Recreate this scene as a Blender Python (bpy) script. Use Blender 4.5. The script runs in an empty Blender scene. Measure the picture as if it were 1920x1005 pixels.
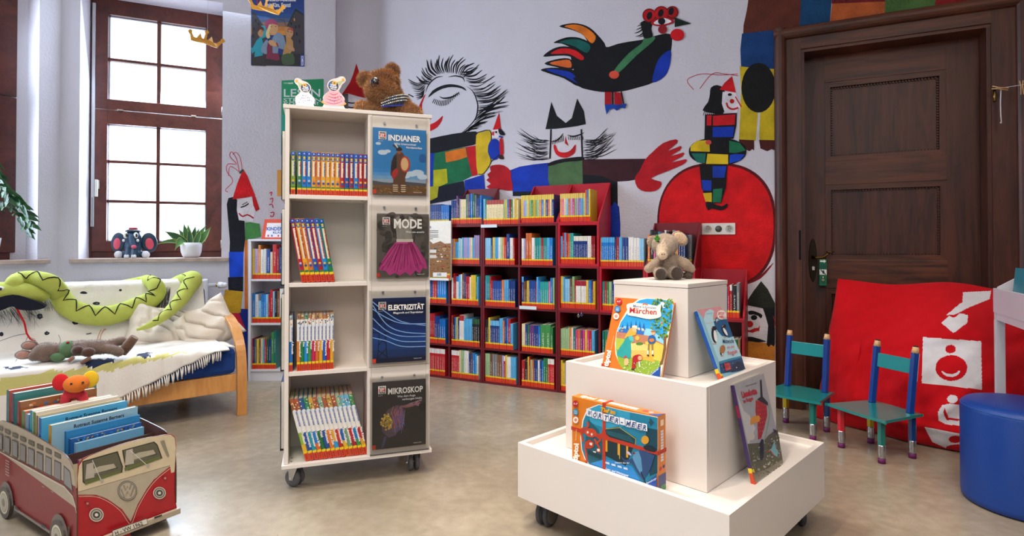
import bpy, bmesh, math, random
from mathutils import Vector, Matrix, Euler, noise
from mathutils.geometry import tessellate_polygon
random.seed(7)
sc = bpy.context.scene
R = math.radians

# ------------------------------------------------------------------ camera
FPX, PITCH, CX, CY = 1066.0, 0.0118, 960.0, 446.0
CAM = Vector((0, 0, 1.08))
cd = bpy.data.cameras.new('camera')
cam = bpy.data.objects.new('camera', cd); sc.collection.objects.link(cam)
cam.location = CAM
cam.rotation_euler = (R(90) + PITCH, 0, 0)
cd.sensor_width = 36.0; cd.sensor_fit = 'HORIZONTAL'
cd.lens = FPX / 1920 * 36
cd.shift_y = -(502.5 - CY) / 1920
cd.clip_start = 0.05
sc.camera = cam
sc.view_settings.view_transform = 'Standard'
sc.view_settings.look = 'None'
sc.view_settings.exposure = 0.0
sc.view_settings.gamma = 1.0
sc.view_settings.use_curve_mapping = False

# ------------------------------------------------------------------ world (overcast daylight outside)
w = bpy.data.worlds.new('sky'); sc.world = w; w.use_nodes = True
bg = w.node_tree.nodes['Background']
bg.inputs[0].default_value = (0.82, 0.91, 1.0, 1); bg.inputs[1].default_value = 4.5

def area(name, loc, target, size, power, col, size_y=None, spread=180):
    l = bpy.data.lights.new(name, 'AREA'); l.energy = power; l.color = col
    l.shape = 'RECTANGLE'; l.size = size; l.size_y = size_y or size; l.spread = R(spread)
    o = bpy.data.objects.new(name, l); sc.collection.objects.link(o)
    o.location = loc
    o.rotation_euler = (Vector(target) - Vector(loc)).to_track_quat('-Z', 'Y').to_euler()
    return o
def spot(name, loc, target, power, col, angle=70, blend=.5, rad=.05):
    l = bpy.data.lights.new(name, 'SPOT'); l.energy = power; l.color = col
    l.spot_size = R(angle); l.spot_blend = blend; l.shadow_soft_size = rad
    o = bpy.data.objects.new(name, l); sc.collection.objects.link(o)
    o.location = loc
    o.rotation_euler = (Vector(target) - Vector(loc)).to_track_quat('-Z', 'Y').to_euler()
    return o
WARM = (1.0, .80, .60); NEUT = (1.0, .93, .86); COOL = (.70, .84, 1.0)
# daylight entering through the two windows
area('window_daylight', (-2.75, 4.92, 2.1), (-1.2, 1.6, .3), 1.15, 140, COOL, 2.2)
area('window_daylight', (-4.15, 3.35, 2.1), (-.5, 1.7, .3), 1.1, 165, COOL, 2.2)
# unseen area panels added near the ceiling as fill, then the spotlights
area('ceiling_fill', (-1.0, .4, 3.45), (-1.0, .9, 0), .9, 40, NEUT, spread=120)
area('ceiling_fill', (.9, .5, 3.45), (.9, 1.2, 0), .9, 9, NEUT, spread=110)
area('ceiling_fill', (-.5, 2.7, 3.45), (-.5, 2.6, 0), .8, 26, NEUT, spread=110)
area('ceiling_fill', (2.0, 1.5, 3.45), (2.0, 2.2, 0), .7, 6, WARM, spread=110)
area('ceiling_fill', (.3, -1.6, 3.3), (.2, 2.2, .3), 1.4, 27, NEUT, spread=130)
spot('ceiling_spotlight', (-.35, 1.3, 3.4), (.5, 2.2, .6), 120, WARM, 44, .6)
spot('ceiling_spotlight', (-.35, 2.55, 3.4), (.5, 2.2, .5), 55, WARM, 40, .6)
spot('ceiling_spotlight', (1.0, 1.0, 3.4), (1.95, 3.2, .3), 52, WARM, 42, .6)
spot('ceiling_spotlight', (-.6, .9, 3.4), (-.8, 2.5, .8), 70, WARM, 50, .7)
spot('ceiling_spotlight', (.3, 2.2, 3.4), (-.1, 4.5, .7), 60, NEUT, 46, .8)

# ------------------------------------------------------------------ helpers
def ray(px, py):
    x = (px - CX) / FPX; z = -(py - CY) / FPX; c, s = math.cos(PITCH), math.sin(PITCH)
    return Vector((x, c - s * z, s + c * z))
def onz(px, py, z=0.0):
    r = ray(px, py); return CAM + r * ((z - 1.08) / r.z)
def onpl(px, py, P, n):
    r = ray(px, py); return CAM + r * ((Vector(P) - CAM).dot(n) / r.dot(n))
def proj(P):
    P = Vector(P) - CAM; c, s = math.cos(PITCH), math.sin(PITCH)
    y = c * P.y + s * P.z; z = -s * P.y + c * P.z
    return CX + FPX * P.x / y, CY - FPX * z / y
def Z(ox, oy, s, pts):                       # coordinates read in an enlarged crop
    return [(ox + x / s, oy + y / s) for x, y in pts]
def fr(O, ang):                              # frame with origin O turned by ang about z
    return Matrix.Translation(Vector(O)) @ Matrix.Rotation(ang, 4, 'Z')
def lin(c):
    return c / 12.92 if c <= .04045 else ((c + .055) / 1.055) ** 2.4
def hx(h):
    if not isinstance(h, str): return tuple(h)
    h = h.lstrip('#'); return tuple(lin(int(h[i:i + 2], 16) / 255) for i in (0, 2, 4))
def pip(x, y, poly):
    c = False; j = len(poly) - 1
    for i in range(len(poly)):
        xi, yi = poly[i]; xj, yj = poly[j]
        if (yi > y) != (yj > y) and x < (xj - xi) * (y - yi) / (yj - yi) + xi: c = not c
        j = i
    return c
def smooth_poly(pts, k=4, closed=True):      # Catmull-Rom
    n = len(pts); out = []
    rng = range(n) if closed else range(n - 1)
    D = len(pts[0])
    for i in rng:
        if closed: p0, p1, p2, p3 = pts[i - 1], pts[i], pts[(i + 1) % n], pts[(i + 2) % n]
        else: p0, p1, p2, p3 = pts[max(i - 1, 0)], pts[i], pts[i + 1], pts[min(i + 2, n - 1)]
        for j in range(k):
            t = j / k
            out.append(tuple(.5 * ((2 * p1[a]) + (-p0[a] + p2[a]) * t + (2 * p0[a] - 5 * p1[a] + 4 * p2[a] - p3[a]) * t * t + (-p0[a] + 3 * p1[a] - 3 * p2[a] + p3[a]) * t ** 3) for a in range(D)))
    if not closed: out.append(tuple(pts[-1]))
    return out

# ------------------------------------------------------------------ materials (all procedural)
MATS = {}
def nt(name):
    m = bpy.data.materials.new(name); m.use_nodes = True
    MATS[name] = m; t = m.node_tree
    return m, t, t.nodes, t.links, t.nodes['Principled BSDF']
def surface(name, rough=.5, spec=.5, var=.08, vscale=6, bump=0, bscale=60, metal=0, coat=0, sheen=0, base=None, trans=0, detail=2, rvar=0):
    """base colour from the mesh's Col attribute (or a constant) with a slight mottling and bump"""
    m, t, N, L, B = nt(name)
    if base is None:
        a = N.new('ShaderNodeAttribute'); a.attribute_name = 'Col'; src = a.outputs['Color']
    else:
        a = N.new('ShaderNodeRGB'); a.outputs[0].default_value = (*hx(base), 1); src = a.outputs[0]
    tc = N.new('ShaderNodeTexCoord')
    if var:
        n = N.new('ShaderNodeTexNoise'); n.inputs['Scale'].default_value = vscale; n.inputs['Detail'].default_value = 4
        L.new(tc.outputs['Object'], n.inputs['Vector'])
        mr = N.new('ShaderNodeMapRange'); mr.inputs['From Min'].default_value = .3; mr.inputs['From Max'].default_value = .7
        mr.inputs['To Min'].default_value = 1 - var; mr.inputs['To Max'].default_value = 1 + var
        L.new(n.outputs['Fac'], mr.inputs['Value'])
        mx = N.new('ShaderNodeVectorMath'); mx.operation = 'SCALE'
        L.new(src, mx.inputs[0]); L.new(mr.outputs['Result'], mx.inputs['Scale']); src = mx.outputs['Vector']
    L.new(src, B.inputs['Base Color'])
    B.inputs['Roughness'].default_value = rough; B.inputs['Metallic'].default_value = metal
    B.inputs['Specular IOR Level'].default_value = spec
    B.inputs['Coat Weight'].default_value = coat; B.inputs['Sheen Weight'].default_value = sheen
    B.inputs['Coat Roughness'].default_value = .08
    if bump:
        n2 = N.new('ShaderNodeTexNoise'); n2.inputs['Scale'].default_value = bscale; n2.inputs['Detail'].default_value = detail
        L.new(tc.outputs['Object'], n2.inputs['Vector'])
        bp = N.new('ShaderNodeBump'); bp.inputs['Strength'].default_value = bump; bp.inputs['Distance'].default_value = .01
        L.new(n2.outputs['Fac'], bp.inputs['Height']); L.new(bp.outputs['Normal'], B.inputs['Normal'])
    return m
surface('wall_plaster', .85, .3, .03, 2.5, .35, 70)
surface('wall_paint', .8, .3, .22, 9, .45, 85)
surface('laminate', .35, .45, .015, 3)
surface('red_laminate', .45, .4, .12, 5)
surface('print', .35, .5, .05, 40)
surface('paper', .8, .3, .05, 20)
surface('plastic', .32, .5, .03, 10)
surface('cloth', .95, .2, .05, 25, .3, 260, sheen=.06)
surface('canvas', .95, .2, .03, 9, .25, 130, sheen=.2, detail=5)
surface('plush', .95, .15, .16, 30, .6, 160, sheen=.5, detail=5)
surface('vinyl', .42, .5, .03, 4, .08, 240)
surface('leaf', .35, .5, .15, 30)
surface('steel', .28, .5, .04, 20, metal=1)
surface('ceramic', .18, .5, 0)
surface('rubber', .6, .4, .05, 20)
surface('gloss_paint', .22, .5, .04, 12, coat=.3)
surface('stone', .4, .5, .18, 14)

def wood(name, c1, c2, scale=(1, 1, 1), rough=.4, rings=3.0, bump=.1):
    m, t, N, L, B = nt(name)
    tc = N.new('ShaderNodeTexCoord'); mp = N.new('ShaderNodeMapping'); mp.inputs['Scale'].default_value = scale
    L.new(tc.outputs['Object'], mp.inputs['Vector'])
    n = N.new('ShaderNodeTexNoise'); n.inputs['Scale'].default_value = rings; n.inputs['Detail'].default_value = 8; n.inputs['Distortion'].default_value = 1.6
    L.new(mp.outputs[0], n.inputs['Vector'])
    n2 = N.new('ShaderNodeTexNoise'); n2.inputs['Scale'].default_value = rings * 14; n2.inputs['Detail'].default_value = 4
    L.new(mp.outputs[0], n2.inputs['Vector'])
    md = N.new('ShaderNodeMath'); md.operation = 'MULTIPLY_ADD'; md.inputs[1].default_value = .35
    L.new(n2.outputs['Fac'], md.inputs[0]); L.new(n.outputs['Fac'], md.inputs[2])
    cr = N.new('ShaderNodeValToRGB'); cr.color_ramp.elements[0].position = .42; cr.color_ramp.elements[1].position = .85
    cr.color_ramp.elements[0].color = (*hx(c1), 1); cr.color_ramp.elements[1].color = (*hx(c2), 1)
    L.new(md.outputs[0], cr.inputs[0]); L.new(cr.outputs[0], B.inputs['Base Color'])
    B.inputs['Roughness'].default_value = rough
    bp = N.new('ShaderNodeBump'); bp.inputs['Strength'].default_value = bump; bp.inputs['Distance'].default_value = .004
    L.new(md.outputs[0], bp.inputs['Height']); L.new(bp.outputs['Normal'], B.inputs['Normal'])
    return m
wood('door_oak_upright', '#27110a', '#582a17', (7, 7, .7), .42, 2.2)
wood('door_oak_level', '#2d140b', '#66341c', (.7, .7, 8), .42, 2.2)
wood('window_wood', '#3e1a15', '#6a3226', (2, 2, 2), .38, 2.0, .05)
wood('beech', '#b97a3c', '#d89b58', (6, 6, .8), .35, 1.5, .04)
wood('pale_wood', '#c9925a', '#e3b887', (8, 8, 1), .5, 3)

def floor_material():
    m, t, N, L, B = nt('floor_linoleum')
    tc = N.new('ShaderNodeTexCoord')
    n1 = N.new('ShaderNodeTexNoise'); n1.inputs['Scale'].default_value = 1.7; n1.inputs['Detail'].default_value = 6; n1.inputs['Distortion'].default_value = .5
    n2 = N.new('ShaderNodeTexNoise'); n2.inputs['Scale'].default_value = 22; n2.inputs['Detail'].default_value = 8
    for n in (n1, n2): L.new(tc.outputs['Object'], n.inputs['Vector'])
    ad = N.new('ShaderNodeMath'); ad.operation = 'MULTIPLY_ADD'; ad.inputs[1].default_value = .45
    L.new(n2.outputs['Fac'], ad.inputs[0]); L.new(n1.outputs['Fac'], ad.inputs[2])
    cr = N.new('ShaderNodeValToRGB')
    e = cr.color_ramp.elements; e[0].position = .42; e[0].color = (*hx('#857a69'), 1); e[1].position = .95; e[1].color = (*hx('#ada18d'), 1)
    e2 = e.new(.72); e2.color = (*hx('#998d7a'), 1)
    L.new(ad.outputs[0], cr.inputs[0]); L.new(cr.outputs[0], B.inputs['Base Color'])
    mr = N.new('ShaderNodeMapRange'); mr.inputs['To Min'].default_value = .17; mr.inputs['To Max'].default_value = .34
    L.new(n1.outputs['Fac'], mr.inputs['Value']); L.new(mr.outputs['Result'], B.inputs['Roughness'])
    bp = N.new('ShaderNodeBump'); bp.inputs['Strength'].default_value = .05; bp.inputs['Distance'].default_value = .003
    L.new(n2.outputs['Fac'], bp.inputs['Height']); L.new(bp.outputs['Normal'], B.inputs['Normal'])
floor_material()

def clear(name, rough, tint, ior=1.45):
    """thin clear sheet: mostly transmits, reflects by Fresnel"""
    m = bpy.data.materials.new(name); m.use_nodes = True; MATS[name] = m
    t = m.node_tree; N, L = t.nodes, t.links; N.clear()
    o = N.new('ShaderNodeOutputMaterial'); mx = N.new('ShaderNodeMixShader')
    tr = N.new('ShaderNodeBsdfTransparent'); tr.inputs[0].default_value = (*tint, 1)
    gl = N.new('ShaderNodeBsdfGlossy'); gl.inputs['Roughness'].default_value = rough
    fz = N.new('ShaderNodeFresnel'); fz.inputs[0].default_value = ior
    L.new(fz.outputs[0], mx.inputs[0]); L.new(tr.outputs[0], mx.inputs[1]); L.new(gl.outputs[0], mx.inputs[2])
    L.new(mx.outputs[0], o.inputs[0])
clear('window_glass', .02, (.97, .98, 1.0))
clear('acrylic', .08, (.99, .99, .985), 1.18)

def spine_material():
    """book cover: Col base, small lettering along the spine in Ink colour (UV on the spine only)"""
    m, t, N, L, B = nt('book_cover')
    a = N.new('ShaderNodeAttribute'); a.attribute_name = 'Col'
    k = N.new('ShaderNodeAttribute'); k.attribute_name = 'Ink'
    uv = N.new('ShaderNodeUVMap'); uv.uv_map = 'UVMap'
    mp = N.new('ShaderNodeMapping'); mp.inputs['Scale'].default_value = (7, 210, 1)
    L.new(uv.outputs[0], mp.inputs['Vector'])
    n = N.new('ShaderNodeTexNoise'); n.inputs['Scale'].default_value = 1; n.inputs['Detail'].default_value = 1
    L.new(mp.outputs[0], n.inputs['Vector'])
    th = N.new('ShaderNodeMath'); th.operation = 'GREATER_THAN'; th.inputs[1].default_value = .56
    L.new(n.outputs['Fac'], th.inputs[0])
    sx = N.new('ShaderNodeSeparateXYZ'); L.new(uv.outputs[0], sx.inputs[0])
    def band(out, lo, hi):
        c = N.new('ShaderNodeMath'); c.operation = 'COMPARE'; c.inputs[1].default_value = (lo + hi) / 2; c.inputs[2].default_value = (hi - lo) / 2
        L.new(out, c.inputs[0]); return c.outputs[0]
    # u fraction within the spine (integer part varies per book), v metres
    fx = N.new('ShaderNodeMath'); fx.operation = 'FRACT'; L.new(sx.outputs[0], fx.inputs[0])
    b1 = band(fx.outputs[0], .34, .66); b2 = band(sx.outputs[1], .06, .17)
    m1 = N.new('ShaderNodeMath'); m1.operation = 'MULTIPLY'; L.new(b1, m1.inputs[0]); L.new(b2, m1.inputs[1])
    m2 = N.new('ShaderNodeMath'); m2.operation = 'MULTIPLY'; L.new(m1.outputs[0], m2.inputs[0]); L.new(th.outputs[0], m2.inputs[1])
    mx = N.new('ShaderNodeMix'); mx.data_type = 'RGBA'
    L.new(m2.outputs[0], mx.inputs[0]); L.new(a.outputs['Color'], mx.inputs[6]); L.new(k.outputs['Color'], mx.inputs[7])
    L.new(mx.outputs[2], B.inputs['Base Color'])
    B.inputs['Roughness'].default_value = .35
spine_material()

# ------------------------------------------------------------------ mesh building
def mw(o):
    m = o.matrix_basis.copy()
    while o.parent: o = o.parent; m = o.matrix_basis @ m
    return m
class MB:
    """collects shapes given in world space (through the frame T) and links them as ONE mesh object"""
    def __init__(s, T=None): s.v = []; s.f = []; s.c = []; s.sm = []; s.mi = []; s.uv = []; s.ink = []; s.T = T or Matrix()
    def add(s, vs, fs, col='#ffffff', smooth=False, mi=0, uv=None, ink=None):
        b = len(s.v); s.v += [s.T @ Vector(v) for v in vs]; col = hx(col); ink = hx(ink) if ink else col
        for i, f in enumerate(fs):
            s.f.append([b + j for j in f]); s.c.append(col); s.sm.append(smooth); s.mi.append(mi); s.ink.append(ink)
            s.uv.append(uv[i] if uv and uv[i] else [(0, 0)] * len(f))
        return s
    def box(s, x0, x1, y0, y1, z0, z1, col='#ffffff', mi=0, M=None):
        v = [Vector((x, y, z)) for z in (z0, z1) for y in (y0, y1) for x in (x0, x1)]
        if M is not None: v = [M @ a for a in v]
        return s.add(v, [(0, 2, 3, 1), (4, 5, 7, 6), (0, 1, 5, 4), (2, 6, 7, 3), (0, 4, 6, 2), (1, 3, 7, 5)], col, False, mi)
    def prism(s, pts, y0, y1, col='#ffffff', axis='y', mi=0, side=None):
        """outline (x,z) swept along y (or (x,y) along z, (y,z) along x)"""
        def P(a, b, d): return {'y': (a, d, b), 'z': (a, b, d), 'x': (d, a, b)}[axis]
        n = len(pts); tri = tessellate_polygon([[Vector((a, b, 0)) for a, b in pts]])
        s.add([P(a, b, y0) for a, b in pts], [tuple(t) for t in tri], col, False, mi)
        s.add([P(a, b, y1) for a, b in pts], [tuple(reversed(t)) for t in tri], col, False, mi)
        vs = [P(a, b, y0) for a, b in pts] + [P(a, b, y1) for a, b in pts]
        return s.add(vs, [(i, (i + 1) % n, n + (i + 1) % n, n + i) for i in range(n)], side or col, False, mi)
    def tube(s, path, rad, col='#ffffff', n=10, caps=True, smooth=True, mi=0, flat=1.0, roll=None):
        path = [Vector(p) for p in path]; k = len(path); rads = rad if isinstance(rad, (list, tuple)) else [rad] * k
        vs = []; up = None
        for i, p in enumerate(path):
            d = (path[min(i + 1, k - 1)] - path[max(i - 1, 0)]).normalized()
            if up is None:
                up = Vector(roll) if roll else (Vector((0, 0, 1)) if abs(d.z) < .9 else Vector((1, 0, 0)))
            a = d.cross(up).normalized(); up = a.cross(d).normalized()
            for j in range(n):
                t = 2 * math.pi * j / n
                vs.append(p + a * (math.cos(t) * rads[i]) + up * (math.sin(t) * rads[i] * flat))
        fs = [(i * n + j, i * n + (j + 1) % n, (i + 1) * n + (j + 1) % n, (i + 1) * n + j) for i in range(k - 1) for j in range(n)]
        s.add(vs, fs, col, smooth, mi)
        if caps: s.add(vs[:n], [tuple(reversed(range(n)))], col, False, mi); s.add(vs[-n:], [tuple(range(n))], col, False, mi)
        return s
    def lathe(s, prof, c=(0, 0, 0), n=24, col='#ffffff', smooth=True, mi=0, M=None):
        vs = []
        for r, z in prof:
            for j in range(n):
                t = 2 * math.pi * j / n; v = Vector((r * math.cos(t), r * math.sin(t), z))
                vs.append((M @ v if M is not None else v) + Vector(c))
        k = len(prof)
        fs = [(i * n + j, i * n + (j + 1) % n, (i + 1) * n + (j + 1) % n, (i + 1) * n + j) for i in range(k - 1) for j in range(n)]
        s.add(vs, fs, col, smooth, mi)
        s.add(vs[:n], [tuple(reversed(range(n)))], col, False, mi); s.add(vs[-n:], [tuple(range(n))], col, False, mi)
        return s
    def ball(s, c, r, col='#ffffff', n=12, M=None, mi=0):
        if not isinstance(r, (tuple, list)): r = (r, r, r)
        vs = []; m = n // 2 + 1
        for i in range(m + 1):
            p = math.pi * i / m
            for j in range(n):
                t = 2 * math.pi * j / n
                v = Vector((r[0] * math.sin(p) * math.cos(t), r[1] * math.sin(p) * math.sin(t), r[2] * math.cos(p)))
                vs.append((M @ v if M is not None else v) + Vector(c))
        fs = [(i * n + j, (i + 1) * n + j, (i + 1) * n + (j + 1) % n, i * n + (j + 1) % n) for i in range(m) for j in range(n)]
        return s.add(vs, fs, col, True, mi)
    def build(s, name, mat, parent=None, origin=None, bevel=0, label=None, kind=None, subsurf=0, weld=True):
        me = bpy.data.meshes.new(name); o = bpy.data.objects.new(name, me); sc.collection.objects.link(o)
        if parent is not None: o.parent = parent; inv = mw(parent).inverted()
        else:
            O = Vector(origin) if origin is not None else Vector((sum(v.x for v in s.v) / len(s.v), sum(v.y for v in s.v) / len(s.v), min(v.z for v in s.v)))
            o.location = O; inv = Matrix.Translation(-O)
        me.from_pydata([tuple(inv @ v) for v in s.v], [], s.f)
        ca = me.color_attributes.new('Col', 'FLOAT_COLOR', 'CORNER'); cb = me.color_attributes.new('Ink', 'FLOAT_COLOR', 'CORNER')
        uvl = me.uv_layers.new(name='UVMap')
        d1 = []; d2 = []; d3 = []
        for f, c, k, u in zip(s.f, s.c, s.ink, s.uv):
            d1 += [c[0], c[1], c[2], 1.0] * len(f); d2 += [k[0], k[1], k[2], 1.0] * len(f)
            for q in u: d3 += q
        ca.data.foreach_set('color', d1); cb.data.foreach_set('color', d2); uvl.data.foreach_set('uv', d3)
        me.polygons.foreach_set('use_smooth', s.sm); me.polygons.foreach_set('material_index', s.mi)
        for m in (mat if isinstance(mat, (list, tuple)) else [mat]): me.materials.append(MATS[m])
        bm = bmesh.new(); bm.from_mesh(me)
        if weld: bmesh.ops.remove_doubles(bm, verts=bm.verts, dist=1e-6)
        bm.to_mesh(me); bm.free(); me.update()
        if subsurf:
            sb = o.modifiers.new('sub', 'SUBSURF'); sb.levels = subsurf; sb.render_levels = subsurf
        if bevel:
            b = o.modifiers.new('bevel', 'BEVEL'); b.width = bevel; b.segments = 2; b.limit_method = 'ANGLE'; b.angle_limit = R(50)
            b.harden_normals = False
        if label: o['label'] = label
        if kind: o['kind'] = kind
        return o
def tag(o, label, cat, group=None, kind=None):
    o['label'] = label; o['category'] = cat
    if group: o['group'] = group
    if kind: o['kind'] = kind
    return o
def thing(name, label, cat, loc, ang=0, group=None):
    o = bpy.data.objects.new(name, None); sc.collection.objects.link(o)
    o.empty_display_size = .05; o.location = loc; o.rotation_euler = (0, 0, ang)
    return tag(o, label, cat, group)

TEXTS = {}
def text_tris(s, bold=0.0):
    """(vertices, triangles, width) of a line of lettering, cap height about 1"""
    key = (s, bold)
    if key not in TEXTS:
        cu = bpy.data.curves.new('lettering', 'FONT'); cu.body = s; cu.size = 1.45; cu.offset = bold; cu.resolution_u = 2
        o = bpy.data.objects.new('lettering', cu); me = o.to_mesh()
        vs = [(v.co.x, v.co.y) for v in me.vertices]; fs = [tuple(p.vertices) for p in me.polygons]
        o.to_mesh_clear(); bpy.data.objects.remove(o); bpy.data.curves.remove(cu)
        x0 = min(v[0] for v in vs) if vs else 0; x1 = max(v[0] for v in vs) if vs else 1
        TEXTS[key] = ([(a - x0, b) for a, b in vs], fs, x1 - x0)
    return TEXTS[key]
class Art:
    """flat printing or paint on a plane; fn maps 2D coordinates to the plane, layers stack outwards by eps"""
    def __init__(s, fn, n, eps=.0004, base=0): s.fn = fn; s.n = Vector(n).normalized(); s.eps = eps; s.k = base; s.mb = MB()
    def at(s, a, b): return s.fn(a, b) + s.n * (s.eps * s.k)
    def poly(s, pts, col, sm=0, step=True):
        if sm: pts = smooth_poly(pts, sm)
        if step: s.k += 1
        tri = tessellate_polygon([[Vector((a, b, 0)) for a, b in pts]])
        vs = [s.at(a, b) for a, b in pts]; fs = []
        for t in tri:
            a, b, c = (vs[i] for i in t)
            if (b - a).cross(c - a).dot(s.n) < 0: t = tuple(reversed(t))
            fs.append(tuple(t))
        s.mb.add(vs, fs, col); return s
    def rect(s, x0, y0, x1, y1, col, step=True): return s.poly([(x0, y0), (x1, y0), (x1, y1), (x0, y1)], col, 0, step)
    def disc(s, x, y, rx, ry, col, n=20, rot=0, step=True):
        c, q = math.cos(rot), math.sin(rot)
        return s.poly([(x + rx * math.cos(t) * c - ry * math.sin(t) * q, y + rx * math.cos(t) * q + ry * math.sin(t) * c) for t in [2 * math.pi * i / n for i in range(n)]], col, 0, step)
    def line(s, pts, w, col, sm=0, taper=False, step=True):
        if sm: pts = smooth_poly(pts, sm, False)
        if step: s.k += 1
        n = len(pts); L = []; Rr = []
        for i, (x, y) in enumerate(pts):
            x0, y0 = pts[max(i - 1, 0)]; x1, y1 = pts[min(i + 1, n - 1)]; d = math.hypot(x1 - x0, y1 - y0) or 1
            ww = w / 2 * ((1 - .85 * abs(2 * i / (n - 1) - 1) ** 2) if taper else 1)
            L.append((x - (y1 - y0) / d * ww, y + (x1 - x0) / d * ww)); Rr.append((x + (y1 - y0) / d * ww, y - (x1 - x0) / d * ww))
        vs = [s.at(*p) for p in L + Rr]
        fs = [(i, i + 1, n + i + 1, n + i) for i in range(n - 1)]
        a, b, c = vs[fs[0][0]], vs[fs[0][1]], vs[fs[0][2]]
        if (b - a).cross(c - a).dot(s.n) < 0: fs = [tuple(reversed(f)) for f in fs]
        s.mb.add(vs, fs, col); return s
    def text(s, body, x, y, h, col, wid=None, ang=0, bold=0.03, center=False, down=True, step=True, slope=0):
        """baseline start (x,y) in the art's own coordinates, y grows downwards when down"""
        if step: s.k += 1
        vs, fs, W = text_tris(body, bold); sx = (wid / W) if wid else h
        c, q = math.cos(ang), math.sin(ang); sg = 1 if down else -1; x0 = -W * sx / 2 if center else 0
        out = []
        for a, b in vs:
            a = a * sx + x0; b = b * h
            X = x + a * c + b * q * sg * 1; Y = y + (a * q - b * c) * sg + a * slope
            if down: X = x + a * c + b * q; Y = y + a * q - b * c + a * slope
            else: X = x + a * c - b * q; Y = y + a * q + b * c
            out.append(s.at(X, Y))
        F = []
        for f in fs:
            a, b, c2 = out[f[0]], out[f[1]], out[f[2]]
            F.append(tuple(reversed(f)) if (b - a).cross(c2 - a).dot(s.n) < 0 else f)
        if F: s.mb.add(out, F, col)
        return s
def plane_fn(P, n):
    n = Vector(n); P = Vector(P)
    return lambda a, b: onpl(a, b, P, n)
def local_fn(O, ux, uy):
    O = Vector(O); ux = Vector(ux); uy = Vector(uy)
    return lambda a, b: O + ux * a + uy * b

def blob(name, prims, mat, parent, voxel, col, colfn=None, smooth=6, label=None):
    """one continuous soft body grown from overlapping ellipsoids / tapered limbs"""
    m = MB()
    for p in prims:
        if p[0] == 'e': m.ball(p[1], p[2], n=20, M=(Euler(p[3]).to_matrix() if len(p) > 3 else None))
        else:
            pts = p[1]; rs = p[2]
            m.tube(pts, rs, n=14)
            m.ball(pts[0], rs[0], n=14); m.ball(pts[-1], rs[-1], n=14)
    T = mw(parent) if parent is not None else Matrix()
    m.T = Matrix(); m.v = [T @ v for v in m.v]
    o = m.build(name, mat, parent)
    rm = o.modifiers.new('r', 'REMESH'); rm.mode = 'VOXEL'; rm.voxel_size = voxel; rm.use_smooth_shade = True
    if smooth:
        sm = o.modifiers.new('s', 'SMOOTH'); sm.factor = .5; sm.iterations = smooth
    dg = bpy.context.evaluated_depsgraph_get(); dg.update()
    me = bpy.data.meshes.new_from_object(o.evaluated_get(dg)); o.modifiers.clear(); old = o.data; o.data = me
    bpy.data.meshes.remove(old); me.name = name
    if not me.materials: me.materials.append(MATS[mat])
    for a in list(me.color_attributes): me.color_attributes.remove(a)
    ca = me.color_attributes.new('Col', 'FLOAT_COLOR', 'POINT'); base = hx(col); d = []
    for v in me.vertices:
        c = colfn(v.co) if colfn else None
        d += [*(hx(c) if c else base), 1.0]
    ca.data.foreach_set('color', d)
    me.polygons.foreach_set('use_smooth', [True] * len(me.polygons)); me.update()
    if label: o['label'] = label
    return o
def fur(name, src, parent, n, length, col, wid=.0012, droop=.3, mat='plush', seed=1, keep=None):
    """a pile of short hairs grown over src, one mesh"""
    rnd = random.Random(seed); me = src.data; T = mw(src); m = MB(); polys = me.polygons; base = hx(col)
    areas = [p.area for p in polys]; pick = rnd.choices(range(len(polys)), areas, k=n)
    for i in pick:
        p = polys[i]; c = p.center.copy()
        if keep and not keep(c): continue
        nn = (T.to_3x3() @ p.normal).normalized(); c = T @ (c + Vector([rnd.uniform(-.5, .5) * math.sqrt(p.area) for _ in range(3)]))
        d = (nn + Vector((rnd.uniform(-.5, .5), rnd.uniform(-.5, .5), rnd.uniform(-.5, .5) - droop))).normalized()
        s = d.cross(Vector((rnd.uniform(-1, 1), rnd.uniform(-1, 1), rnd.uniform(-1, 1)))).normalized() * wid
        L = length * rnd.uniform(.6, 1.2); k = rnd.uniform(.45, 1.5)
        m.add([c - s, c + s, c + d * L], [(0, 1, 2)], tuple(min(1, b * k) for b in base), True)
    return m.build(name, mat, parent, weld=False, kind='stuff')
# ================================================================== the room
A_B, A_W, A_L = R(-26.5), R(25), R(70)           # directions of mural wall, window wall, left wall
dB = Vector((math.cos(A_B), math.sin(A_B), 0)); nB = Vector((math.sin(A_B), -math.cos(A_B), 0))    # n points into the room
dW = Vector((math.cos(A_W), math.sin(A_W), 0)); nW = Vector((math.sin(A_W), -math.cos(A_W), 0))
dL = Vector((math.cos(A_L), math.sin(A_L), 0)); nL = Vector((math.sin(A_L), -math.cos(A_L), 0))
PB = Vector((1.7516, 3.7729, 0)) - nB * .03       # on the mural wall
PW = Vector((-2.085, 4.753, 0)) + nW * .004
KL = onpl(110, 480, PW, nW); KL.z = 0             # corner between window wall and left wall
KB = onpl(712, 300, PB, nB); KB.z = 0             # corner beside the mural wall
KE = onpl(628, 300, PW, nW); KE.z = 0             # end of the window wall
H = 3.6
def structure(o, label=None):
    o['kind'] = 'structure'
    if label: o['label'] = label
    return o
m = MB(); m.box(-5.2, 4.6, -3.6, 7.2, -.1, 0, '#8a8070')
structure(m.build('floor', 'floor_linoleum'), 'worn beige-grey linoleum floor')
m = MB(); m.box(-5.2, 4.6, -3.6, 7.2, H, H + .1, '#e6e4e2')
structure(m.build('ceiling', 'wall_plaster'), 'white ceiling above the frame')

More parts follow.
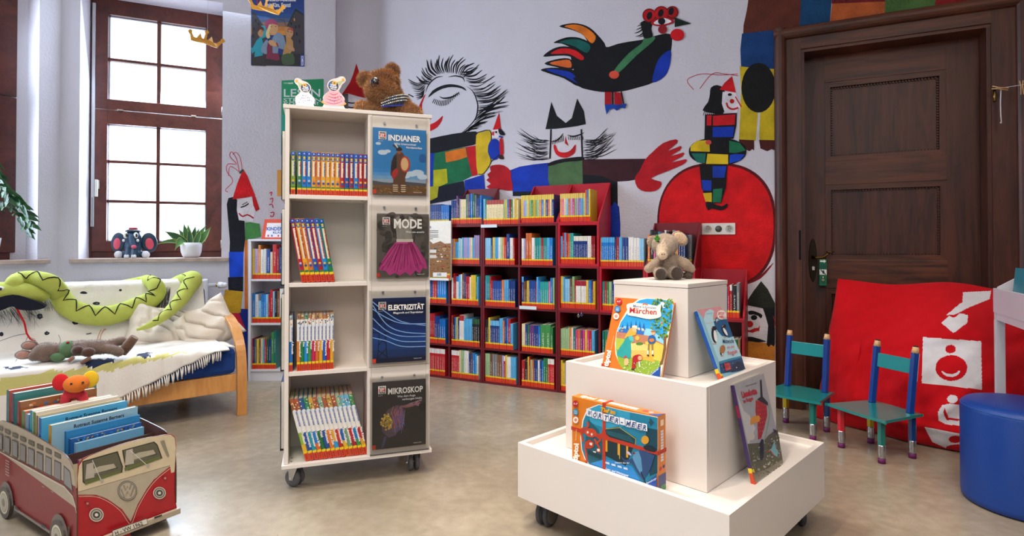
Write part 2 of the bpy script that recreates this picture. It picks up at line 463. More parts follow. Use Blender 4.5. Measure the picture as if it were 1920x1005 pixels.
WHITE = '#d0ccd5'
def wall_piece(m, T, x0, x1, z0, z1, th=.35):
    m.T = T; m.box(x0, x1, 0, th, z0, z1, WHITE)
def s_on(px, P, n, d, O, py=480): return (onpl(px, py, P, n) - O).dot(d)
def z_on(px, py, P, n): return onpl(px, py, P, n).z

# ---- window wall (local x along dW, local y outwards)
TW = fr(KL, A_W)
s0 = s_on(147, PW, nW, dW, KL); s1 = s_on(415, PW, nW, dW, KL); sE = (KE - KL).dot(dW)
zs = z_on(300, 484, PW, nW); zt = z_on(414, 5, PW, nW)
# depth of the reveal: its inner left edge is seen at 168
lo, hi = .05, .6
for _ in range(30):
    r = (lo + hi) / 2; q = KL + dW * s0 - nW * r
    if proj((q.x, q.y, 1.2))[0] < 168: lo = r
    else: hi = r
RV = r
m = MB()
wall_piece(m, TW, 0, s0, 0, H, RV + .12); wall_piece(m, TW, s1, sE, 0, H, RV + .12)
wall_piece(m, TW, s0, s1, 0, zs - .02, RV + .12); wall_piece(m, TW, s0, s1, zt, H, RV + .12)
wall_window = structure(m.build('wall_window', 'wall_plaster', origin=KL), 'white plaster wall around the tall window')

# ---- niche wall behind the window wall's end
TN = fr(KB, A_W)
m = MB(); wall_piece(m, TN, -1.3, 0.0, 0, H, .3)
wall_niche = structure(m.build('wall_niche', 'wall_plaster', origin=KB), 'shaded narrow strip of wall in the corner')

# ---- left wall with the second window
TL = fr(KL, A_L)
l1 = s_on(70, KL, nL, dL, KL); l0 = l1 - 1.25
lo, hi = .02, .6
for _ in range(30):
    r = (lo + hi) / 2; q = KL + dL * l1 - nL * r
    if proj((q.x, q.y, 1.2))[0] > 37: lo = r
    else: hi = r
RL = r
m = MB()
wall_piece(m, TL, l1, .0, 0, H, RL + .2); wall_piece(m, TL, -7.5, l0, 0, H, RL + .2)
wall_piece(m, TL, l0, l1, 0, zs - .02, RL + .2); wall_piece(m, TL, l0, l1, zt, H, RL + .2)
m.T = TL; m.prism([(0, 0), (0, .55), (-.6, .55)], 0, H, WHITE, 'z')
wall_left = structure(m.build('wall_left', 'wall_plaster', origin=KL), 'white plaster wall at the left edge')

# ---- mural wall with the doorway
TB = fr(PB, A_B)
def sB(px, off=0.0): return (onpl(px, 480, PB + nB * off, nB) - PB).dot(dB)
def zB(px, py, off=0.0): return onpl(px, py, PB + nB * off, nB).z
c0, c1 = sB(1453, .03), sB(1910, .03) + .075      # outer edges of the door casing
d0, d1 = sB(1510), sB(1853)                       # clear opening
ctop = zB(1453, 55, .03); dtop = zB(1512, 97)
kB = (KB - PB).dot(dB)
m = MB()
wall_piece(m, TB, kB - .02, d0 - .04, 0, H); wall_piece(m, TB, d1 + .04, 4.2, 0, H); wall_piece(m, TB, d0 - .04, d1 + .04, dtop + .04, H)
wall_mural = structure(m.build('wall_back', 'wall_plaster', origin=PB), 'white wall with painted figures and the dark door')
# walls the photo does not show, closing the room behind and beside the camera
m = MB(); m.box(-5.2, 4.6, -3.7, -3.6, 0, H, WHITE); structure(m.build('wall_rear', 'wall_plaster'))
m = MB(); m.box(4.5, 4.6, -3.6, 3.2, 0, H, WHITE); structure(m.build('wall_right', 'wall_plaster'))

# ---- sills
m = MB(TW); m.box(s_on(132, PW, nW, dW, KL), s1 + .055, -.045, RV, zs - .03, zs, '#b09a8e')
structure(m.build('trim_1', 'stone', bevel=.004), 'speckled brown stone window sill')
m = MB(TL); m.box(l0 - .06, min(-.06, s_on(88, KL, nL, dL, KL)), -.045, RL, zs - .03, zs, '#b09a8e')
structure(m.build('trim_2', 'stone', bevel=.004), 'speckled brown stone sill at the left edge')

# ---- windows
def window(name, T, x0, x1, z0, z1, y, split_l, split_r, zmid, zrows_up, zrows_dn, label, hand=True):
    """frame, two casements one over the other, each with glazing bars; local frame T"""
    root = bpy.data.objects.new(name, None); sc.collection.objects.link(root)
    p = T @ Vector(((x0 + x1) / 2, y, z0)); root.location = p; root.rotation_euler = T.to_euler(); root['kind'] = 'structure'; root['label'] = label
    m = MB(T); f = .028
    for a in ((x0, x0 + f, z0, z1), (x1 - f, x1, z0, z1), (x0 + f, x1 - f, z1 - f, z1), (x0 + f, x1 - f, z0, z0 + .05)):
        m.box(a[0], a[1], y - .01, y + .07, a[2], a[3], '#6a3022')
    m.build('window_frame', 'window_wood', root, bevel=.003)
    for (a, b, rows) in ((zmid + .004, z1 - f, zrows_up), (z0 + .05, zmid - .004, zrows_dn)):
        sl, sr = split_l - x0 - f, x1 - f - split_r
        X0, X1 = x0 + f, x1 - f; st = .085; glo, ghi = rows[-1], rows[0]
        m = MB(T)
        m.box(X0, split_l, y - .03, y + .04, a, b); m.box(split_r, X1, y - .03, y + .04, a, b)
        m.box(split_l, split_r, y - .03, y + .04, ghi, b); m.box(split_l, split_r, y - .03, y + .04, a, glo)
        m.build('casement', 'window_wood', root, bevel=.004)
        cas = root.children[-1]
        mid = (split_l + split_r) / 2
        m = MB(T); m.box(mid - .013, mid + .013, y - .012, y + .03, glo, ghi)
        for zr in rows[1:-1]:
            m.box(split_l, mid - .013, y - .012, y + .03, zr - .011, zr + .011); m.box(mid + .013, split_r, y - .012, y + .03, zr - .011, zr + .011)
        m.build('glazing_bar', 'window_wood', cas)
        m = MB(T); m.add([(split_l, y + .012, glo), (split_r, y + .012, glo), (split_r, y + .012, ghi), (split_l, y + .012, ghi)], [(0, 1, 2, 3)])
        m.build('pane', 'window_glass', cas)
        m = MB(T); g = .009
        for e in ((split_l, split_l + g, glo, ghi), (split_r - g, split_r, glo, ghi), (split_l, split_r, ghi - g, ghi), (split_l, split_r, glo, glo + g)):
            m.box(e[0], e[1], y + .016, y + .03, e[2], e[3], '#c9d2e6')
        m.build('glazing_seal', 'plastic', cas)
        # hinges on the right stile
        m = MB(T)
        for zz in (a + .06, ): m.tube([(X1 - .004, y - .038, zz - .035), (X1 - .004, y - .038, zz + .035)], .006, '#b8b8ae')
        m.build('hinge', 'steel', cas)
    return root
yF = RV
PWF = PW - nW * (RV - .03)
def sW(px, py=250): return (onpl(px, py, PWF, nW) - KL).dot(dW)
def zW(px, py): return onpl(px, py, PWF, nW).z
rows_up = [zW(300, 40), zW(300, 120.5), zW(300, 194)]
rows_dn = [zW(300, 239), zW(300, 307), zW(300, 379.5), zW(300, 452)]
win = window('window_1', TW, s0 - .01, s1 + .02, zs, zt + .05, RV, sW(201), sW(386), zW(300, 213), rows_up, rows_dn, 'tall red-brown wooden window with ten bright panes')
# lever, operating rod and latches of the window
m = MB(TW); hx0 = sW(184); hz = zW(184, 346)
m.box(hx0 - .012, hx0 + .012, RV - .042, RV - .03, hz - .035, hz + .035, '#d8d5c8'); m.box(hx0 - .008, hx0 + .008, RV - .075, RV - .042, hz - .01 + .02, hz + .01 + .02, '#d8d5c8')
m.box(hx0 - .010, hx0 + .010, RV - .085, RV - .07, hz - .10, hz + .035, '#e4e1d4')
m.build('window_handle', 'plastic', win, bevel=.003, label='cream lever handle')
m = MB(TW); xr = sW(175)
m.box(xr - .010, xr + .010, RV - .045, RV - .028, zW(175, 425), zW(175, 6), '#cfd2d8'); m.box(xr - .004, xr + .004, RV - .05, RV - .04, zW(175, 425), zW(175, 370), '#9a9aa0')
m.build('opener_rod', 'plastic', win, label='grey window opener rod')
for px in (226, 363):
    m = MB(TW); x = sW(px); z = zW(px, 207 + (px - 226) * .08)
    m.box(x - .018, x + .018, RV - .046, RV - .03, z - .006, z + .006, '#c8c6bc'); m.build('latch', 'steel', win, bevel=.002)
m = MB(TW); m.box(s1 - .105, s1 - .02, RV - .012, RV - .006, zs + .055, zs + .06, '#b8b6b0'); m.build('stay', 'steel', win)

PLF = KL - nL * (RL - .03)
def sL(px, py=250): return (onpl(px, py, PLF, nL) - KL).dot(dL)
win2 = window('window_2', TL, l0 - .02, l1 + .01, zs, zt + .05, RL, l0 + .12, l1 - .17, onpl(20, 181, PLF, nL).z, rows_up, rows_dn, 'dark wooden window cut by the left edge of the photo')
# the pale building across the street, seen through the panes as almost white
m = MB(fr((-9.5, 15.5, 0), A_W)); m.box(-6, 6, 0, 5, -3, 9.5, '#f4f4f4'); m.box(-6.2, 6.2, -.3, 5, 9.5, 9.8, '#d9dde6')
for i in range(4):
    for j in range(3): m.box(-5 + i * 2.8, -3.8 + i * 2.8, -.05, 0, .8 + j * 3, 2.6 + j * 3, '#c9d2e0')
tag(m.build('building', 'wall_plaster'), 'overexposed pale house front across the street, through the window', 'building')

# ---- door casing and door
def level(m, x0, x1, y0, y1, z0, z1): m.box(x0, x1, y0, y1, z0, z1, mi=1)
m = MB(TB); k = .075
# rounded outer moulding
def mould(w, dep, n=7): return [(w / 2 - w / 2 * math.cos(math.pi * i / n), -dep * (.35 + .65 * math.sin(math.pi * i / n))) for i in range(n + 1)]
mw_ = c0 + k
pf = mould(k, .05)
out = [(c0 + a, b) for a, b in pf] + [(c0 + k, .02), (c0, .02)]
m.prism(out, 0, ctop, '#ffffff', 'z')
out = [(c1 - k + a, b) for a, b in pf] + [(c1, .02), (c1 - k, .02)]
m.prism(out, 0, ctop, '#ffffff', 'z')
out = [(b, ctop - k + a) for a, b in pf] + [(.02, ctop), (.02, ctop - k)]
m.prism(out, c0, c1, '#ffffff', 'x', mi=1)
# flat board between moulding and opening, inner bead
m.box(c0 + k, d0 - .02, -.012, .05, 0, ctop - k); m.box(d1 + .02, c1 - k, -.012, .05, 0, ctop - k)
m.box(d0 - .02, d1 + .02, -.012, .05, dtop + .02, ctop - k, mi=1)
m.box(d0 - .02, d0, .0, .06, 0, dtop); m.box(d1, d1 + .02, .0, .06, 0, dtop); m.box(d0 - .02, d1 + .02, .0, .06, dtop, dtop + .02, mi=1)
# deep jamb lining
JD = .16
m.box(d0 - .03, d0 - .005, .03, JD + .06, 0, dtop); m.box(d1 + .005, d1 + .03, .03, JD + .06, 0, dtop); m.box(d0 - .03, d1 + .03, .03, JD + .06, dtop + .001, dtop + .03, mi=1)
# stop
ST = .05
casing = m.build('trim_3', ['door_oak_upright', 'door_oak_level'], origin=TB @ Vector((c0, 0, 0)), bevel=.002)
structure(casing, 'dark oak door casing with rounded outer moulding')
# leaf: traced stiles, rails and panels
PD = PB - nB * JD
def sD(px): return (onpl(px, 480, PD, nB) - PB).dot(dB)
def zD(px, py): return onpl(px, py, PD, nB).z
e0, e1 = d0 - .005, d1 + .004
a0, a1 = sD(1548), sD(1777)
zr = [zD(1548, 155), zD(1548, 303), zD(1548, 347), zD(1548, 487), zD(1548, 540)]
door = bpy.data.objects.new('door_1', None); sc.collection.objects.link(door)
door.location = TB @ Vector(((e0 + e1) / 2, JD, 0)); door.rotation_euler = (0, 0, A_B); door['kind'] = 'structure'; door['label'] = 'heavy dark oak panelled door with brass lever'
m = MB(TB); y0, y1 = JD, JD + .05
m.box(e0, a0, y0, y1, 0, dtop); m.box(a1, e1, y0, y1, 0, dtop)
m.box(a0, a1, y0, y1, zr[0], dtop, mi=1); m.box(a0, a1, y0, y1, zr[2], zr[1], mi=1); m.box(a0, a1, y0, y1, zr[4], zr[3], mi=1); m.box(a0, a1, y0, y1, 0, .12, mi=1)
m.build('door_leaf', ['door_oak_upright', 'door_oak_level'], door, bevel=.0015)
for (zb, ztp) in ((zr[1], zr[0]), (zr[3], zr[2]), (.12, zr[4])):
    m = MB(TB); b = .035
    m.prism([(a0, zb), (a0 + b, zb + b), (a0 + b, ztp - b), (a0, ztp)], y0 + .004, y1); m.prism([(a1, zb), (a1, ztp), (a1 - b, ztp - b), (a1 - b, zb + b)], y0 + .004, y1)
    m.prism([(a0, zb), (a1, zb), (a1 - b, zb + b), (a0 + b, zb + b)], y0 + .004, y1, mi=1); m.prism([(a0, ztp), (a0 + b, ztp - b), (a1 - b, ztp - b), (a1, ztp)], y0 + .004, y1, mi=1)
    m.build('panel_moulding', ['door_oak_upright', 'door_oak_level'], door, bevel=.0015)
    m = MB(TB); m.box(a0 + b, a1 - b, y0 + .03, y1 - .002, zb + b, ztp - b)
    # row of small beads round the sunk panel
    n = int((a1 - a0 - 2 * b) / .017)
    for i in range(n):
        x = a0 + b + .008 + i * (a1 - a0 - 2 * b - .012) / n
        for z in (ztp - b - .006, zb + b + .006): m.box(x, x + .009, y0 + .016, y0 + .03, z - .005, z + .005)
    n = int((ztp - zb - 2 * b) / .017)
    for i in range(n):
        z = zb + b + .008 + i * (ztp - zb - 2 * b - .012) / n
        for x in (a0 + b + .006, a1 - b - .006): m.box(x - .005, x + .005, y0 + .016, y0 + .03, z, z + .009)
    m.build('door_panel', 'door_oak_upright', door)
# escutcheon, lever
m = MB(TB); hx_ = sD(1524); hzz = zD(1524, 482)
pts = [(hx_ + .024 * math.cos(t) * (1 if abs(math.sin(t)) < .9 else .9), hzz - .02 + .145 * math.sin(t)) for t in [2 * math.pi * i / 24 for i in range(24)]]
m.prism(pts, JD - .006, JD, '#3a3226')
m.build('escutcheon', 'steel', door, bevel=.002, label='dark bronze plate with a keyhole')
m = MB(TB); z = hzz
m.tube([(hx_, JD - .005, z), (hx_, JD - .045, z), (hx_ + .02, JD - .055, z - .002), (hx_ + .06, JD - .055, z + .0), (hx_ + .085, JD - .055, z + .02), (hx_ + .095, JD - .05, z + .03)], [.011, .010, .009, .007, .006, .006], '#6a5228')
m.ball((hx_ + .10, JD - .05, z + .036), (.024, .012, .006), '#7a5f30')
m.build('door_handle', 'steel', door, label='old brass lever handle')
m = MB(TB); x = sD(1525); z = zD(1525, 503); m.prism([(x - .007, z - .012), (x + .007, z - .012), (x + .007, z), (x + .009, z + .008), (x, z + .015), (x - .009, z + .008), (x - .007, z)], JD - .008, JD - .006, '#e4e2da')
m.build('keyhole', 'plastic', door)
# green emergency handle guard
gx0, gx1 = sD(1535) - .0, sD(1549.5); gz0, gz1 = zD(1542, 535), zD(1542, 486)
root = thing('escape_handle_guard', 'green emergency handle guard with white arrow hanging below the door lever', 'sign', TB @ Vector(((gx0 + gx1) / 2, JD - .03, gz0)), A_B)
m = MB(TB); m.box(gx0, gx1, JD - .055, JD - .001, gz0, gz1, '#0b6b4e'); m.build('housing', 'plastic', root, bevel=.003)
A = Art(lambda a, b: TB @ Vector((gx0 + (gx1 - gx0) * a, JD - .0552, gz0 + (gz1 - gz0) * b)), nB)
A.poly([(.12, .9), (.62, .9), (.62, .86), (.9, .93), (.62, 1.0), (.62, .96), (.12, .96)], '#e8f0ec')
for i in range(4): A.rect(.15, .80 - i * .05, .88, .815 - i * .05, '#0a3a2c')
A.rect(.05, .42, .97, .62, '#e9ecea'); A.line([(.2, .60), (.85, .43)], .05, '#143a2c'); A.poly([(.45, .57), (.62, .6), (.7, .5), (.5, .45), (.4, .5)], '#143a2c')
A.mb.build('printed_face', 'print', root)
m = MB(TB); xx = (gx0 + gx1) / 2; m.tube([(xx, JD - .055, gz0 + .04), (xx, JD - .075, gz0 + .04)], .008, '#c8b890'); m.tube([(xx, JD - .06, gz0 + .04), (xx, JD - .06, gz0 + .065)], .005, '#c8b890'); m.build('lock_knob', 'steel', root)
# lift-off hinge on the casing
m = MB(TB); hp = sB(1868, .02); hz = zB(1868, 180, .02)
m.tube([(hp, -.02, hz - .03), (hp, -.02, hz + .027)], .0075, '#a08348'); m.tube([(hp, -.02, hz + .03), (hp, -.02, hz + .05)], .006, '#1c2226')
m.build('hinge_pin', 'steel', casing, label='brass and black hinge pin')
m = MB(TB); hp = sB(1500, .01); m.box(hp - .006, hp + .006, -.0135, -.011, zB(1500, 487), zB(1500, 432), '#2a2a2e'); m.build('strike_plate', 'steel', casing)
m = MB(TB); m.box(c1, 4.2, -.014, .001, 0, .09, '#cfcac2'); structure(m.build('baseboard_back', 'laminate'))

# ================================================================== paint on the walls
def mural(name, wall, P, n, eps=.00022):
    return Art(plane_fn(P + n * .0003, n), n, eps), name, wall
def done(a, mat='wall_paint'):
    A, name, wall = a; o = A.mb.build(name, mat, wall, weld=False); return o
RED, BLK, BLU, GRN, YEL, ORG, MAR = '#c3121c', '#121217', '#1236a8', '#1a6a48', '#d6b620', '#dc7420', '#4a1216'
c3 = lambda pts: Z(740, 0, 2.393, pts)
# ---- rooster
M_ = mural('painted_rooster', wall_mural, PB, nB); A = M_[0]
def P3(pts, col, sm=3): A.poly(c3(pts), col, sm)
P3([(940, 210), (900, 150), (880, 155), (870, 215), (815, 215), (790, 250), (800, 290), (800, 330), (760, 320), (822, 385), (880, 405), (950, 414), (1020, 410), (1080, 396), (1165, 368), (1215, 315), (1240, 230), (1238, 153), (1160, 163), (1110, 178), (1050, 187), (1000, 197)], BLK)
P3([(738, 118), (800, 104), (860, 116), (905, 150), (948, 210), (885, 215), (850, 162), (800, 136)], BLK)
P3([(713, 191), (770, 168), (830, 170), (885, 200), (875, 245), (800, 217), (750, 196)], BLK)
P3([(666, 253), (710, 219), (760, 208), (820, 220), (860, 255), (845, 280), (780, 252), (720, 251)], BLK)
P3([(672, 286), (720, 267), (780, 262), (810, 290), (790, 315), (730, 302)], BLK)
P3([(655, 314), (700, 304), (780, 309), (840, 335), (828, 388), (760, 352), (700, 332)], BLK)
P3([(762, 118), (810, 110), (860, 125), (902, 163), (885, 195), (848, 160), (805, 134)], ORG)
P3([(737, 190), (790, 176), (840, 182), (878, 206), (862, 238), (812, 211), (770, 196)], '#0e5a52')
P3([(700, 240), (750, 217), (810, 226), (850, 258), (835, 270), (785, 243), (735, 242)], '#cc1a20')
P3([(695, 284), (740, 272), (785, 270), (792, 303), (745, 298)], '#d8662a')
P3([(680, 311), (730, 312), (790, 325), (812, 345), (800, 352), (822, 375), (765, 345), (715, 328)], BLU)
P3([(1120, 170), (1166, 165), (1158, 188), (1085, 250), (1008, 325), (985, 316), (1050, 240), (1108, 195)], '#3f7a52')
A.disc(*c3([(985, 336)])[0], 9.5, 7.6, '#d8503a')
P3([(1240, 228), (1236, 290), (1213, 342), (1160, 371), (1163, 325), (1182, 272), (1210, 240)], BLU)
for i, (x, y) in enumerate([(1075, 150), (1080, 165), (1083, 135), (1088, 120), (1095, 168), (1098, 108)]):
    A.line(c3([(x, y), (x + 30, y - 12), (1130, 100 + i * 10)]), 2.2, BLK, 3, True)
P3([(1105, 105), (1130, 93), (1158, 95), (1152, 130), (1158, 165), (1120, 172), (1112, 140)], BLK)
for x, y, r in ((1143, 70, 31), (1197, 62, 34), (1246, 56, 28)): A.disc(*c3([(x, y)])[0], r / 2.393, r * 1.0 / 2.393, '#7a0f16')
A.rect(*c3([(1130, 68)])[0], *c3([(1262, 88)])[0], '#7a0f16')
for x, y, r in ((1143, 70, 26), (1197, 62, 29), (1246, 56, 23)): A.disc(*c3([(x, y)])[0], r / 2.393, r / 2.393, '#b5121c')
for x, y in ((1144, 72), (1195, 60), (1241, 52)): A.disc(*c3([(x, y)])[0], 5, 7.5, BLK, rot=.3)
P3([(1150, 106), (1175, 84), (1212, 76), (1257, 97), (1225, 114), (1180, 119)], '#a8121c')
P3([(1163, 105), (1182, 90), (1212, 83), (1243, 97), (1220, 108), (1183, 112)], '#e6e2ea')
A.disc(*c3([(1199, 97)])[0], 7, 6.4, BLK); A.disc(*c3([(1203, 134)])[0], 8.5, 8, '#8c1a22')
P3([(1258, 80), (1332, 107), (1257, 123)], '#10241e', 0)
A.disc(*c3([(1269, 158)])[0], 13, 11.3, RED)
P3([(944, 414), (975, 414), (974, 472), (944, 470)], '#b01220', 0); P3([(985, 414), (1015, 416), (1024, 470), (988, 472)], '#b01220', 0)
A.line(c3([(980, 412), (981, 472)]), 3, BLK); A.line(c3([(1018, 412), (1030, 470)]), 2.5, BLK)
P3([(944, 470), (980, 468), (1000, 472), (1020, 468), (1043, 467), (1035, 488), (1015, 484), (998, 498), (985, 488), (965, 492), (953, 516), (947, 490)], '#1440a0', 0)
done(M_)
# ---- cat with spread arms
M_ = mural('painted_cat', wall_mural, PB, nB); A = M_[0]
P3([(840, 715), (1125, 712), (1118, 760), (1105, 802), (1050, 812), (1000, 815), (1000, 1005), (960, 1005), (950, 860), (842, 850)], '#3a1a22', 0)
P3([(838, 782), (930, 790), (1000, 820), (1002, 1005), (955, 1005), (950, 850), (842, 850)], '#12141c', 0)
A.poly([(1145, 388), (1161, 388), (1163, 455), (1158, 480), (1145, 480)], '#12339a', 2)
P3([(515, 765), (560, 748), (620, 738), (692, 730), (704, 760), (706, 860), (530, 868), (525, 810)], BLU, 0)
A.poly(c3([(530, 860), (710, 858), (950, 850), (950, 880), (530, 880)]), '#181a24')
P3([(690, 738), (760, 726), (842, 714), (845, 850), (700, 860), (688, 800)], '#4b6a45', 0)
P3([(690, 733), (740, 715), (842, 703), (842, 720), (760, 728), (695, 745)], BLK)
P3([(677, 580), (688, 530), (703, 457), (728, 520), (768, 552), (795, 530), (819, 442), (850, 500), (858, 557), (820, 566), (760, 574), (720, 578)], '#15161a', 0)
rnd = random.Random(3)
for s in (-1, 1):
    ox = 697 if s < 0 else 843
    for i in range(34):
        y = 635 + rnd.uniform(-10, 80); L = rnd.uniform(70, 145); dy = -rnd.uniform(.1, .75) * L * (1 if s > 0 else .55) + (12 if y > 690 else 0)
        x0 = ox + s * rnd.uniform(0, 15)
        A.line(c3([(x0, y), (x0 + s * L * .5, y + dy * .35 + 10), (x0 + s * L, y + dy)]), rnd.uniform(.8, 1.9), '#26262c', 3, True, step=False)
    A.line(c3([(ox - s * 5, 580), (ox - s * 3, 640), (ox, 712)]), 3.2, '#1c1c22', 3)
for pts in ([(700, 635), (725, 632), (745, 615), (757, 597)], [(775, 605), (800, 612), (830, 605), (850, 595)]): A.line(c3(pts), 2.6, BLK, 3, True)
for i in range(9):
    A.line(c3([(700 + i * 7, 636 - i * 3.5), (702 + i * 7, 650 - i * 2)]), 1.1, BLK, step=False); A.line(c3([(780 + i * 8, 612), (782 + i * 8, 628)]), 1.1, BLK, step=False)
P3([(766, 610), (780, 656), (764, 642)], '#b01a24', 0)
P3([(713, 655), (722, 650), (735, 678), (765, 684), (790, 674), (812, 648), (810, 682), (790, 700), (765, 708), (738, 702), (720, 685)], '#c21822')
P3([(520, 765), (523, 800), (530, 855), (480, 850), (440, 850), (412, 838), (432, 825), (412, 808), (425, 798), (416, 782), (432, 770), (428, 748), (455, 739), (490, 742)], '#b01420', 2)
P3([(1078, 800), (1100, 765), (1125, 715), (1160, 680), (1205, 642), (1262, 625), (1268, 642), (1225, 678), (1283, 655), (1281, 674), (1235, 702), (1297, 684), (1290, 703), (1240, 730), (1307, 714), (1300, 735), (1225, 768), (1150, 800), (1195, 815), (1193, 838), (1170, 856), (1125, 860), (1090, 842)], '#b01420', 2)
done(M_)
# ---- wild-haired face with patchwork jacket
M_ = mural('painted_giant_face', wall_mural, PB, nB); A = M_[0]
c7 = lambda pts: Z(760, 80, 3.723, pts)
rnd = random.Random(5)
def stroke(p0, p1, bend, w=2.0, k=1):
    mx = ((p0[0] + p1[0]) / 2 + bend * (p1[1] - p0[1]), (p0[1] + p1[1]) / 2 - bend * (p1[0] - p0[0]))
    for j in range(k):
        o = (rnd.uniform(-4, 4), rnd.uniform(-4, 4)); A.line([(a + o[0] / 3.7, b + o[1] / 3.7) for a, b in c7([p0, mx, p1])], w * rnd.uniform(.4, 1.0), '#1a1a20', 4, True, step=False)
A.k += 1
for a in range(26):                                 # crown of hair
    t = R(-172 + a * 5.4); x0, y0 = 300 + 130 * math.cos(t), 300 + 90 * math.sin(t)
    L = 105 + 25 * math.sin(a * 1.7) - (25 if a < 6 else 0); stroke((x0, y0), (x0 + L * math.cos(t + .12), y0 + L * .95 * math.sin(t + .12) - 10), .14, 2.3, 3)
SA = smooth_poly([(385, 210), (425, 260), (470, 340), (502, 420), (503, 490), (478, 560), (430, 610), (395, 635)], 6, False); EA = smooth_poly([(520, 160), (600, 215), (665, 290), (715, 335), (748, 385), (705, 455), (600, 530), (500, 600)], 6, False)
for a in range(46):                                 # right side, combed outwards
    i = a * (len(SA) - 1) // 45; k_ = rnd.uniform(.6, 1.04); x0, y0 = SA[i][0] + rnd.uniform(-6, 10), SA[i][1] + rnd.uniform(-8, 8)
    stroke((x0, y0), (x0 + (EA[i][0] - x0) * k_, y0 + (EA[i][1] - y0) * k_ + rnd.uniform(-14, 14)), -.14 if a < 26 else .08, 1.9, 3)
for a in range(10): stroke((150 - a * 2, 260 + a * 9), (20 + a * 7, 255 + a * 16), .22, 1.8, 2)
for pts in ([(140, 350), (165, 290), (215, 245), (265, 235)], [(300, 240), (350, 232), (400, 245), (415, 275)], [(430, 305), (475, 345), (502, 415), (505, 465), (490, 530), (440, 590), (385, 638)]): A.line(c7(pts), 2.6, '#1a1a20', 4, True)
A.poly(c7([(158, 385), (190, 335), (250, 302), (310, 290), (370, 297), (412, 315), (426, 338), (395, 320), (330, 310), (265, 320), (205, 350)]), '#17171c', 2)
A.line(c7([(238, 375), (265, 388), (310, 384), (350, 368), (378, 345)]), 3.4, '#17171c', 3, True)
for i in range(16): A.line(c7([(205 + i * 11, 392 + 12 * math.sin(i * .35) - max(0, i - 9) * 6), (190 + i * 12.5, 420 + 22 * math.sin(i * .3) - max(0, i - 9) * 6)]), 1.4, '#17171c', step=False)
A.poly(c7([(78, 500), (90, 460), (105, 422), (128, 375), (143, 362), (118, 425), (115, 500)]), RED, 2)
A.poly(c7([(150, 585), (200, 560), (235, 535), (262, 510), (255, 545), (225, 590), (180, 615), (150, 625)]), RED, 2)
A.poly(c7([(100, 690), (180, 668), (330, 637), (470, 620), (500, 625), (513, 655), (500, 705), (440, 722), (330, 745), (180, 777), (100, 790)]), '#17181f', 2)
A.poly(c7([(100, 777), (205, 770), (195, 1100), (100, 1150)]), BLU); A.poly(c7([(203, 772), (425, 728), (470, 930), (400, 965), (300, 990), (190, 1020), (196, 890)]), '#1b6a44')
A.poly(c7([(278, 765), (420, 733), (433, 798), (360, 822), (285, 836)]), ORG); A.poly(c7([(425, 728), (492, 718), (500, 820), (505, 925), (468, 932), (440, 820)]), '#c01a20')
A.poly(c7([(496, 645), (540, 625), (595, 613), (602, 690), (578, 755), (602, 830), (550, 915), (507, 918), (495, 800)]), '#cfae22', 2)
A.line(c7([(500, 630), (590, 612), (600, 690), (580, 760), (600, 830), (550, 912), (510, 918)]), 1.5, BLK, 3)
A.poly(c7([(197, 890), (290, 880), (298, 978), (245, 1003), (197, 1010)]), '#b8b41e'); A.poly(c7([(100, 1060), (240, 1003), (410, 965), (425, 1080), (100, 1140)]), '#161a28')
A.poly(c7([(415, 962), (550, 920), (562, 1060), (420, 1085)]), BLU); A.poly(c7([(100, 1010), (235, 1000), (225, 1080), (100, 1140)]), '#a8a222')
A.poly(c7([(655, 488), (669, 602), (612, 610)]), RED); A.poly(c7([(610, 610), (665, 603), (662, 655), (640, 668), (605, 665)]), '#e2d8de'); A.poly(c7([(606, 625), (625, 618), (622, 650), (604, 645)]), '#c83a44')
A.poly(c7([(650, 605), (668, 602), (698, 635), (690, 648), (660, 640)]), BLK, 2); A.disc(*c7([(636, 625)])[0], 2, 2, BLK)
A.disc(*c7([(625, 745)])[0], 12.5, 20, BLU); A.poly(c7([(660, 675), (683, 675), (688, 775), (664, 785)]), '#c01a20', 2); A.poly(c7([(655, 790), (680, 785), (692, 812), (660, 812)]), '#3a1a18', 2)
A.line(c7([(600, 830), (640, 800), (660, 780)]), 1.6, BLK); A.line(c7([(655, 655), (683, 660)]), 3, '#1440a0')
done(M_)
# ---- harlequin on the red ball
M_ = mural('painted_harlequin_on_ball', wall_mural, PB, nB); A = M_[0]
c4 = lambda pts: Z(1180, 0, 1.932, pts)
def sup(cx, cy, rx, ry, e, n=60):
    return [(cx + rx * math.copysign(abs(math.cos(t)) ** e, math.cos(t)), cy + ry * math.copysign(abs(math.sin(t)) ** e, math.sin(t))) for t in [2 * math.pi * i / n for i in range(n)]]
def clipx(pts, xm): return [(min(x, xm), y) for x, y in pts]
A.poly(clipx(sup(1344, 424, 112, 119, .82), 1452.6), '#5c1018'); A.poly(clipx(sup(1343, 424, 107.5, 114, .82), 1452.6), '#cf1018')
A.line([(1395, 534), (1425, 520), (1450, 493)], 5, '#7c1016', 3, True)
for pts in ([(233, 325), (210, 290), (262, 268), (330, 272), (393, 268)], [(255, 322), (300, 268), (345, 268), (395, 275)]): A.line(c4(pts), 1.3, '#b83038', 4)
A.poly(c4([(295, 318), (318, 308), (345, 325), (348, 380), (338, 415), (300, 410), (265, 400), (285, 370), (292, 340)]), BLK, 2)
for i in range(9): A.line(c4([(275 + i * 7, 395), (268 + i * 7, 418)]), 1.2, BLK, step=False)
A.poly(c4([(338, 333), (384, 333), (395, 360), (405, 385), (393, 395), (388, 411), (345, 405), (335, 375)]), '#e2dce4')
A.poly(c4([(327, 325), (345, 300), (372, 276), (378, 300), (386, 336), (355, 330)]), '#c8161e')
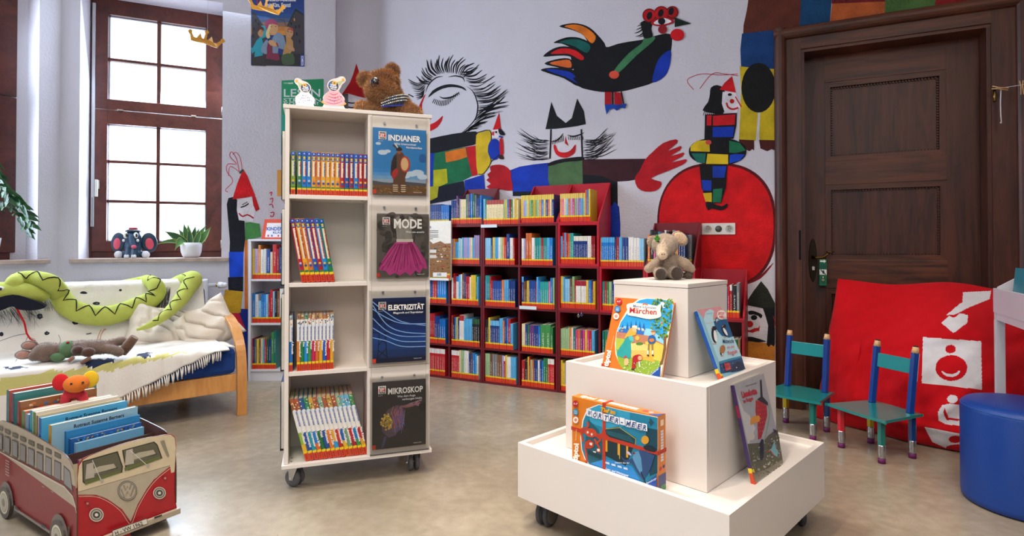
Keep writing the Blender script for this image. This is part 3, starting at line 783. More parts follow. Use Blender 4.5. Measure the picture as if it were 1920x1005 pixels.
A.disc(*c4([(372, 367)])[0], 4.4, 4.2, '#c01a22'); A.line(c4([(352, 372), (358, 388), (375, 396), (395, 390)]), 3.4, '#c01a22', 3); A.disc(*c4([(364, 343)])[0], 4, 2.6, BLK); A.line(c4([(384, 350), (400, 378), (406, 388)]), 2, RED)
A.poly(c4([(274, 415), (390, 409), (388, 455), (378, 503), (272, 505)]), BLK, 0)
A.poly(c4([(303, 420), (384, 414), (382, 452), (303, 456)]), '#c41820'); A.poly(c4([(281, 418), (298, 418), (297, 455), (280, 455)]), '#c41820'); A.poly(c4([(302, 461), (380, 459), (376, 497), (302, 497)]), BLU)
A.poly(sup(*c4([(320, 549)])[0], 54, 25.5, .9), BLK)
A.poly(c4([(222, 530), (245, 510), (290, 508), (292, 550), (222, 548)]), '#d2b31e'); A.poly(c4([(362, 510), (400, 518), (422, 545), (385, 555), (362, 553)]), '#1b6a48')
A.poly(c4([(225, 556), (277, 556), (274, 592), (245, 588)]), '#1b6a58'); A.poly(c4([(283, 557), (358, 560), (358, 595), (278, 594)]), '#d2b31e'); A.poly(c4([(364, 562), (385, 558), (420, 560), (400, 582), (362, 592)]), '#1643c0'); A.disc(*c4([(287, 516)])[0], 5.5, 4.5, '#d84a4a')
A.poly(c4([(254, 596), (356, 600), (350, 680), (332, 736), (284, 736), (262, 680)]), BLK)
A.poly(c4([(302, 602), (352, 602), (345, 644), (302, 644)]), '#1638a0'); A.poly(c4([(262, 652), (298, 654), (297, 692), (266, 690)]), '#1638a0'); A.poly(c4([(304, 686), (338, 682), (332, 734), (302, 733)]), '#1b6a48'); A.poly(c4([(267, 700), (299, 698), (299, 732), (276, 730)]), '#c9a61e')
A.poly(c4([(276, 734), (300, 736), (335, 748), (355, 736), (353, 752), (330, 762), (300, 755), (285, 762)]), BLK, 2)
done(M_)
# ---- patchwork beast over the door
M_ = mural('painted_patchwork_beast', wall_mural, PB, nB); A = M_[0]
A.poly(c4([(440, -60), (640, -60), (622, 82), (560, 95), (520, 112), (412, 124), (414, 90), (425, 40)]), '#5c2a1e', 0)
A.poly(c4([(408, 122), (526, 108), (527, 300), (405, 245), (402, 180)]), '#123a70', 0)
A.poly(c4([(400, 240), (440, 245), (527, 250), (527, 512), (472, 510), (466, 405), (458, 510), (397, 508), (405, 330)]), '#c9ae1e', 0)
A.poly(c4([(466, 400), (474, 400), (470, 512), (461, 512)]), WHITE); A.poly(clipx([(1180 + (468 + 62 * math.cos(t)) / 1.932, (318 + 90 * math.sin(t)) / 1.932) for t in [2 * math.pi * i / 28 for i in range(28)]], 1452.6), '#121214')
A.poly(c4([(397, 505), (452, 508), (452, 545), (445, 540), (435, 548), (420, 540), (400, 545)]), '#4a1c18', 0); A.poly(c4([(470, 507), (527, 508), (527, 545), (515, 540), (500, 548), (475, 538)]), '#4a1c18', 0)
c5 = lambda pts: Z(1440, 0, 2.0104, pts)
for pts, col in (([(128, -60), (245, -60), (232, 92), (118, 108)], '#0f3f66'), ([(240, -60), (442, -60), (442, 12), (240, 14)], '#6a1a20'), ([(242, 14), (442, 6), (442, 66), (232, 94)], '#b3582a'), ([(442, -60), (640, -60), (628, 40), (440, 65)], '#4a6a34'), ([(636, -60), (800, -60), (790, 18), (628, 40)], '#8a1a1c')): A.poly(c5(pts), col)
A.poly(c5([(0, -60), (128, -60), (118, 108), (20, 118), (0, 110)]), '#5c2a1e')
done(M_)
# ---- clown at the foot of the wall
M_ = mural('painted_clown', wall_mural, PB, nB); A = M_[0]
c6 = lambda pts: Z(1290, 470, 5.289, pts)
A.poly(c6([(575, 880), (700, 905), (862, 930), (862, 1420), (575, 1420)]), '#c47a2a')
A.poly(c6([(560, 560), (745, 575), (790, 740), (785, 905), (585, 895), (560, 800)]), '#ddd8de')
A.poly(c6([(725, 302), (790, 380), (862, 520), (862, 565), (740, 572), (585, 540), (585, 500), (650, 400)]), '#23261f', 0)
A.poly(c6([(740, 565), (862, 560), (862, 925), (850, 950), (825, 930), (800, 955), (780, 930), (785, 880), (795, 740), (770, 650)]), '#121217', 0)
A.poly(c6([(598, 602), (640, 595), (700, 615), (738, 640), (722, 672), (700, 650), (650, 632), (605, 635)]), '#17171a', 2); A.disc(*c6([(655, 663)])[0], 6, 4.8, '#15151a'); A.disc(*c6([(612, 728)])[0], 6.6, 6.2, '#c01a22')
A.poly(c6([(565, 778), (610, 790), (660, 768), (698, 765), (712, 738), (708, 795), (670, 800), (640, 815), (580, 800)]), '#b81a24', 0)
A.poly(c6([(560, 850), (640, 855), (700, 872), (780, 900), (700, 908), (590, 895), (560, 890)]), '#15151a', 0); A.line(c6([(845, 650), (860, 700), (858, 760)]), 1.4, '#a01a20', 3)
done(M_)
# ---- jester beside the window
M_ = mural('painted_jester', wall_window, PW, nW); A = M_[0]
c2 = lambda pts: Z(400, 280, 2.185, pts)
A.poly(c2([(128, 368), (140, 372), (142, 660), (128, 655)]), '#d0702a'); A.poly(c2([(100, 652), (142, 655), (140, 980), (120, 1000), (105, 760)]), '#16308c')
for pts in ([(108, 100), (95, 40), (75, 10), (68, 30), (95, 60), (60, 60), (55, 90), (80, 130), (50, 165), (60, 175)],): A.line(c2(pts), 1.3, '#c83a50', 4)
for pts in ([(118, 85), (110, 35), (92, 12), (80, 22)], [(110, 95), (70, 70), (62, 110)]): A.line(c2(pts), 1.2, '#c83a50', 4)
A.poly(c2([(55, 225), (62, 200), (80, 195), (100, 208), (128, 290), (130, 370), (124, 425), (66, 425), (68, 380)]), '#1a1c26', 0)
A.poly(c2([(98, 208), (160, 196), (172, 240), (162, 298), (105, 290), (96, 250)]), '#e4dee4', 0)
A.poly(c2([(78, 205), (98, 140), (122, 80), (140, 110), (172, 190), (120, 200)]), '#cc1a22', 0); A.poly(c2([(158, 190), (172, 192), (190, 245), (175, 255), (164, 230)]), '#c41a22', 0)
A.line(c2([(108, 98), (122, 84)]), 4, '#1a4a40')
A.line(c2([(112, 238), (130, 232), (145, 222)]), 2.2, '#15151a', 3); A.line(c2([(105, 262), (120, 275), (140, 268), (165, 282)]), 2.6, '#b01a24', 3); A.line(c2([(118, 228), (140, 215)]), 1.2, '#15151a')
A.poly(c2([(130, 300), (150, 298), (190, 305), (196, 358), (165, 366), (130, 372)]), '#4a8a4a', 0)
A.poly(c2([(64, 420), (124, 420), (122, 522), (66, 525)]), '#1846c4', 0); A.poly(c2([(60, 524), (123, 522), (122, 582), (62, 580)]), '#1a1a28', 0); A.poly(c2([(48, 575), (120, 582), (112, 668), (70, 680), (34, 670)]), '#c79a22', 0); A.poly(c2([(42, 672), (106, 670), (132, 738), (100, 768), (34, 768)]), '#c4203c', 0)
for pts in ([(230, 180), (240, 175), (236, 190)], [(232, 205), (244, 200), (240, 220)], [(228, 228), (240, 225), (245, 240)], [(234, 260), (248, 258), (244, 275), (232, 272)], [(240, 290), (232, 305), (245, 312)]): A.line(c2(pts), 1.8, '#c4203c', 3)
done(M_)
# ---- little wizard in the corner
PN = KB.copy()
M_ = mural('painted_gnome', wall_niche, PN, nW); A = M_[0]
c8 = lambda pts: Z(520, 100, 6.4, pts)
A.poly(c8([(948, 122), (975, 200), (1010, 330), (1060, 540), (960, 515), (850, 482), (775, 492), (870, 350), (910, 250)]), '#b4161e', 0)
A.poly(c8([(850, 490), (1060, 545), (1060, 900), (850, 900)]), '#d8d2d8'); A.poly(c8([(778, 492), (850, 485), (850, 900), (775, 900)]), '#3a3a42', 0)
for y in (590, 645): A.line(c8([(850, y), (900, y + 8), (960, y), (985, y + 6)]), 2.4, '#22222a', 3)
for i in range(7): A.line(c8([(785 + i * 10, 500), (782 + i * 10, 700)]), .6, '#8a8a92', step=False)
done(M_)
# ================================================================== books
COLN = {'red': ['#b01c24', '#c3222a', '#8e1a20'], 'dark blue': ['#1a3a80', '#16306a', '#1f4a98'], 'bright blue': ['#1c78c8', '#2a86d8', '#1268b8'], 'sky blue': ['#52a8dc', '#6ab6e2', '#8cc4e6'],
        'teal': ['#1a8a8a', '#2a9c98', '#10706c'], 'green': ['#2a7a44', '#3f8a4a', '#1e5e3a'], 'pale green': ['#9ab88a', '#8aae7a', '#b2c69a'], 'yellow': ['#e0c040', '#d8b030', '#e8cc5c'],
        'orange': ['#d8742a', '#c8642a', '#e08a3c'], 'white': ['#e4e2de', '#d8d8da', '#eceae4'], 'cream': ['#e2d4a8', '#dccfa4', '#d8c898'], 'brown': ['#6a4630', '#7c5438', '#8a6448'],
        'purple': ['#6a3a78', '#54305e', '#8a6aa8'], 'pink': ['#c83a78', '#d86a9a', '#b02a68'], 'black': ['#1c1c22', '#26242a', '#15161c'], 'grey': ['#7c7c80', '#8c8a88', '#646870'], 'mauve': ['#a898c4', '#c0a6cc', '#9888b4']}
LIGHT = {'white', 'cream', 'yellow', 'sky blue', 'pale green', 'mauve'}
rb = random.Random(11)
PALETTES = {
    'mix': list(COLN), 'blue': ['dark blue', 'bright blue', 'sky blue', 'dark blue', 'teal', 'white', 'red', 'yellow'], 'bluew': ['bright blue', 'sky blue', 'sky blue', 'white', 'mauve', 'yellow', 'dark blue'],
    'warm': ['red', 'orange', 'yellow', 'pink', 'brown', 'white', 'red'], 'green': ['green', 'pale green', 'teal', 'yellow', 'cream'], 'red': ['red', 'red', 'pink', 'white', 'red'], 'pastel': ['yellow', 'sky blue', 'pale green', 'orange', 'cream', 'mauve', 'pink', 'yellow'],
    'drab': ['brown', 'grey', 'brown', 'pale green', 'grey', 'mauve'], 'pinkb': ['pink', 'red', 'pink', 'orange', 'purple', 'bright blue', 'sky blue', 'bright blue']}
def seq_colours(n, pal, rnd):
    out = []
    while len(out) < n:
        c = rnd.choice(PALETTES[pal]); k = rnd.choice([1, 1, 1, 2, 3, 4]) if pal != 'mix' else rnd.choice([1, 1, 2])
        h = rnd.choice(COLN[c]); out += [(c, h)] * k
    return out[:n]
def add_book(m, T, t, h, d, col, ink, stick=True, yellow=True, top=None, uoff=0.0, white_title=False, foot=.034, full=False):
    """one upright book in frame T: spine at y=0 facing -y, x across the thickness, page block inside two boards"""
    m.T = T; c = .0016; u = uoff
    def suv(z0, z1): return [(u + .02, h - z0), (u + .98, h - z0), (u + .98, h - z1), (u + .02, h - z1)]
    # spine as a shallow round of three facets
    xs = [0, t * .22, t * .78, t]; ys = [.0022, 0, 0, .0022]; z = 0
    bands = [(0, foot, '#d03a1c')] if stick else []
    if stick and yellow: bands.append((foot, foot + .011, '#e6c818'))
    z = bands[-1][1] if bands else 0
    if white_title: bands += [(z, h * .52, col), (h * .52, h * .9, '#e6e4e2'), (h * .9, h, top or col)]
    elif top: bands += [(z, h * .82, col), (h * .82, h, top)]
    else: bands += [(z, h, col)]
    for a, b, cc in bands:
        for i in range(3):
            uu = [(u + xs[i] / t, h - a), (u + xs[i + 1] / t, h - a), (u + xs[i + 1] / t, h - b), (u + xs[i] / t, h - b)]
            m.add([(xs[i], ys[i], a), (xs[i + 1], ys[i + 1], a), (xs[i + 1], ys[i + 1], b), (xs[i], ys[i], b)], [(0, 1, 2, 3)], cc, False, 0, [uu], ink if cc == col or cc == '#e6e4e2' else cc)
    m.box(0, c, .0022, d, 0, h, col); m.box(t - c, t, .0022, d, 0, h, col)
    m.add([(x, y, zz) for zz in (0, h) for x, y in zip(xs, ys)], [(0, 3, 2, 1), (4, 5, 6, 7)], col)
def page_block(m, T, t, h, d):
    m.T = T; c = .0018; m.box(c, t - c, .0024, d - .004, .003, h - .003, '#d9d0bd', 1)
ORD = ['first', 'second', 'third', 'fourth', 'fifth', 'sixth', 'seventh', 'eighth', 'ninth', 'tenth', 'eleventh', 'twelfth', 'thirteenth', 'fourteenth', 'fifteenth', 'sixteenth', 'seventeenth', 'eighteenth', 'nineteenth', 'twentieth', 'twenty-first']
BOOKS = []        # dictionaries gathered for the big bookcase: the 280 that show largest become books of their own
def gather(T, t, h, d, cname, col, ink, where, group, **kw):
    c = T @ Vector((t / 2, 0, h / 2)); px, py = proj(c); a = proj(T @ Vector((0, 0, 0))); b = proj(T @ Vector((t, 0, h)))
    BOOKS.append(dict(T=T, t=t, h=h, d=d, cname=cname, col=col, ink=ink, where=where, group=group, kw=kw, size=abs((b[0] - a[0]) * (b[1] - a[1])), px=px))

# ================================================================== red modular bookcase along the mural wall
PS = onz(1046, 736); PS.z = 0                      # front bottom point of the upright between third and fourth column
TS = fr(PS, A_B)
CW = [-1.262, -.942, -.632, -.316, 0.0, .315, .642, .968, 1.268]     # uprights
ZR = [0.0, .275, .602, .925, 1.236]
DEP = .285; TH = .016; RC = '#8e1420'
def unit(name, cols, z0, z1, shelves, label, wide=True, dark=0):
    x0, x1 = CW[cols[0]], CW[cols[1] + 1]; rc = dark or RC
    root = thing(name, label, 'bookcase', TS @ Vector(((x0 + x1) / 2, DEP / 2, z0)), A_B, 'red bookcase modules along the mural wall')
    g = .001
    for x in (x0 + g, x1 - TH - g):
        m = MB(TS); m.box(x, x + TH, 0, DEP, z0, z1, rc); m.build('side_panel', 'red_laminate', root, bevel=.001)
    for c in range(cols[0], cols[1]):
        m = MB(TS); x = CW[c + 1] - TH / 2; m.box(x, x + TH, 0.004, DEP, z0 + TH, z1 - TH, rc); m.build('upright', 'red_laminate', root)
    zz = [z0] + shelves + [z1 - TH]
    for i, z in enumerate(zz):
        m = MB(TS); m.box(x0 + TH + g, x1 - TH - g, 0.001, DEP, z, z + TH, rc); m.build('shelf_board', 'red_laminate', root, bevel=.001)
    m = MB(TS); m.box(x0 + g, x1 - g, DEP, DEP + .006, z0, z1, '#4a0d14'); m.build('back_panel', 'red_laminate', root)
    return root
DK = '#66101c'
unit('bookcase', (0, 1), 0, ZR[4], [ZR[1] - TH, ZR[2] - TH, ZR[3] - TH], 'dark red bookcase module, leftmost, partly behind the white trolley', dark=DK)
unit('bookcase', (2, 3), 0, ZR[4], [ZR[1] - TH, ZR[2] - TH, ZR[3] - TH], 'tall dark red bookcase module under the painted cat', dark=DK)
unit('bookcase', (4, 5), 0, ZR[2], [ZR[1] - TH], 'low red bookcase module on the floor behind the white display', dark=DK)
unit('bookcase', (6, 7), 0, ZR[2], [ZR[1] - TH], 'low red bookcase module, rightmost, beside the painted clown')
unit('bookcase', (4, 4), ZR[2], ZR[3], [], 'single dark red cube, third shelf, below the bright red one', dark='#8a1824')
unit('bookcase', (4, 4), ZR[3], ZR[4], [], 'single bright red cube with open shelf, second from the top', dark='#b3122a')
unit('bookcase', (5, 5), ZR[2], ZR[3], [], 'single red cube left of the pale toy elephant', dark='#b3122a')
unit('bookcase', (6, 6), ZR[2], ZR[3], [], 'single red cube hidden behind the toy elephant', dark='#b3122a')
def bin_(c, z0, label, col='#a8162a'):
    x0, x1 = CW[c], CW[c + 1]; h = .31
    root = thing('book_bin', label, 'book bin', TS @ Vector(((x0 + x1) / 2, DEP / 2, z0)), A_B, 'slant-sided red book bins on top of the bookcase')
    T = TS
    for x in (x0 + .001, x1 - .011):
        m = MB(T); m.prism([(.002, z0 + .001), (DEP, z0 + .001), (DEP, z0 + h), (DEP - .012, z0 + h), (.002, z0 + .022)], x, x + .010, col, 'x'); m.build('side_panel', 'red_laminate', root, bevel=.0008)
    m = MB(T); m.box(x0 + .011, x1 - .011, DEP - .010, DEP, z0 + .001, z0 + h, col); m.build('back_panel', 'red_laminate', root)
    m = MB(T); m.box(x0 + .011, x1 - .011, .002, DEP - .010, z0 + .001, z0 + .009, col); m.build('bottom_board', 'red_laminate', root)
bin_(1, ZR[4] - .02 + .02, 'dark red slant-sided book bin on the bookcase top, leftmost', '#6e1a24')
bin_(3, ZR[4], 'red slant-sided book bin, second from the right on the bookcase top'); bin_(4, ZR[4], 'bright red slant-sided book bin at the right end of the bookcase top', '#b8142a')
bin_(6, ZR[3], 'dark red slant-sided book bin behind the toy elephant', '#7c1a24'); bin_(7, ZR[2], 'red slant-sided book bin at the far right beside the clown', '#b0142a')

FLOORN = {4: 'top row', 3: 'second row', 2: 'third row', 1: 'fourth row', 0: 'bottom row'}
COLNAME = ['first', 'second', 'third', 'fourth', 'fifth', 'sixth', 'seventh', 'eighth', 'ninth']
def fill(c, r, zbase, pal, hh=(.19, .225), x_from=None, x_to=None, tt=(.013, .022), y=.006, stop=1.0, specials=None, lift=0, extra='', seed=0, dr=(.14, .19)):
    rnd = random.Random(c * 17 + r * 101 + seed)
    x0 = CW[c] + TH + .003 if x_from is None else x_from; x1 = CW[c + 1] - TH - .003 if x_to is None else x_to
    x1 = x0 + (x1 - x0) * stop; i = 0; x = x0; seqs = []; items = []
    if specials: items = list(specials)
    while x < x1 - .012:
        if not items:
            cn = rnd.choice(PALETTES[pal]); h0 = rnd.uniform(*hh); t0 = rnd.uniform(*tt); col = rnd.choice(COLN[cn])
            k = rnd.choice([1, 1, 2, 3, 4, 5]) if pal != 'mix' else rnd.choice([1, 1, 2, 3])
            items = [(cn, col, h0, t0)] * k
        it = items.pop(0); cn, col, h, t = it[:4]; kw = dict(it[4]) if len(it) > 4 else {}
        if x + t > x1: break
        if h is None: h = rnd.uniform(*hh)
        yy = y + rnd.uniform(0, .004); d = min(rnd.uniform(*dr), DEP - yy - .012)
        ink = '#f2efe6' if cn not in LIGHT else rnd.choice(['#20304a', '#8a2030', '#3a3a3a'])
        T = TS @ Matrix.Translation((x, yy, zbase + lift + .0005))
        kw.setdefault('uoff', rnd.randrange(0, 40))
        vis = ('book', FLOORN[r])
        gather(T, t, h, d, cn, col, ink, f'{ORD[min(i, 20)]} from left{extra}, {FLOORN[r]} of {COLNAME[c]} red column'.replace('row of', 'row,'), f'books standing in the red bookcase, {FLOORN[r]}', **kw)
        x += t + rnd.choice([.0003, .0003, .0006, .0012]); i += 1
S = lambda cn, h, t, n, ci=0, **kw: [(cn, COLN[cn][ci], h, t, kw)] * n
f = ZR
for r, zb_, hmin, hmax in ((0, TH, .185, .225), (1, f[1], .195, .25), (2, f[2], .19, .245), (3, f[3], .185, .235)):
    for c in range(0, 5):
        if c == 4 and r in (0, 2, 3): continue
        sp = None; pal = {(0, 3): 'bluew', (1, 3): 'bluew', (2, 3): 'bluew', (3, 3): 'blue', (0, 2): 'blue', (1, 2): 'warm', (2, 2): 'blue', (3, 2): 'blue', (0, 1): 'blue', (1, 1): 'blue', (2, 1): 'blue', (3, 1): 'green', (4, 1): 'pinkb', (0, 0): 'red', (1, 0): 'blue', (2, 0): 'drab', (3, 0): 'mix', (4, 0): 'green'}[(c, r)]
        if (c, r) == (0, 0): sp = S('red', .2, .0185, 1) + S('teal', .19, .018, 1) + S('red', .215, .0165, 16, 1, top='#e6e2e0')
        if (c, r) == (1, 0): sp = S('red', .215, .0175, 4, 1, top='#e6e2e0') + S('cream', .22, .016, 1) + S('pale green', .22, .03, 1) + S('white', .22, .02, 2) + S('dark blue', .2, .02, 1) + S('brown', .215, .014, 1) + S('bright blue', .21, .022, 1) + S('sky blue', .2, .016, 1)
        if (c, r) == (2, 0): sp = S('pale green', .215, .021, 2) + S('brown', .215, .021, 1) + S('grey', .215, .02, 2) + S('brown', .212, .02, 2, 1) + S('mauve', .21, .015, 1) + S('red', .208, .013, 1, top='#e6e2e0') + S('yellow', .215, .013, 1) + S('white', .205, .016, 2) + S('sky blue', .205, .022, 2) + S('bright blue', .19, .02, 2)
        if (c, r) == (3, 0): sp = S('red', .19, .026, 1) + S('black', .185, .021, 1) + S('yellow', .22, .012, 1) + S('red', .215, .01, 1) + S('pale green', .2, .014, 1) + S('orange', .2, .013, 1) + S('dark blue', .2, .016, 2) + S('white', .2, .016, 1) + S('dark blue', .2, .015, 1) + S('bright blue', .2, .015, 1) + S('green', .22, .017, 2) + S('red', .22, .016, 3, 1, top='#e0ded8')
        if (c, r) == (1, 1): sp = S('red', .235, .012, 1) + S('black', .22, .018, 1) + S('bright blue', .22, .014, 1) + S('yellow', .222, .013, 1) + S('dark blue', .215, .014, 1) + S('white', .24, .014, 3, top='#b01c24') + S('sky blue', .215, .0145, 5) + S('black', .215, .0165, 4, top='#2a5a3a')
        if (c, r) == (2, 1): sp = S('black', .22, .014, 2) + S('yellow', .235, .015, 1) + S('dark blue', .215, .0155, 5, top='#6ab6e2') + S('sky blue', .235, .03, 1) + S('orange', .22, .014, 1) + S('dark blue', .235, .016, 1) + S('bright blue', .24, .014, 1) + S('red', .235, .02, 1) + S('sky blue', .2, .022, 1) + S('cream', .205, .028, 1)
        if (c, r) == (3, 1): sp = S('cream', .205, .0145, 2) + S('dark blue', .205, .02, 1) + S('green', .2, .012, 1) + S('purple', .2, .018, 2) + S('dark blue', .2, .018, 2) + S('bright blue', .195, .016, 1) + S('green', .21, .042, 1, 1) + S('green', .212, .038, 1, 1) + S('green', .195, .017, 1) + S('yellow', .195, .017, 2)
        if (c, r) == (4, 1): sp = S('pale green', .19, .018, 3) + S('pale green', .2, .014, 1) + S('orange', .2, .014, 1) + S('white', .2, .012, 1) + S('teal', .2, .018, 1, 2) + S('pink', .19, .018, 1) + S('orange', .19, .018, 1, 1) + S('purple', .19, .015, 1) + S('pink', .19, .018, 1) + S('yellow', .19, .015, 1) + S('pink', .19, .018, 1) + S('red', .19, .016, 1) + S('sky blue', .19, .022, 1) + S('bright blue', .19, .022, 2)
        if (c, r) == (1, 2): sp = S('white', .21, .014, 1) + S('red', .245, .015, 1) + S('red', .225, .012, 1) + S('white', .22, .012, 2, top='#2a86d8') + S('sky blue', .235, .017, 1) + S('white', .24, .014, 1) + S('brown', .25, .02, 1) + S('dark blue', .24, .015, 1) + S('red', .225, .016, 2) + S('white', .22, .012, 1) + S('yellow', .235, .014, 3) + S('green', .24, .012, 1) + S('sky blue', .225, .012, 1)
        if (c, r) == (2, 2): sp = S('sky blue', .235, .013, 1, top='#2a9c98') + S('teal', .235, .013, 2) + S('red', .23, .013, 1) + S('red', .2, .012, 1) + S('dark blue', .195, .0155, 5, 2) + S('orange', .205, .02, 1) + S('sky blue', .205, .018, 2) + S('dark blue', .2, .018, 3) + S('orange', .205, .022, 1)
        if (c, r) == (3, 2): sp = S('dark blue', .235, .016, 1, top='#52a8dc') + S('brown', .2, .014, 2) + S('yellow', .205, .015, 1) + S('dark blue', .205, .013, 4, 2) + S('red', .2, .008, 1) + S('sky blue', .235, .014, 1) + S('bright blue', .21, .014, 1) + S('teal', .2, .0165, 4, 1) + S('pink', .205, .014, 1, 1) + S('bright blue', .23, .017, 1) + S('pale green', .23, .014, 1)
        if (c, r) == (1, 3): sp = S('mauve', .2, .0145, 1) + S('orange', .2, .017, 1, 2) + S('sky blue', .175, .015, 2) + S('sky blue', .205, .02, 1, 2) + S('cream', .2, .011, 1) + S('sky blue', .21, .015, 1) + S('mauve', .21, .0165, 2) + S('sky blue', .21, .012, 1) + S('mauve', .21, .015, 1, 1) + S('cream', .21, .017, 1) + S('sky blue', .205, .015, 1)
        if (c, r) == (2, 3): sp = S('sky blue', .205, .0165, 3, 2) + S('dark blue', .205, .015, 1) + S('yellow', .21, .018, 1) + S('sky blue', .21, .0145, 2) + S('white', .21, .019, 1) + S('pale green', .21, .019, 1, 2) + S('orange', .21, .014, 1, 2) + S('red', .21, .018, 1) + S('dark blue', .235, .026, 1) + S('white', .205, .014, 2) + S('red', .205, .012, 1)
        if (c, r) == (3, 3): sp = S('white', .2, .019, 1) + S('mauve', .2, .015, 1) + S('orange', .24, .022, 1, 1) + S('orange', .24, .024, 1, 1) + S('white', .205, .024, 1) + S('teal', .205, .017, 2) + S('teal', .205, .018, 1, 1) + S('red', .205, .016, 1) + S('teal', .205, .015, 2) + S('sky blue', .205, .022, 1) + S('bright blue', .205, .022, 1)
        fill(c, r, zb_ + .0005, pal, (hmin, hmax), specials=sp, stop=.97)
# the single cubes
fill(4, 3, f[3] + TH, 'blue', (.19, .215), specials=S('sky blue', .2, .015, 1) + S('red', .225, .014, 1) + S('sky blue', .225, .012, 1) + S('red', .22, .016, 1) + S('orange', .22, .014, 1, 1) + S('teal', .222, .014, 2, 1) + S('dark blue', .2, .0125, 8, 0, top='#e0dccc') + S('white', .2, .014, 2) + S('red', .2, .014, 2, 2), x_to=CW[5] - TH - .006)
fill(4, 2, f[2] + TH, 'mix', (.19, .24), specials=S('yellow', .23, .018, 1) + S('sky blue', .225, .014, 1) + S('sky blue', .21, .018, 2, 2) + S('brown', .215, .02, 1) + S('pale green', .23, .016, 1, 1) + S('red', .205, .009, 1) + S('white', .2, .0125, 6, 0, top='#a01830') + S('yellow', .205, .016, 1) + S('bright blue', .205, .02, 1) + S('purple', .2, .014, 1, 1) + S('yellow', .2, .016, 1, 1) + S('red', .2, .02, 1))
fill(5, 2, f[2] + TH, 'green', (.19, .215), specials=S('teal', .2, .016, 1) + S('red', .2, .016, 1) + S('green', .2, .016, 1) + S('pale green', .2, .02, 1) + S('dark blue', .2, .016, 1) + S('bright blue', .205, .015, 3))
fill(5, 1, f[1], 'blue', (.19, .21), specials=S('teal', .195, .016, 1, 2) + S('green', .195, .018, 1) + S('bright blue', .195, .013, 1) + S('orange', .195, .014, 1))
fill(4, 0, TH, 'warm', (.19, .22), specials=S('yellow', .22, .014, 1) + S('yellow', .2, .02, 1, 1) + S('bright blue', .2, .014, 1) + S('sky blue', .21, .02, 1), stop=.55)
# books standing on top, in and between the bins
fill(0, 4, f[4] + .001, 'blue', (.16, .18), specials=S('yellow', .19, .012, 1) + S('orange', .175, .014, 1) + S('red', .172, .012, 1) + S('dark blue', .172, .0115, 14), x_from=CW[0] + .03, x_to=CW[1] - .004, y=.01, seed=2)
fill(1, 4, f[4] + .01, 'blue', (.2, .235), specials=S('dark blue', .19, .0115, 4) + S('purple', .225, .014, 1) + S('black', .21, .0135, 1) + S('mauve', .2, .009, 1) + S('cream', .195, .0165, 3) + S('teal', .23, .0095, 1) + S('brown', .235, .015, 1, 2) + S('dark blue', .235, .018, 1) + S('bright blue', .235, .017, 1) + S('green', .235, .02, 1, 2) + S('grey', .225, .015, 1, 2) + S('dark blue', .2, .015, 2), x_from=CW[1] + .014, x_to=CW[2] - .014)
fill(2, 4, f[4] + .001, 'pastel', (.18, .2), specials=S('sky blue', .2, .012, 1, 2) + S('teal', .2, .012, 1) + S('cream', .188, .0245, 6, top='#a84a44') + S('pale green', .188, .014, 1) + S('yellow', .188, .014, 1) + S('bright blue', .19, .016, 1) + S('red', .19, .014, 1) + S('green', .188, .016, 1) + S('cream', .19, .018, 1), x_from=CW[2] + .004, x_to=CW[3] - .003)
P16 = [('yellow', 0), ('mauve', 1), ('sky blue', 2), ('yellow', 2), ('pale green', 0), ('green', 1), ('yellow', 1), ('pale green', 1), ('pale green', 2), ('orange', 2), ('bright blue', 1), ('yellow', 2), ('dark blue', 2), ('orange', 1), ('cream', 0), ('dark blue', 0), ('yellow', 0)]
fill(3, 4, f[4] + .01, 'pastel', specials=[(a, COLN[a][b], .205, .0162, {'top': '#dcc45a'}) for a, b in P16], x_from=CW[3] + .014, x_to=CW[4] - .03)
P15 = [('orange', 2), ('pink', 1), ('cream', 1), ('sky blue', 2), ('orange', 1), ('mauve', 1), ('pink', 0), ('pale green', 1), ('mauve', 0), ('purple', 2), ('sky blue', 0), ('pale green', 2)]
fill(4, 4, f[4] + .01, 'pastel', specials=[(a, COLN[a][b], .205, .0158, {'top': '#d8c062'}) for a, b in P15] + S('orange', .225, .0125, 1, 1) + S('bright blue', .228, .0125, 1) + S('yellow', .232, .0125, 1), x_from=CW[4] + .014, x_to=CW[4] + .258)
fill(5, 3, f[3] + .001, 'bluew', specials=S('orange', .2, .008, 1) + S('bright blue', .205, .0135, 7, 0, top='#52a8dc') + S('purple', .19, .012, 1, 1) + S('red', .205, .019, 1, 2) + S('sky blue', .205, .021, 1) + S('dark blue', .2, .021, 2) + S('white', .205, .019, 2) + S('white', .2, .0185, 1) + S('white', .2, .0185, 1), x_from=CW[5] + .004, x_to=CW[6] - .006)
fill(6, 3, f[3] + .01, 'mix', specials=S('orange', .212, .016, 1) + S('black', .245, .022, 1) + S('pink', .21, .015, 1) + S('teal', .21, .014, 1) + S('yellow', .2, .018, 2) + S('green', .19, .02, 2) + S('yellow', .2, .02, 2) + S('orange', .2, .014, 1), x_from=CW[6] + .014, x_to=CW[7] - .05, dr=(.115, .122))
fill(6, 3, f[3] + .01, 'mix', specials=S('sky blue', .235, .016, 1) + S('yellow', .222, .013, 1) + S('purple', .23, .016, 1) + S('white', .245, .013, 1) + S('black', .235, .02, 1) + S('bright blue', .215, .018, 1) + S('grey', .245, .02, 1) + S('red', .245, .012, 1) + S('orange', .242, .014, 1), x_from=CW[6] + .055, x_to=CW[7] - .03, y=.135, lift=.0, extra=' at the back')
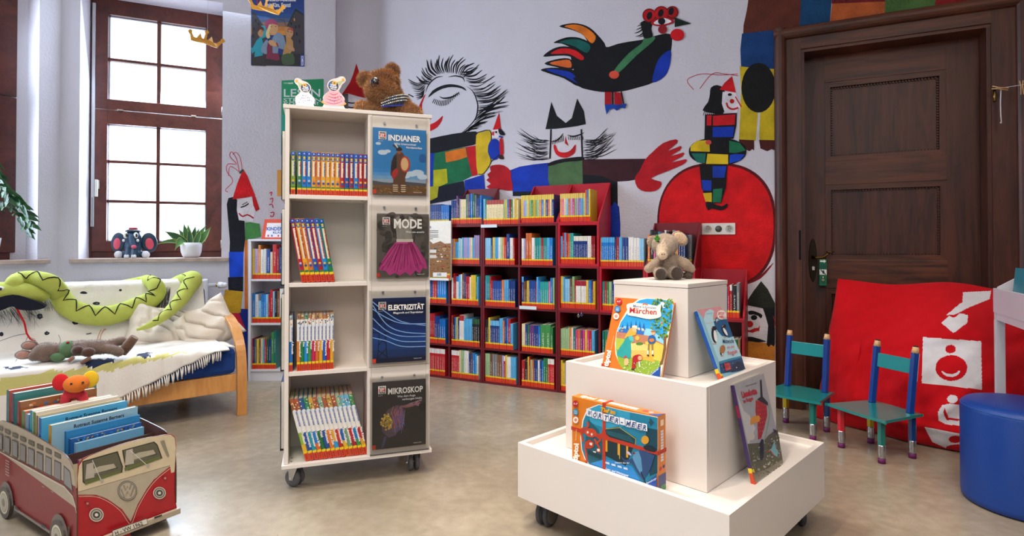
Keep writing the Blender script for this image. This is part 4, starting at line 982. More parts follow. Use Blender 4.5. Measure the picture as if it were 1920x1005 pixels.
fill(7, 2, f[2] + .01, 'mix', specials=S('white', .2, .012, 3) + S('brown', .19, .018, 2) + S('red', .205, .018, 2) + S('grey', .2, .015, 2) + S('bright blue', .19, .012, 1) + S('red', .2, .014, 1) + S('red', .21, .013, 1, 0, top='#e6e4e2') + S('black', .205, .026, 1), x_from=CW[7] + .04, x_to=CW[8] - .024)
fill(7, 1, f[1], 'mix', specials=S('red', .2, .018, 1) + S('red', .2, .014, 1, 2) + S('green', .2, .025, 1, 2), x_from=CW[7] + .2, x_to=CW[8] - .02)
fill(7, 0, TH, 'mix', specials=S('red', .2, .018, 1) + S('brown', .2, .014, 1, 2) + S('green', .2, .025, 1, 2), x_from=CW[7] + .2, x_to=CW[8] - .02)
KEEP_RED = 232
def emit_books():
    order = sorted(range(len(BOOKS)), key=lambda i: -BOOKS[i]['size']); keep = set(order[:KEEP_RED]); rest = MB(); used = {}
    for i, b in enumerate(BOOKS):
        if i in keep:
            m = MB(); add_book(m, b['T'], b['t'], b['h'], b['d'], b['col'], b['ink'], **b['kw']); page_block(m, b['T'], b['t'], b['h'], b['d'])
            o = m.build('book', ['book_cover', 'paper'], origin=b['T'].translation)
            adj = 'slim' if b['t'] < .0125 else 'thick' if b['t'] > .02 else ''
            tag(o, f"{adj + ' ' if adj else ''}{b['cname']} book, {b['where']}", 'book', b['group'])
        else:
            add_book(rest, b['T'], b['t'], b['h'], b['d'], b['col'], b['ink'], **b['kw']); page_block(rest, b['T'], b['t'], b['h'], b['d'])
    if rest.v: tag(rest.build('book_rows', ['book_cover', 'paper'], weld=False), 'rest of the many upright books filling the red bookcase', 'books', kind='stuff')
    print('BOOKS', len(BOOKS), 'kept', len(keep))
emit_books()

# ---- small marks on the bookcase: shelf label strips, pin clips
m = MB(TS)
def strip(px0, px1, py):
    a = (onpl(px0, py, PS, nB) - PS).dot(dB); b = (onpl(px1, py, PS, nB) - PS).dot(dB); z = onpl(px0, py, PS, nB).z
    m = MB(TS); m.box(a, b, -.004, 0, z - .012, z + .012, '#cfe0e8'); return m
tag(strip(902, 932, 424).build('shelf_label', 'plastic'), 'small blank pale label strip on the board under the top row', 'label', 'shelf label strips')
mm = strip(974, 1006, 576); tag(mm.build('shelf_label', 'plastic'), 'small white label strip with dots below the third row', 'label', 'shelf label strips')
for px, py, c, lab in ((1085, 590, '#c8c4cc', 'tiny silver charm figure hanging below the third row, left one'), (1091, 588, '#8a8ad0', 'tiny silver and blue charm hanging below the third row, right one')):
    q = onpl(px, py, PS, nB) + nB * .006; m = MB(Matrix.Translation(q)); m.ball((0, 0, 0), .006, c); m.box(-.004, .004, -.002, .002, -.02, -.004, c); m.box(-.011, .011, -.002, .002, -.011, -.006, c); m.box(-.0015, .0015, -.0015, .0015, 0, .02, '#9a9a9a')
    tag(m.build('charm', 'steel'), lab, 'charm')

# ---- brochure-like book shown in front of the bookcase, between trolley and shelves
PP = PS + nB * .03
def sP(px, py): return onpl(px, py, PP, nB)
a = sP(796, 525); b = sP(845.5, 525); zt_ = sP(845, 414).z; zb_ = sP(845, 525).z
x0 = (a - PS).dot(dB); x1 = (b - PS).dot(dB)
root = thing('book', 'picture book showing its pale back cover, between the trolley and red shelves', 'book', TS @ Vector(((x0 + x1) / 2, -.02, zb_)), A_B)
m = MB(TS); m.box(x0, x1, -.03, -.028, zb_, zt_, '#e6e0d6'); m.box(x0, x1, -.018, -.016, zb_, zt_, '#e6e0d6'); m.box(x1 - .002, x1, -.03, -.016, zb_, zt_, '#d8d2c4'); m.build('cover', 'print', root)
m = MB(TS); m.box(x0 + .002, x1 - .003, -.0279, -.0181, zb_ + .003, zt_ - .003, '#ddd5c4'); m.build('pages', 'paper', root)
A = Art(plane_fn(PP + nB * .0003, nB), nB)
A.poly([(796, 455), (803, 449), (812, 457), (826, 452), (834, 457), (845, 456), (845, 524), (796, 524)], '#8a5c2c'); rnd = random.Random(2)
for i in range(150):
    x, y = rnd.uniform(797, 843), rnd.uniform(458, 515); s_ = rnd.uniform(.8, 2.6); A.rect(x, y, x + s_ * 1.4, y + s_, rnd.choice(['#c03a26', '#e8e0cc', '#3a2a1a', '#5a6a2c', '#c79a3c', '#7c8a9c', '#d8b060', '#4a3018']), step=False)
A.rect(799, 468, 818, 474, '#d6d2c8'); A.rect(799, 478, 818, 484, '#cfcabc'); A.rect(796, 520, 845, 525, '#b4b040'); A.rect(812, 511, 838, 519, '#e8e6e4')
for i in range(5): A.rect(820 + i * 1.6, 512, 820.9 + i * 1.6, 517, '#222')if False else A.rect(820 + i * 1.6, 512, 820.9 + i * 1.6, 517, '#222222', step=False)
A.rect(838, 516, 844, 524, '#cc4a1c'); A.rect(838, 513, 844, 516, '#e0c030')
A.rect(799, 424, 808, 427.5, '#2a6ab8')
for y in (432, 435.5, 440, 443.5, 447): A.rect(797, y, 822 if y != 447 else 812, y + 1.1, '#6a6660', step=False)
A.mb.build('printed_cover', 'print', root)
m = MB(TS); m.box(x0 + .02, x1 - .02, -.016, .0, zb_ - .004, zb_ - .001, '#8a1824'); m.box(x0 + .02, x1 - .02, -.034, -.031, zb_ - .004, zb_ + .012, '#e8e8ea'); m.box(x0 + .02, x1 - .02, -.034, .0, zb_ - .006, zb_ - .004, '#e8e8ea'); m.build('holder', 'plastic', root)
# ================================================================== tiered white display on castors
TH_D = -.7864; CD = Vector((.6123, 2.199, 0)); TD = fr(CD, TH_D)
aD = Vector((math.cos(TH_D), math.sin(TH_D), 0)); bD = Vector((-math.sin(TH_D), math.cos(TH_D), 0)); UZ = Vector((0, 0, 1))
LAM = '#e2dbd4'
disp = thing('tiered_display', 'white three-tiered display stand on castors, toy elephant on top', 'display stand', CD, TH_D)
def tray(name, s_, z0, z1, inner, rim=.02):
    h = s_ / 2; m = MB(TD)
    m.box(-h, h, -h, -h + rim, z0, z1, LAM); m.box(-h, h, h - rim, h, z0, z1, LAM); m.box(-h, -h + rim, -h + rim, h - rim, z0, z1, LAM); m.box(h - rim, h, -h + rim, h - rim, z0, z1, LAM)
    m.box(-h + rim, h - rim, -h + rim, h - rim, z0, inner, LAM)
    return m.build(name, 'laminate', disp, bevel=.0012)
tray('bottom_tray', .8338, .111, .318, .299); tray('middle_box', .573, .300, .631, .615)
m = MB(TD); h = .1545; m.box(-h, h, -h, h, .616, .9265, LAM); m.build('top_box', 'laminate', disp, bevel=.0012)
m = MB(TD); h = .1559; m.box(-h, h, -h, h, .928, .943, LAM); m.build('top_board', 'laminate', disp, bevel=.001)
def twin_castor(parent, T, x, y, ang, ztop, r=.05, steel=False, col='#4a4a50'):
    TC = T @ Matrix.Translation((x, y, 0)) @ Matrix.Rotation(ang, 4, 'Z')
    w_ = .019 if not steel else .016; g = .007
    o = None
    for s_ in (-1, 1):
        m = MB(TC); Mx = Matrix.Rotation(R(90), 4, 'Y'); c = (s_ * (w_ / 2 + g), .012, r)
        prof = [(r * .55, -w_ / 2), (r * .9, -w_ / 2), (r, -w_ * .3), (r, w_ * .3), (r * .9, w_ / 2), (r * .55, w_ / 2)]
        m.lathe(prof, c, 28, col, True, M=Mx.to_3x3())
        m.lathe([(r * .78, -w_ / 2 - .0015), (r * .78, w_ / 2 + .0015)], c, 24, '#77726c' if not steel else '#6a6a6e', True, M=Mx.to_3x3())
        q = m.build('castor_wheel', 'rubber', parent)
    m = MB(TC)
    if steel:
        m.lathe([(.026, ztop - .012), (.026, ztop - .001)], (0, 0, 0), 20, '#b8b8b8'); m.box(-.026, .026, -.02, .028, ztop - .022, ztop - .014, '#c8c8c8')
        for s_ in (-1, 1): m.prism([(-.02, ztop - .022), (.026, ztop - .022), (.022, r - .008), (.004, r - .008)], s_ * .0285 - .001, s_ * .0285 + .001, '#d0d0d0', 'x')
        m.tube([(-.034, .012, r), (.034, .012, r)], .005, '#d8d8d8', 8)
    else:
        m.lathe([(.014, r), (.014, ztop - .001)], (0, -.006, 0), 16, '#3a3a40'); m.box(-.006, .006, -.02, .03, r * .8, r * 1.75, '#3a3a40'); m.box(-.022, .022, -.022, .022, ztop - .005, ztop - .001, '#5a5a5e')
    m.build('castor_fork', 'steel' if steel else 'rubber', parent)
hd = .8338 / 2
for x, y, an in ((-hd + .075, -hd + .075, .15), (hd - .075, -hd + .075, -.5), (hd - .075, hd - .075, .6), (-hd + .075, hd - .075, 1.2)): twin_castor(disp, TD, x, y, an, .111, .048)

def lean_frame(axis, s_out, off, zf, phi):
    n0, t = (-bD, aD) if axis == 'y-' else (aD, bD)
    P0 = CD + n0 * (s_out / 2 - .02 - off) + UZ * zf
    up = -n0 * math.sin(phi) + UZ * math.cos(phi); n = n0 * math.cos(phi) + UZ * math.sin(phi)
    M = Matrix(((t.x, -n.x, up.x, P0.x), (t.y, -n.y, up.y, P0.y), (t.z, -n.z, up.z, P0.z), (0, 0, 0, 1)))
    return M, P0, n
def leaning_book(name, label, axis, s_out, off, zf, phi, x0, w_, h, th, covercol, spinecol, round_=0.0, pagecol='#ddd3c0'):
    M, P0, n = lean_frame(axis, s_out, off, zf, phi)
    root = thing(name, label, 'book', M @ Vector((x0 + w_ / 2, th / 2, 0)), math.atan2(M[1][0], M[0][0]))
    m = MB(M); m.box(x0, x0 + w_, 0, .0018, 0, h, covercol); m.box(x0, x0 + w_, th - .0018, th, 0, h, covercol); m.box(x0 - .0008, x0 + .001, .0002, th - .0002, 0, h, spinecol)
    m.build('cover', 'print', root, bevel=.0006)
    m = MB(M); m.box(x0 + .001, x0 + w_ - .003, .0019, th - .0019, .003, h - .003, pagecol); m.build('pages', 'paper', root)
    return root, M, P0, n
def fresh(P0, n, eps=.00009): return Art(plane_fn(P0 + n * .0003, n), n, eps)

# ---- fairy-tale book (left face of the upper tier)
root, M, P0, n = leaning_book('picture_book', 'orange children\'s picture book titled Märchen, leaning on the display\'s upper left face', 'y-', .573, .005, .6155, R(19), -.137, .245, .279, .017, '#d8701e', '#cf661a')
A = fresh(P0, n); cm = lambda pts: Z(1060, 540, 5.583, pts); rnd = random.Random(4)
W_ = Matrix  # noqa
A.poly(cm([(640, 240), (690, 170), (760, 120), (850, 105), (1000, 115), (1100, 135), (1130, 175), (1125, 250), (1000, 930), (900, 918), (800, 892), (690, 875), (610, 860), (560, 790), (525, 690), (518, 580), (535, 460), (575, 350)]), '#f0e6c8')
A.poly(cm([(660, 245), (710, 175), (775, 128), (850, 112), (1000, 118), (1098, 138), (1126, 178), (1115, 330), (1040, 560), (950, 560), (540, 480), (580, 360)]), '#2a9ad8')
A.poly(cm([(545, 420), (620, 400), (900, 430), (1040, 560), (1030, 600), (530, 560)]), '#8cc8e6')
A.poly(cm([(540, 455), (640, 462), (760, 480), (870, 500), (1030, 590), (1010, 700), (528, 560)]), '#b87a5a'); A.poly(cm([(533, 520), (640, 540), (700, 560), (690, 640), (528, 640)]), '#a8b83e')
A.poly(cm([(840, 560), (940, 560), (1030, 600), (1005, 780), (820, 740)]), '#e6bc4c')
A.poly(cm([(530, 640), (690, 660), (830, 720), (1005, 770), (985, 925), (900, 916), (690, 873), (605, 858), (555, 780)]), '#8aa832'); A.poly(cm([(690, 640), (850, 620), (900, 700), (940, 780), (820, 750), (690, 720)]), '#d8a83c')
for x in (600, 650, 690, 740, 780, 822): A.poly(cm([(x - 18, 440), (x, 330 + abs(x - 730) * .35), (x + 18, 440)]), '#1f5ea8', 0, False)
A.poly(cm([(560, 440), (600, 410), (640, 435), (690, 425), (760, 420), (830, 450), (820, 490), (560, 460)]), '#2a6ab8')
for x, y in ((602, 430), (725, 405), (812, 440), (590, 440), (770, 430)): A.disc(*cm([(x, y)])[0], 2.6, 3, '#ecd8b8', 8, step=False)
A.rect(*cm([(700, 395)])[0], *cm([(752, 430)])[0], '#e8dcc0')
for i in range(240):                                # tree crown
    x = rnd.uniform(860, 1120); y = rnd.uniform(120, 520)
    if x < 900 + abs(y - 300) * .25 - 30 or (y > 430 and x < 960) or (x > 1128 - (y - 150) * .13): continue
    A.disc(*cm([(x, y)])[0], rnd.uniform(1.2, 3), rnd.uniform(1, 2.2), rnd.choice(['#4e7a1e', '#6a9a2a', '#38601a', '#8ab03a', '#5a8a24']), 7, rnd.random() * 3, step=False)
A.k += 1
for x, y in ((1045, 245), (1070, 300), (1000, 430), (1050, 440), (930, 350), (1075, 370), (960, 460), (1090, 200)): A.disc(*cm([(x, y)])[0], 1.4, 1.4, '#1878a0', 8, step=False)
A.disc(*cm([(1008, 362)])[0], 2, 2, '#d8783a', 8)
A.poly(cm([(1030, 510), (1060, 500), (1055, 640), (1020, 800), (985, 810), (1010, 740), (1030, 620)]), '#7a5426')
A.poly(cm([(688, 580), (850, 590), (872, 610), (868, 660), (845, 725), (690, 730)]), '#d8b45a')
A.poly(cm([(685, 585), (770, 572), (872, 605), (860, 655), (690, 650)]), '#e8cf7a')
for i in range(9): A.line(cm([(700 + i * 20, 600), (697 + i * 19, 645)]), .5, '#b08a3a', step=False)
A.disc(*cm([(778, 585)])[0], 7, 3, '#4a7a2a', 12)
A.poly(cm([(640, 520), (680, 530), (690, 600), (685, 735), (600, 728), (540, 700), (560, 640), (610, 570)]), '#2a9a98', 2); A.poly(cm([(665, 500), (700, 495), (722, 560), (700, 560), (672, 540)]), '#4ab8b4', 2)
A.poly(cm([(690, 420), (745, 425), (740, 490), (690, 500), (655, 510), (620, 530), (660, 450)]), '#e8a83a', 2); A.disc(*cm([(725, 440)])[0], 3.6, 4, '#e8b890', 12); A.disc(*cm([(757, 525)])[0], 3.8, 4.4, '#e8b23a', 12)
A.poly(cm([(880, 500), (940, 505), (948, 560), (915, 590), (870, 570)]), '#1f5a9a', 2); A.disc(*cm([(922, 468)])[0], 4, 4.6, '#e0a878', 12); A.poly(cm([(900, 450), (945, 445), (945, 462), (905, 465)]), '#a86a30', 2); A.disc(*cm([(908, 548)])[0], 5, 3.4, '#c8742e', 12)
for x0, x1 in ((878, 868), (912, 918)): A.line(cm([(x0, 585), (x1, 700)]), 2.8, '#8a7a4a'); A.line(cm([(x1, 655), (x1, 695)]), 2.6, '#e8e4d8'); A.line(cm([(x1 - 8, 705), (x1 + 12, 712)]), 2.2, '#3a2418')
A.poly(cm([(712, 720), (760, 698), (800, 705), (808, 745), (770, 778), (735, 790), (745, 830), (700, 842), (705, 780)]), '#a81c1c', 2); A.disc(*cm([(785, 735)])[0], 4, 4.4, '#e0a070', 12); A.line(cm([(775, 770), (785, 830)]), 2.4, '#e6e0d8'); A.line(cm([(695, 850), (735, 858)]), 2.4, '#4a2418')
A.poly(cm([(625, 740), (665, 745), (660, 805), (622, 808)]), '#d8b078', 2); A.disc(*cm([(632, 722)])[0], 2.6, 2, '#c83a2a')
for i in range(60): A.disc(*cm([(rnd.uniform(600, 990), rnd.uniform(770, 905))])[0], .8, .7, rnd.choice(['#f2f0e6', '#e8e8dc', '#d8e08a']), 6, step=False)
A.k += 1
A.poly(cm([(645, 180), (700, 160), (850, 168), (960, 190), (1008, 165), (1000, 240), (1008, 300), (930, 325), (850, 325), (740, 300), (660, 285), (655, 235)]), '#efe8d4', 2)
A.text('Märchen', *cm([(676, 262)])[0], 10.2, '#b8202a', wid=51, ang=.07, bold=.035); A.text('Meine schönsten', *cm([(716, 203)])[0], 4.6, '#3a5a9a', wid=43, ang=.09, bold=.02)
for x, y in ((830, 165), (845, 172), (822, 175), (860, 178)): A.disc(*cm([(x, y)])[0], 1.8, 1.6, '#d86a4a', 8, step=False)
A.poly(cm([(1000, 155), (1030, 150), (1045, 170), (1030, 195), (1050, 205), (1030, 212), (1015, 180)]), '#eceae4', 2)
for x, y, c_ in ((567, 145, '#b82030'), (551, 223, '#1f7ab8'), (538, 298, '#efe6da')): A.disc(*cm([(x, y)])[0], 5.6, 6, c_, 18)
A.text('4-7', *cm([(546, 152)])[0], 3, '#f4e8e0', wid=7); 
for i in range(3): A.line(cm([(536, 212 + i * 12), (566, 214 + i * 12)]), .8, '#d8ecf6', step=False); 
A.disc(*cm([(538, 298)])[0], 3, 3, '#d88a7a', 12)
A.text('tiptoi', *cm([(452, 828)])[0], 8.4, '#f6ecdc', wid=31, ang=-1.37, bold=.07)
A.text('Die interaktive Lernwelt', *cm([(492, 640)])[0], 2, '#f2d0a0', wid=25, ang=-1.37, bold=0)
A.poly(cm([(1003, 818), (996, 930), (888, 912)]), '#1a4a9a'); A.text('Ravensburger', *cm([(905, 917)])[0], 2.6, '#c8d4ee', wid=20, ang=-.72, bold=.03)
A.poly(cm([(388, 790), (412, 795), (405, 828), (383, 820)]), '#c03024')
A.mb.build('printed_cover', 'print', root, weld=False)

# ---- penguin book (right face of the upper tier)
root, M, P0, n = leaning_book('picture_book', 'blue-spined picture book with penguins, leaning on the display\'s upper right face', 'x+', .573, .005, .6155, R(21.5), -.119, .181, .249, .013, '#8cc4d8', '#1a4a98')
A = fresh(P0, n); cp = lambda pts: Z(1200, 480, 4.568, pts)
def quad(pts, col, sm=0): A.poly(cp(pts), col, sm)
quad([(487, 462), (688, 432), (716, 480), (700, 520), (630, 545), (560, 560), (520, 500)], '#d8949a', 0)
quad([(545, 545), (560, 480), (600, 455), (632, 470), (625, 530), (640, 620), (700, 690), (800, 690), (870, 860), (790, 900), (680, 920), (600, 700)], '#b4dce8', 0)
quad([(630, 560), (745, 540), (796, 690), (760, 700), (700, 680), (650, 620)], '#1f5a8a', 0)
quad([(676, 905), (760, 880), (868, 858), (902, 968), (690, 1010)], '#1e4e78'); quad([(676, 905), (760, 880), (868, 855), (872, 870), (760, 900), (684, 925)], '#3a8aa8', 0)
quad([(780, 998), (790, 940), (830, 905), (868, 905), (902, 966), (850, 985)], '#26324a', 0); A.disc(*cp([(826, 955)])[0], 1, 1, '#e8e8e8')
def penguin(x, y, h, lean=0):
    A.disc(*cp([(x, y)])[0], h * .17 / 4.568, h * .46 / 4.568, '#1a1e2a', 14, lean); A.disc(*cp([(x + h * .06, y + h * .04)])[0], h * .10 / 4.568, h * .36 / 4.568, '#eef0f0', 12, lean); A.disc(*cp([(x - h * .02, y - h * .42)])[0], h * .16 / 4.568, h * .13 / 4.568, '#1a1e2a', 10)
    A.line(cp([(x - h * .1, y - h * .48), (x - h * .22, y - h * .36)]), .9, '#e8a03a'); A.line(cp([(x - h * .1, y + h * .5), (x + h * .12, y + h * .5)]), 1, '#d87a3a')
penguin(636, 680, 145, -.15); penguin(722, 645, 105, -.5); penguin(700, 815, 85, .2); penguin(650, 550, 40)
A.disc(*cp([(702, 800)])[0], 5, 8, '#a8703a', 14, .2)
A.text('Mittwochs', *cp([(705, 748)])[0], 7.6, '#1f3a6a', wid=21, ang=-.05, bold=.02); A.text('mit dem', *cp([(742, 795)])[0], 5, '#d86a6a', wid=14, ang=-.18, bold=.02); A.text('Pinguin', *cp([(752, 852)])[0], 8, '#d8606a', wid=18, ang=-.3, bold=.02)
A.disc(*cp([(692, 505)])[0], 8.6, 9, '#f2e4e0', 18); A.text('JETZT', *cp([(662, 502)])[0], 4.2, '#c83a30', wid=12, ang=.1, bold=.06); A.text('NEU', *cp([(672, 532)])[0], 4.4, '#c83a30', wid=9.6, ang=.1, bold=.06)
quad([(712, 925), (757, 912), (776, 970), (730, 988)], '#c0343c'); 
for i in range(4): A.line(cp([(722 + i * 4, 934 + i * 13), (756 + i * 4, 924 + i * 13)]), .9, '#f0d8d0', step=False)
rnd = random.Random(9)
for i in range(26): A.disc(*cp([(rnd.uniform(690, 800), rnd.uniform(915, 985))])[0], .7, .5, '#c86a6a', 6, step=False)
A.text('Silke Lambeck', *cp([(562, 500)])[0], 2, '#5a6a8a', wid=12, ang=-.12, bold=0); A.text('Barbara Jung', *cp([(560, 580)])[0], 2, '#d88a8a', wid=12, ang=-.1, bold=0)
A.mb.build('printed_cover', 'print', root, weld=False)
m = MB(M); m.box(-.1202, -.1192, .0, .013, .0, .03, '#d0481c'); m.box(-.1202, -.1192, .0, .013, .03, .045, '#e8c81c'); m.box(-.119, -.104, -.0006, .0, .0, .018, '#d8501c'); m.box(-.119, -.104, -.0006, .0, .018, .03, '#e8c81c'); m.build('signature_sticker', 'print', root)
m = MB(M); m.box(-.1202, -.1196, .002, .011, .05, .23, '#1f58b0'); m.build('spine', 'print', root)

# ---- grey book (right face of the lower tier)
root, M, P0, n = leaning_book('picture_book', 'grey picture book with purple spine and red dotted raincoat, on the bottom tray', 'x+', .8338, .03, .2995, R(12.3), -.1135, .243, .317, .013, '#9a9a9c', '#3a2458')
A = fresh(P0, n); cl = lambda pts: Z(1290, 690, 3.722, pts); rnd = random.Random(8)
A.poly(cl([(325, 118), (527, 38), (560, 180), (610, 400), (640, 520), (420, 560)]), '#a2a2a6'); A.poly(cl([(340, 180), (390, 300), (430, 330), (470, 420), (420, 540), (385, 380)]), '#c2c0c0', 0)
A.poly(cl([(415, 530), (520, 520), (560, 470), (600, 440), (625, 430), (663, 660), (470, 800), (455, 760)]), '#5c5a40', 0); A.poly(cl([(455, 740), (560, 700), (655, 640), (663, 660), (470, 800)]), '#8a8272')
for i in range(160):
    x, y = rnd.uniform(440, 650), rnd.uniform(470, 760)
    if y > 1100 - x * .62 + 90 or y < 560 - (x - 430) * .6: continue
    A.disc(*cl([(x, y)])[0], rnd.uniform(.8, 2.8), rnd.uniform(.5, 1.6), rnd.choice(['#4a5232', '#6e6c48', '#b0a898', '#3e4434', '#8a8a78', '#c4bcb0']), 7, rnd.random() * 3, step=False)
A.k += 1
# a red dotted raincoat hanging beside the stream, no figure in it
A.poly(cl([(472, 225), (510, 235), (548, 262), (552, 330), (530, 420), (510, 490), (488, 500), (484, 400), (470, 300)]), '#a82a28', 0)
for i in range(7):
    for j in range(4):
        x, y = 484 + j * 16 + (i % 2) * 6, 262 + i * 30 - j * 3
        if x < 546 - i * 3: A.rect(*cl([(x, y)])[0], *[a + b for a, b in zip(cl([(x, y)])[0], (.8, 1.6))], '#e0c8b0', step=False)
A.k += 1
A.line(cl([(545, 230), (568, 290), (560, 380), (540, 470), (520, 560), (512, 640)]), 1.8, '#8a9a7a', 3); A.poly(cl([(500, 85), (512, 80), (520, 200), (556, 240), (556, 262), (480, 220), (505, 200)]), '#2c2c32', 0)
A.poly(cl([(440, 345), (495, 332), (498, 372), (455, 388), (435, 395)]), '#d89030', 2); A.disc(*cl([(441, 478)])[0], 6, 7.6, '#c4bcb0', 14); A.poly(cl([(500, 520), (525, 500), (525, 620), (505, 640)]), '#26262c', 2)
A.poly(cl([(575, 575), (600, 510), (612, 560), (628, 580), (620, 620), (585, 600)]), '#7ab0b4', 0); A.poly(cl([(590, 425), (612, 432), (618, 452), (604, 450)]), '#4a2a5a', 0); A.line(cl([(548, 585), (575, 578), (600, 612)]), 1.4, '#c8502c')
A.text('Lieselotte', *cl([(378, 207)])[0], 11.5, '#b8202c', wid=29, ang=-.27, bold=.06); A.text('im Regen', *cl([(388, 245)])[0], 7, '#b8202c', wid=19, ang=-.35, bold=.04); A.text('Alexander Steffensmeier', *cl([(400, 132)])[0], 2.6, '#3a3a42', wid=22, ang=-.3, bold=.01)
A.mb.build('printed_cover', 'print', root, weld=False)
m = MB(M); m.box(-.1147, -.1140, .0, .013, .0, .035, '#d0481c'); m.box(-.1147, -.1140, .0, .013, .035, .05, '#e8c81c'); m.box(-.114, -.098, -.0006, .0, .0, .034, '#d8481c'); m.box(-.114, -.100, -.0006, .0, .034, .046, '#e8c81c'); m.box(-.1147, -.1142, .002, .011, .21, .25, '#8a1a3a'); m.build('signature_sticker', 'print', root)

# ---- game box with rubber cross band
M, P0, n = lean_frame('y-', .8338, .005, .2995, 0.0)
bx0, bx1, bh, bd = -.170, .177, .239, .046
root = thing('game_box', 'orange and blue board game box with red rubber band on the bottom tray', 'game box', M @ Vector(((bx0 + bx1) / 2, bd / 2, 0)), TH_D)
m = MB(M); m.box(bx0, bx1, 0, bd, 0, bh, '#d87a1e'); m.build('box', 'print', root, bevel=.001)
A = fresh(P0, n); cw = lambda pts: Z(1060, 730, 5.29, pts); rnd = random.Random(6)
A.poly(cw([(218, 190), (330, 148), (560, 205), (917, 275), (917, 835), (800, 950), (620, 905), (228, 742), (190, 690), (158, 600), (148, 480), (170, 300)]), '#e8e2d8')
A.poly(cw([(225, 200), (335, 155), (560, 210), (915, 282), (915, 835), (800, 945), (620, 900), (240, 742), (200, 690), (168, 600), (158, 480), (180, 310)]), '#1a7e9e')
A.poly(cw([(225, 205), (335, 158), (640, 230), (640, 330), (480, 420), (250, 330)]), '#2f9cc0', 0); A.poly(cw([(230, 300), (190, 560), (240, 740), (360, 780), (390, 600), (330, 400)]), '#145a6a', 0)
A.poly(cw([(800, 380), (915, 400), (915, 830), (840, 860), (800, 640)]), '#0f4254', 0); A.poly(cw([(240, 735), (400, 690), (660, 760), (760, 935), (640, 905)]), '#2a8ad0', 0)
A.poly(cw([(370, 395), (440, 385), (530, 370), (600, 420), (700, 480), (690, 560), (380, 440)]), '#123c46'); A.poly(cw([(385, 440), (690, 540), (650, 640), (600, 760), (385, 650)]), '#0e2f38')
for pts in ([(372, 395), (540, 380), (700, 490)], [(372, 400), (378, 450)], [(700, 490), (695, 545)]): A.line(cw(pts), 1.1, '#b8a83a')
for i in range(6): A.line(cw([(400 + i * 4, 405 + i * 8), (650 + i * 6, 470 + i * 12)]), .5, '#2a7a88', step=False)
A.k += 1
for x in (400, 520, 605): A.poly(cw([(x, 500 + (x - 400) * .2), (x + 20, 505 + (x - 400) * .2), (x + 20, 620 + (x - 400) * .28), (x, 615 + (x - 400) * .28)]), '#d89a20', 0, False)
A.k += 1; A.line(cw([(540, 520), (540, 690)]), 1.3, '#e0b830')
# red octopus-like sea creature at the left, with round head and arms
for pts in ([(250, 500), (200, 560), (215, 680), (205, 740)], [(180, 520), (160, 400), (215, 380), (230, 345), (215, 325)], [(290, 490), (330, 560), (345, 620), (310, 600)], [(300, 540), (350, 500), (320, 470)]): A.line(cw(pts), 3.4, '#c23c1c', 4)
A.disc(*cw([(255, 430)])[0], 11, 8.4, '#c8421e', 18, .25); A.disc(*cw([(240, 545)])[0], 9, 8, '#b8381c', 16)
for x, y in ((225, 425), (265, 445)): A.disc(*cw([(x, y)])[0], 1.8, 2.4, '#e8dcd0', 10)
for i in range(12): A.disc(*cw([(rnd.uniform(195, 310), rnd.uniform(400, 600))])[0], .9, .9, '#5a3a6a', 7, step=False)
for x, y in ((255, 540), (290, 625), (330, 600)): A.poly(cw([(x - 12, y - 14), (x + 16, y - 10), (x + 14, y + 16), (x - 10, y + 12)]), '#e8e0d0', 0, False)
A.poly(cw([(225, 600), (360, 650), (350, 690), (230, 640)]), '#0c3a44')
# blue manta at the right
A.poly(cw([(548, 650), (600, 700), (650, 690), (700, 660), (740, 600), (800, 610), (890, 655), (850, 780), (810, 850), (770, 900), (720, 830), (660, 730), (590, 720)]), '#2a4a78', 0)
A.poly(cw([(690, 620), (730, 610), (755, 680), (768, 800), (750, 835), (715, 780), (670, 680)]), '#5a92b8', 0); A.disc(*cw([(683, 632)])[0], 2.6, 2, '#8a2a3a'); A.line(cw([(752, 815), (775, 870), (800, 935)]), 1.8, '#10141e'); A.poly(cw([(610, 610), (620, 640), (660, 655), (640, 620)]), '#c8b8d8', 2)
A.disc(*cw([(795, 500)])[0], 7.2, 8, '#d89a2e', 16); A.poly(cw([(780, 560), (850, 560), (900, 600), (890, 620), (800, 600)]), '#16242e', 2); A.poly(cw([(840, 282), (862, 310), (880, 330), (862, 340), (850, 360), (838, 335), (825, 325), (842, 312)]), '#2a4a58', 0)
for i in range(4): A.poly(cw([(400 + i * 60, 715 + i * 18), (440 + i * 60, 722 + i * 18), (445 + i * 60, 745 + i * 18), (405 + i * 60, 735 + i * 18)]), '#c8dce8', 0, False)
word = 'WÖRTER-MEER'
for i, ch in enumerate(word):
    x = 212 + i * 55.5; y = 188 + i * 14.2 + (5 if i % 2 else 0)
    A.poly(cw([(x, y), (x + 50, y + 12), (x + 54, y + 84), (x + 5, y + 72)]), '#e9e9ee')
    A.text(ch, *cw([(x + 9, y + 66)])[0], 8.8, '#243c78', wid=6.6 if ch != '-' else 4, ang=.2, bold=.05)
A.text('Tief im', *cw([(352, 213)])[0], 7.4, '#e0a41e', wid=29, ang=.22, bold=.08)
A.text('Lese- und Wörterspiel', *cw([(408, 790)])[0], 3.4, '#e8f0f4', wid=44, ang=.31, bold=.04); A.text('Gehört das da?', *cw([(500, 730)])[0], 3, '#d8e4ec', wid=27, ang=.02, bold=.02); A.text('Gesa Mayerhofer', *cw([(705, 412)])[0], 1.6, '#10303c', wid=17, ang=.25, bold=0)
for x, y, c_ in ((108, 140, '#b01e2c'), (110, 222, '#2a82a8'), (112, 300, '#efe6da')): A.disc(*cw([(x, y)])[0], 5, 6.3, c_, 18)
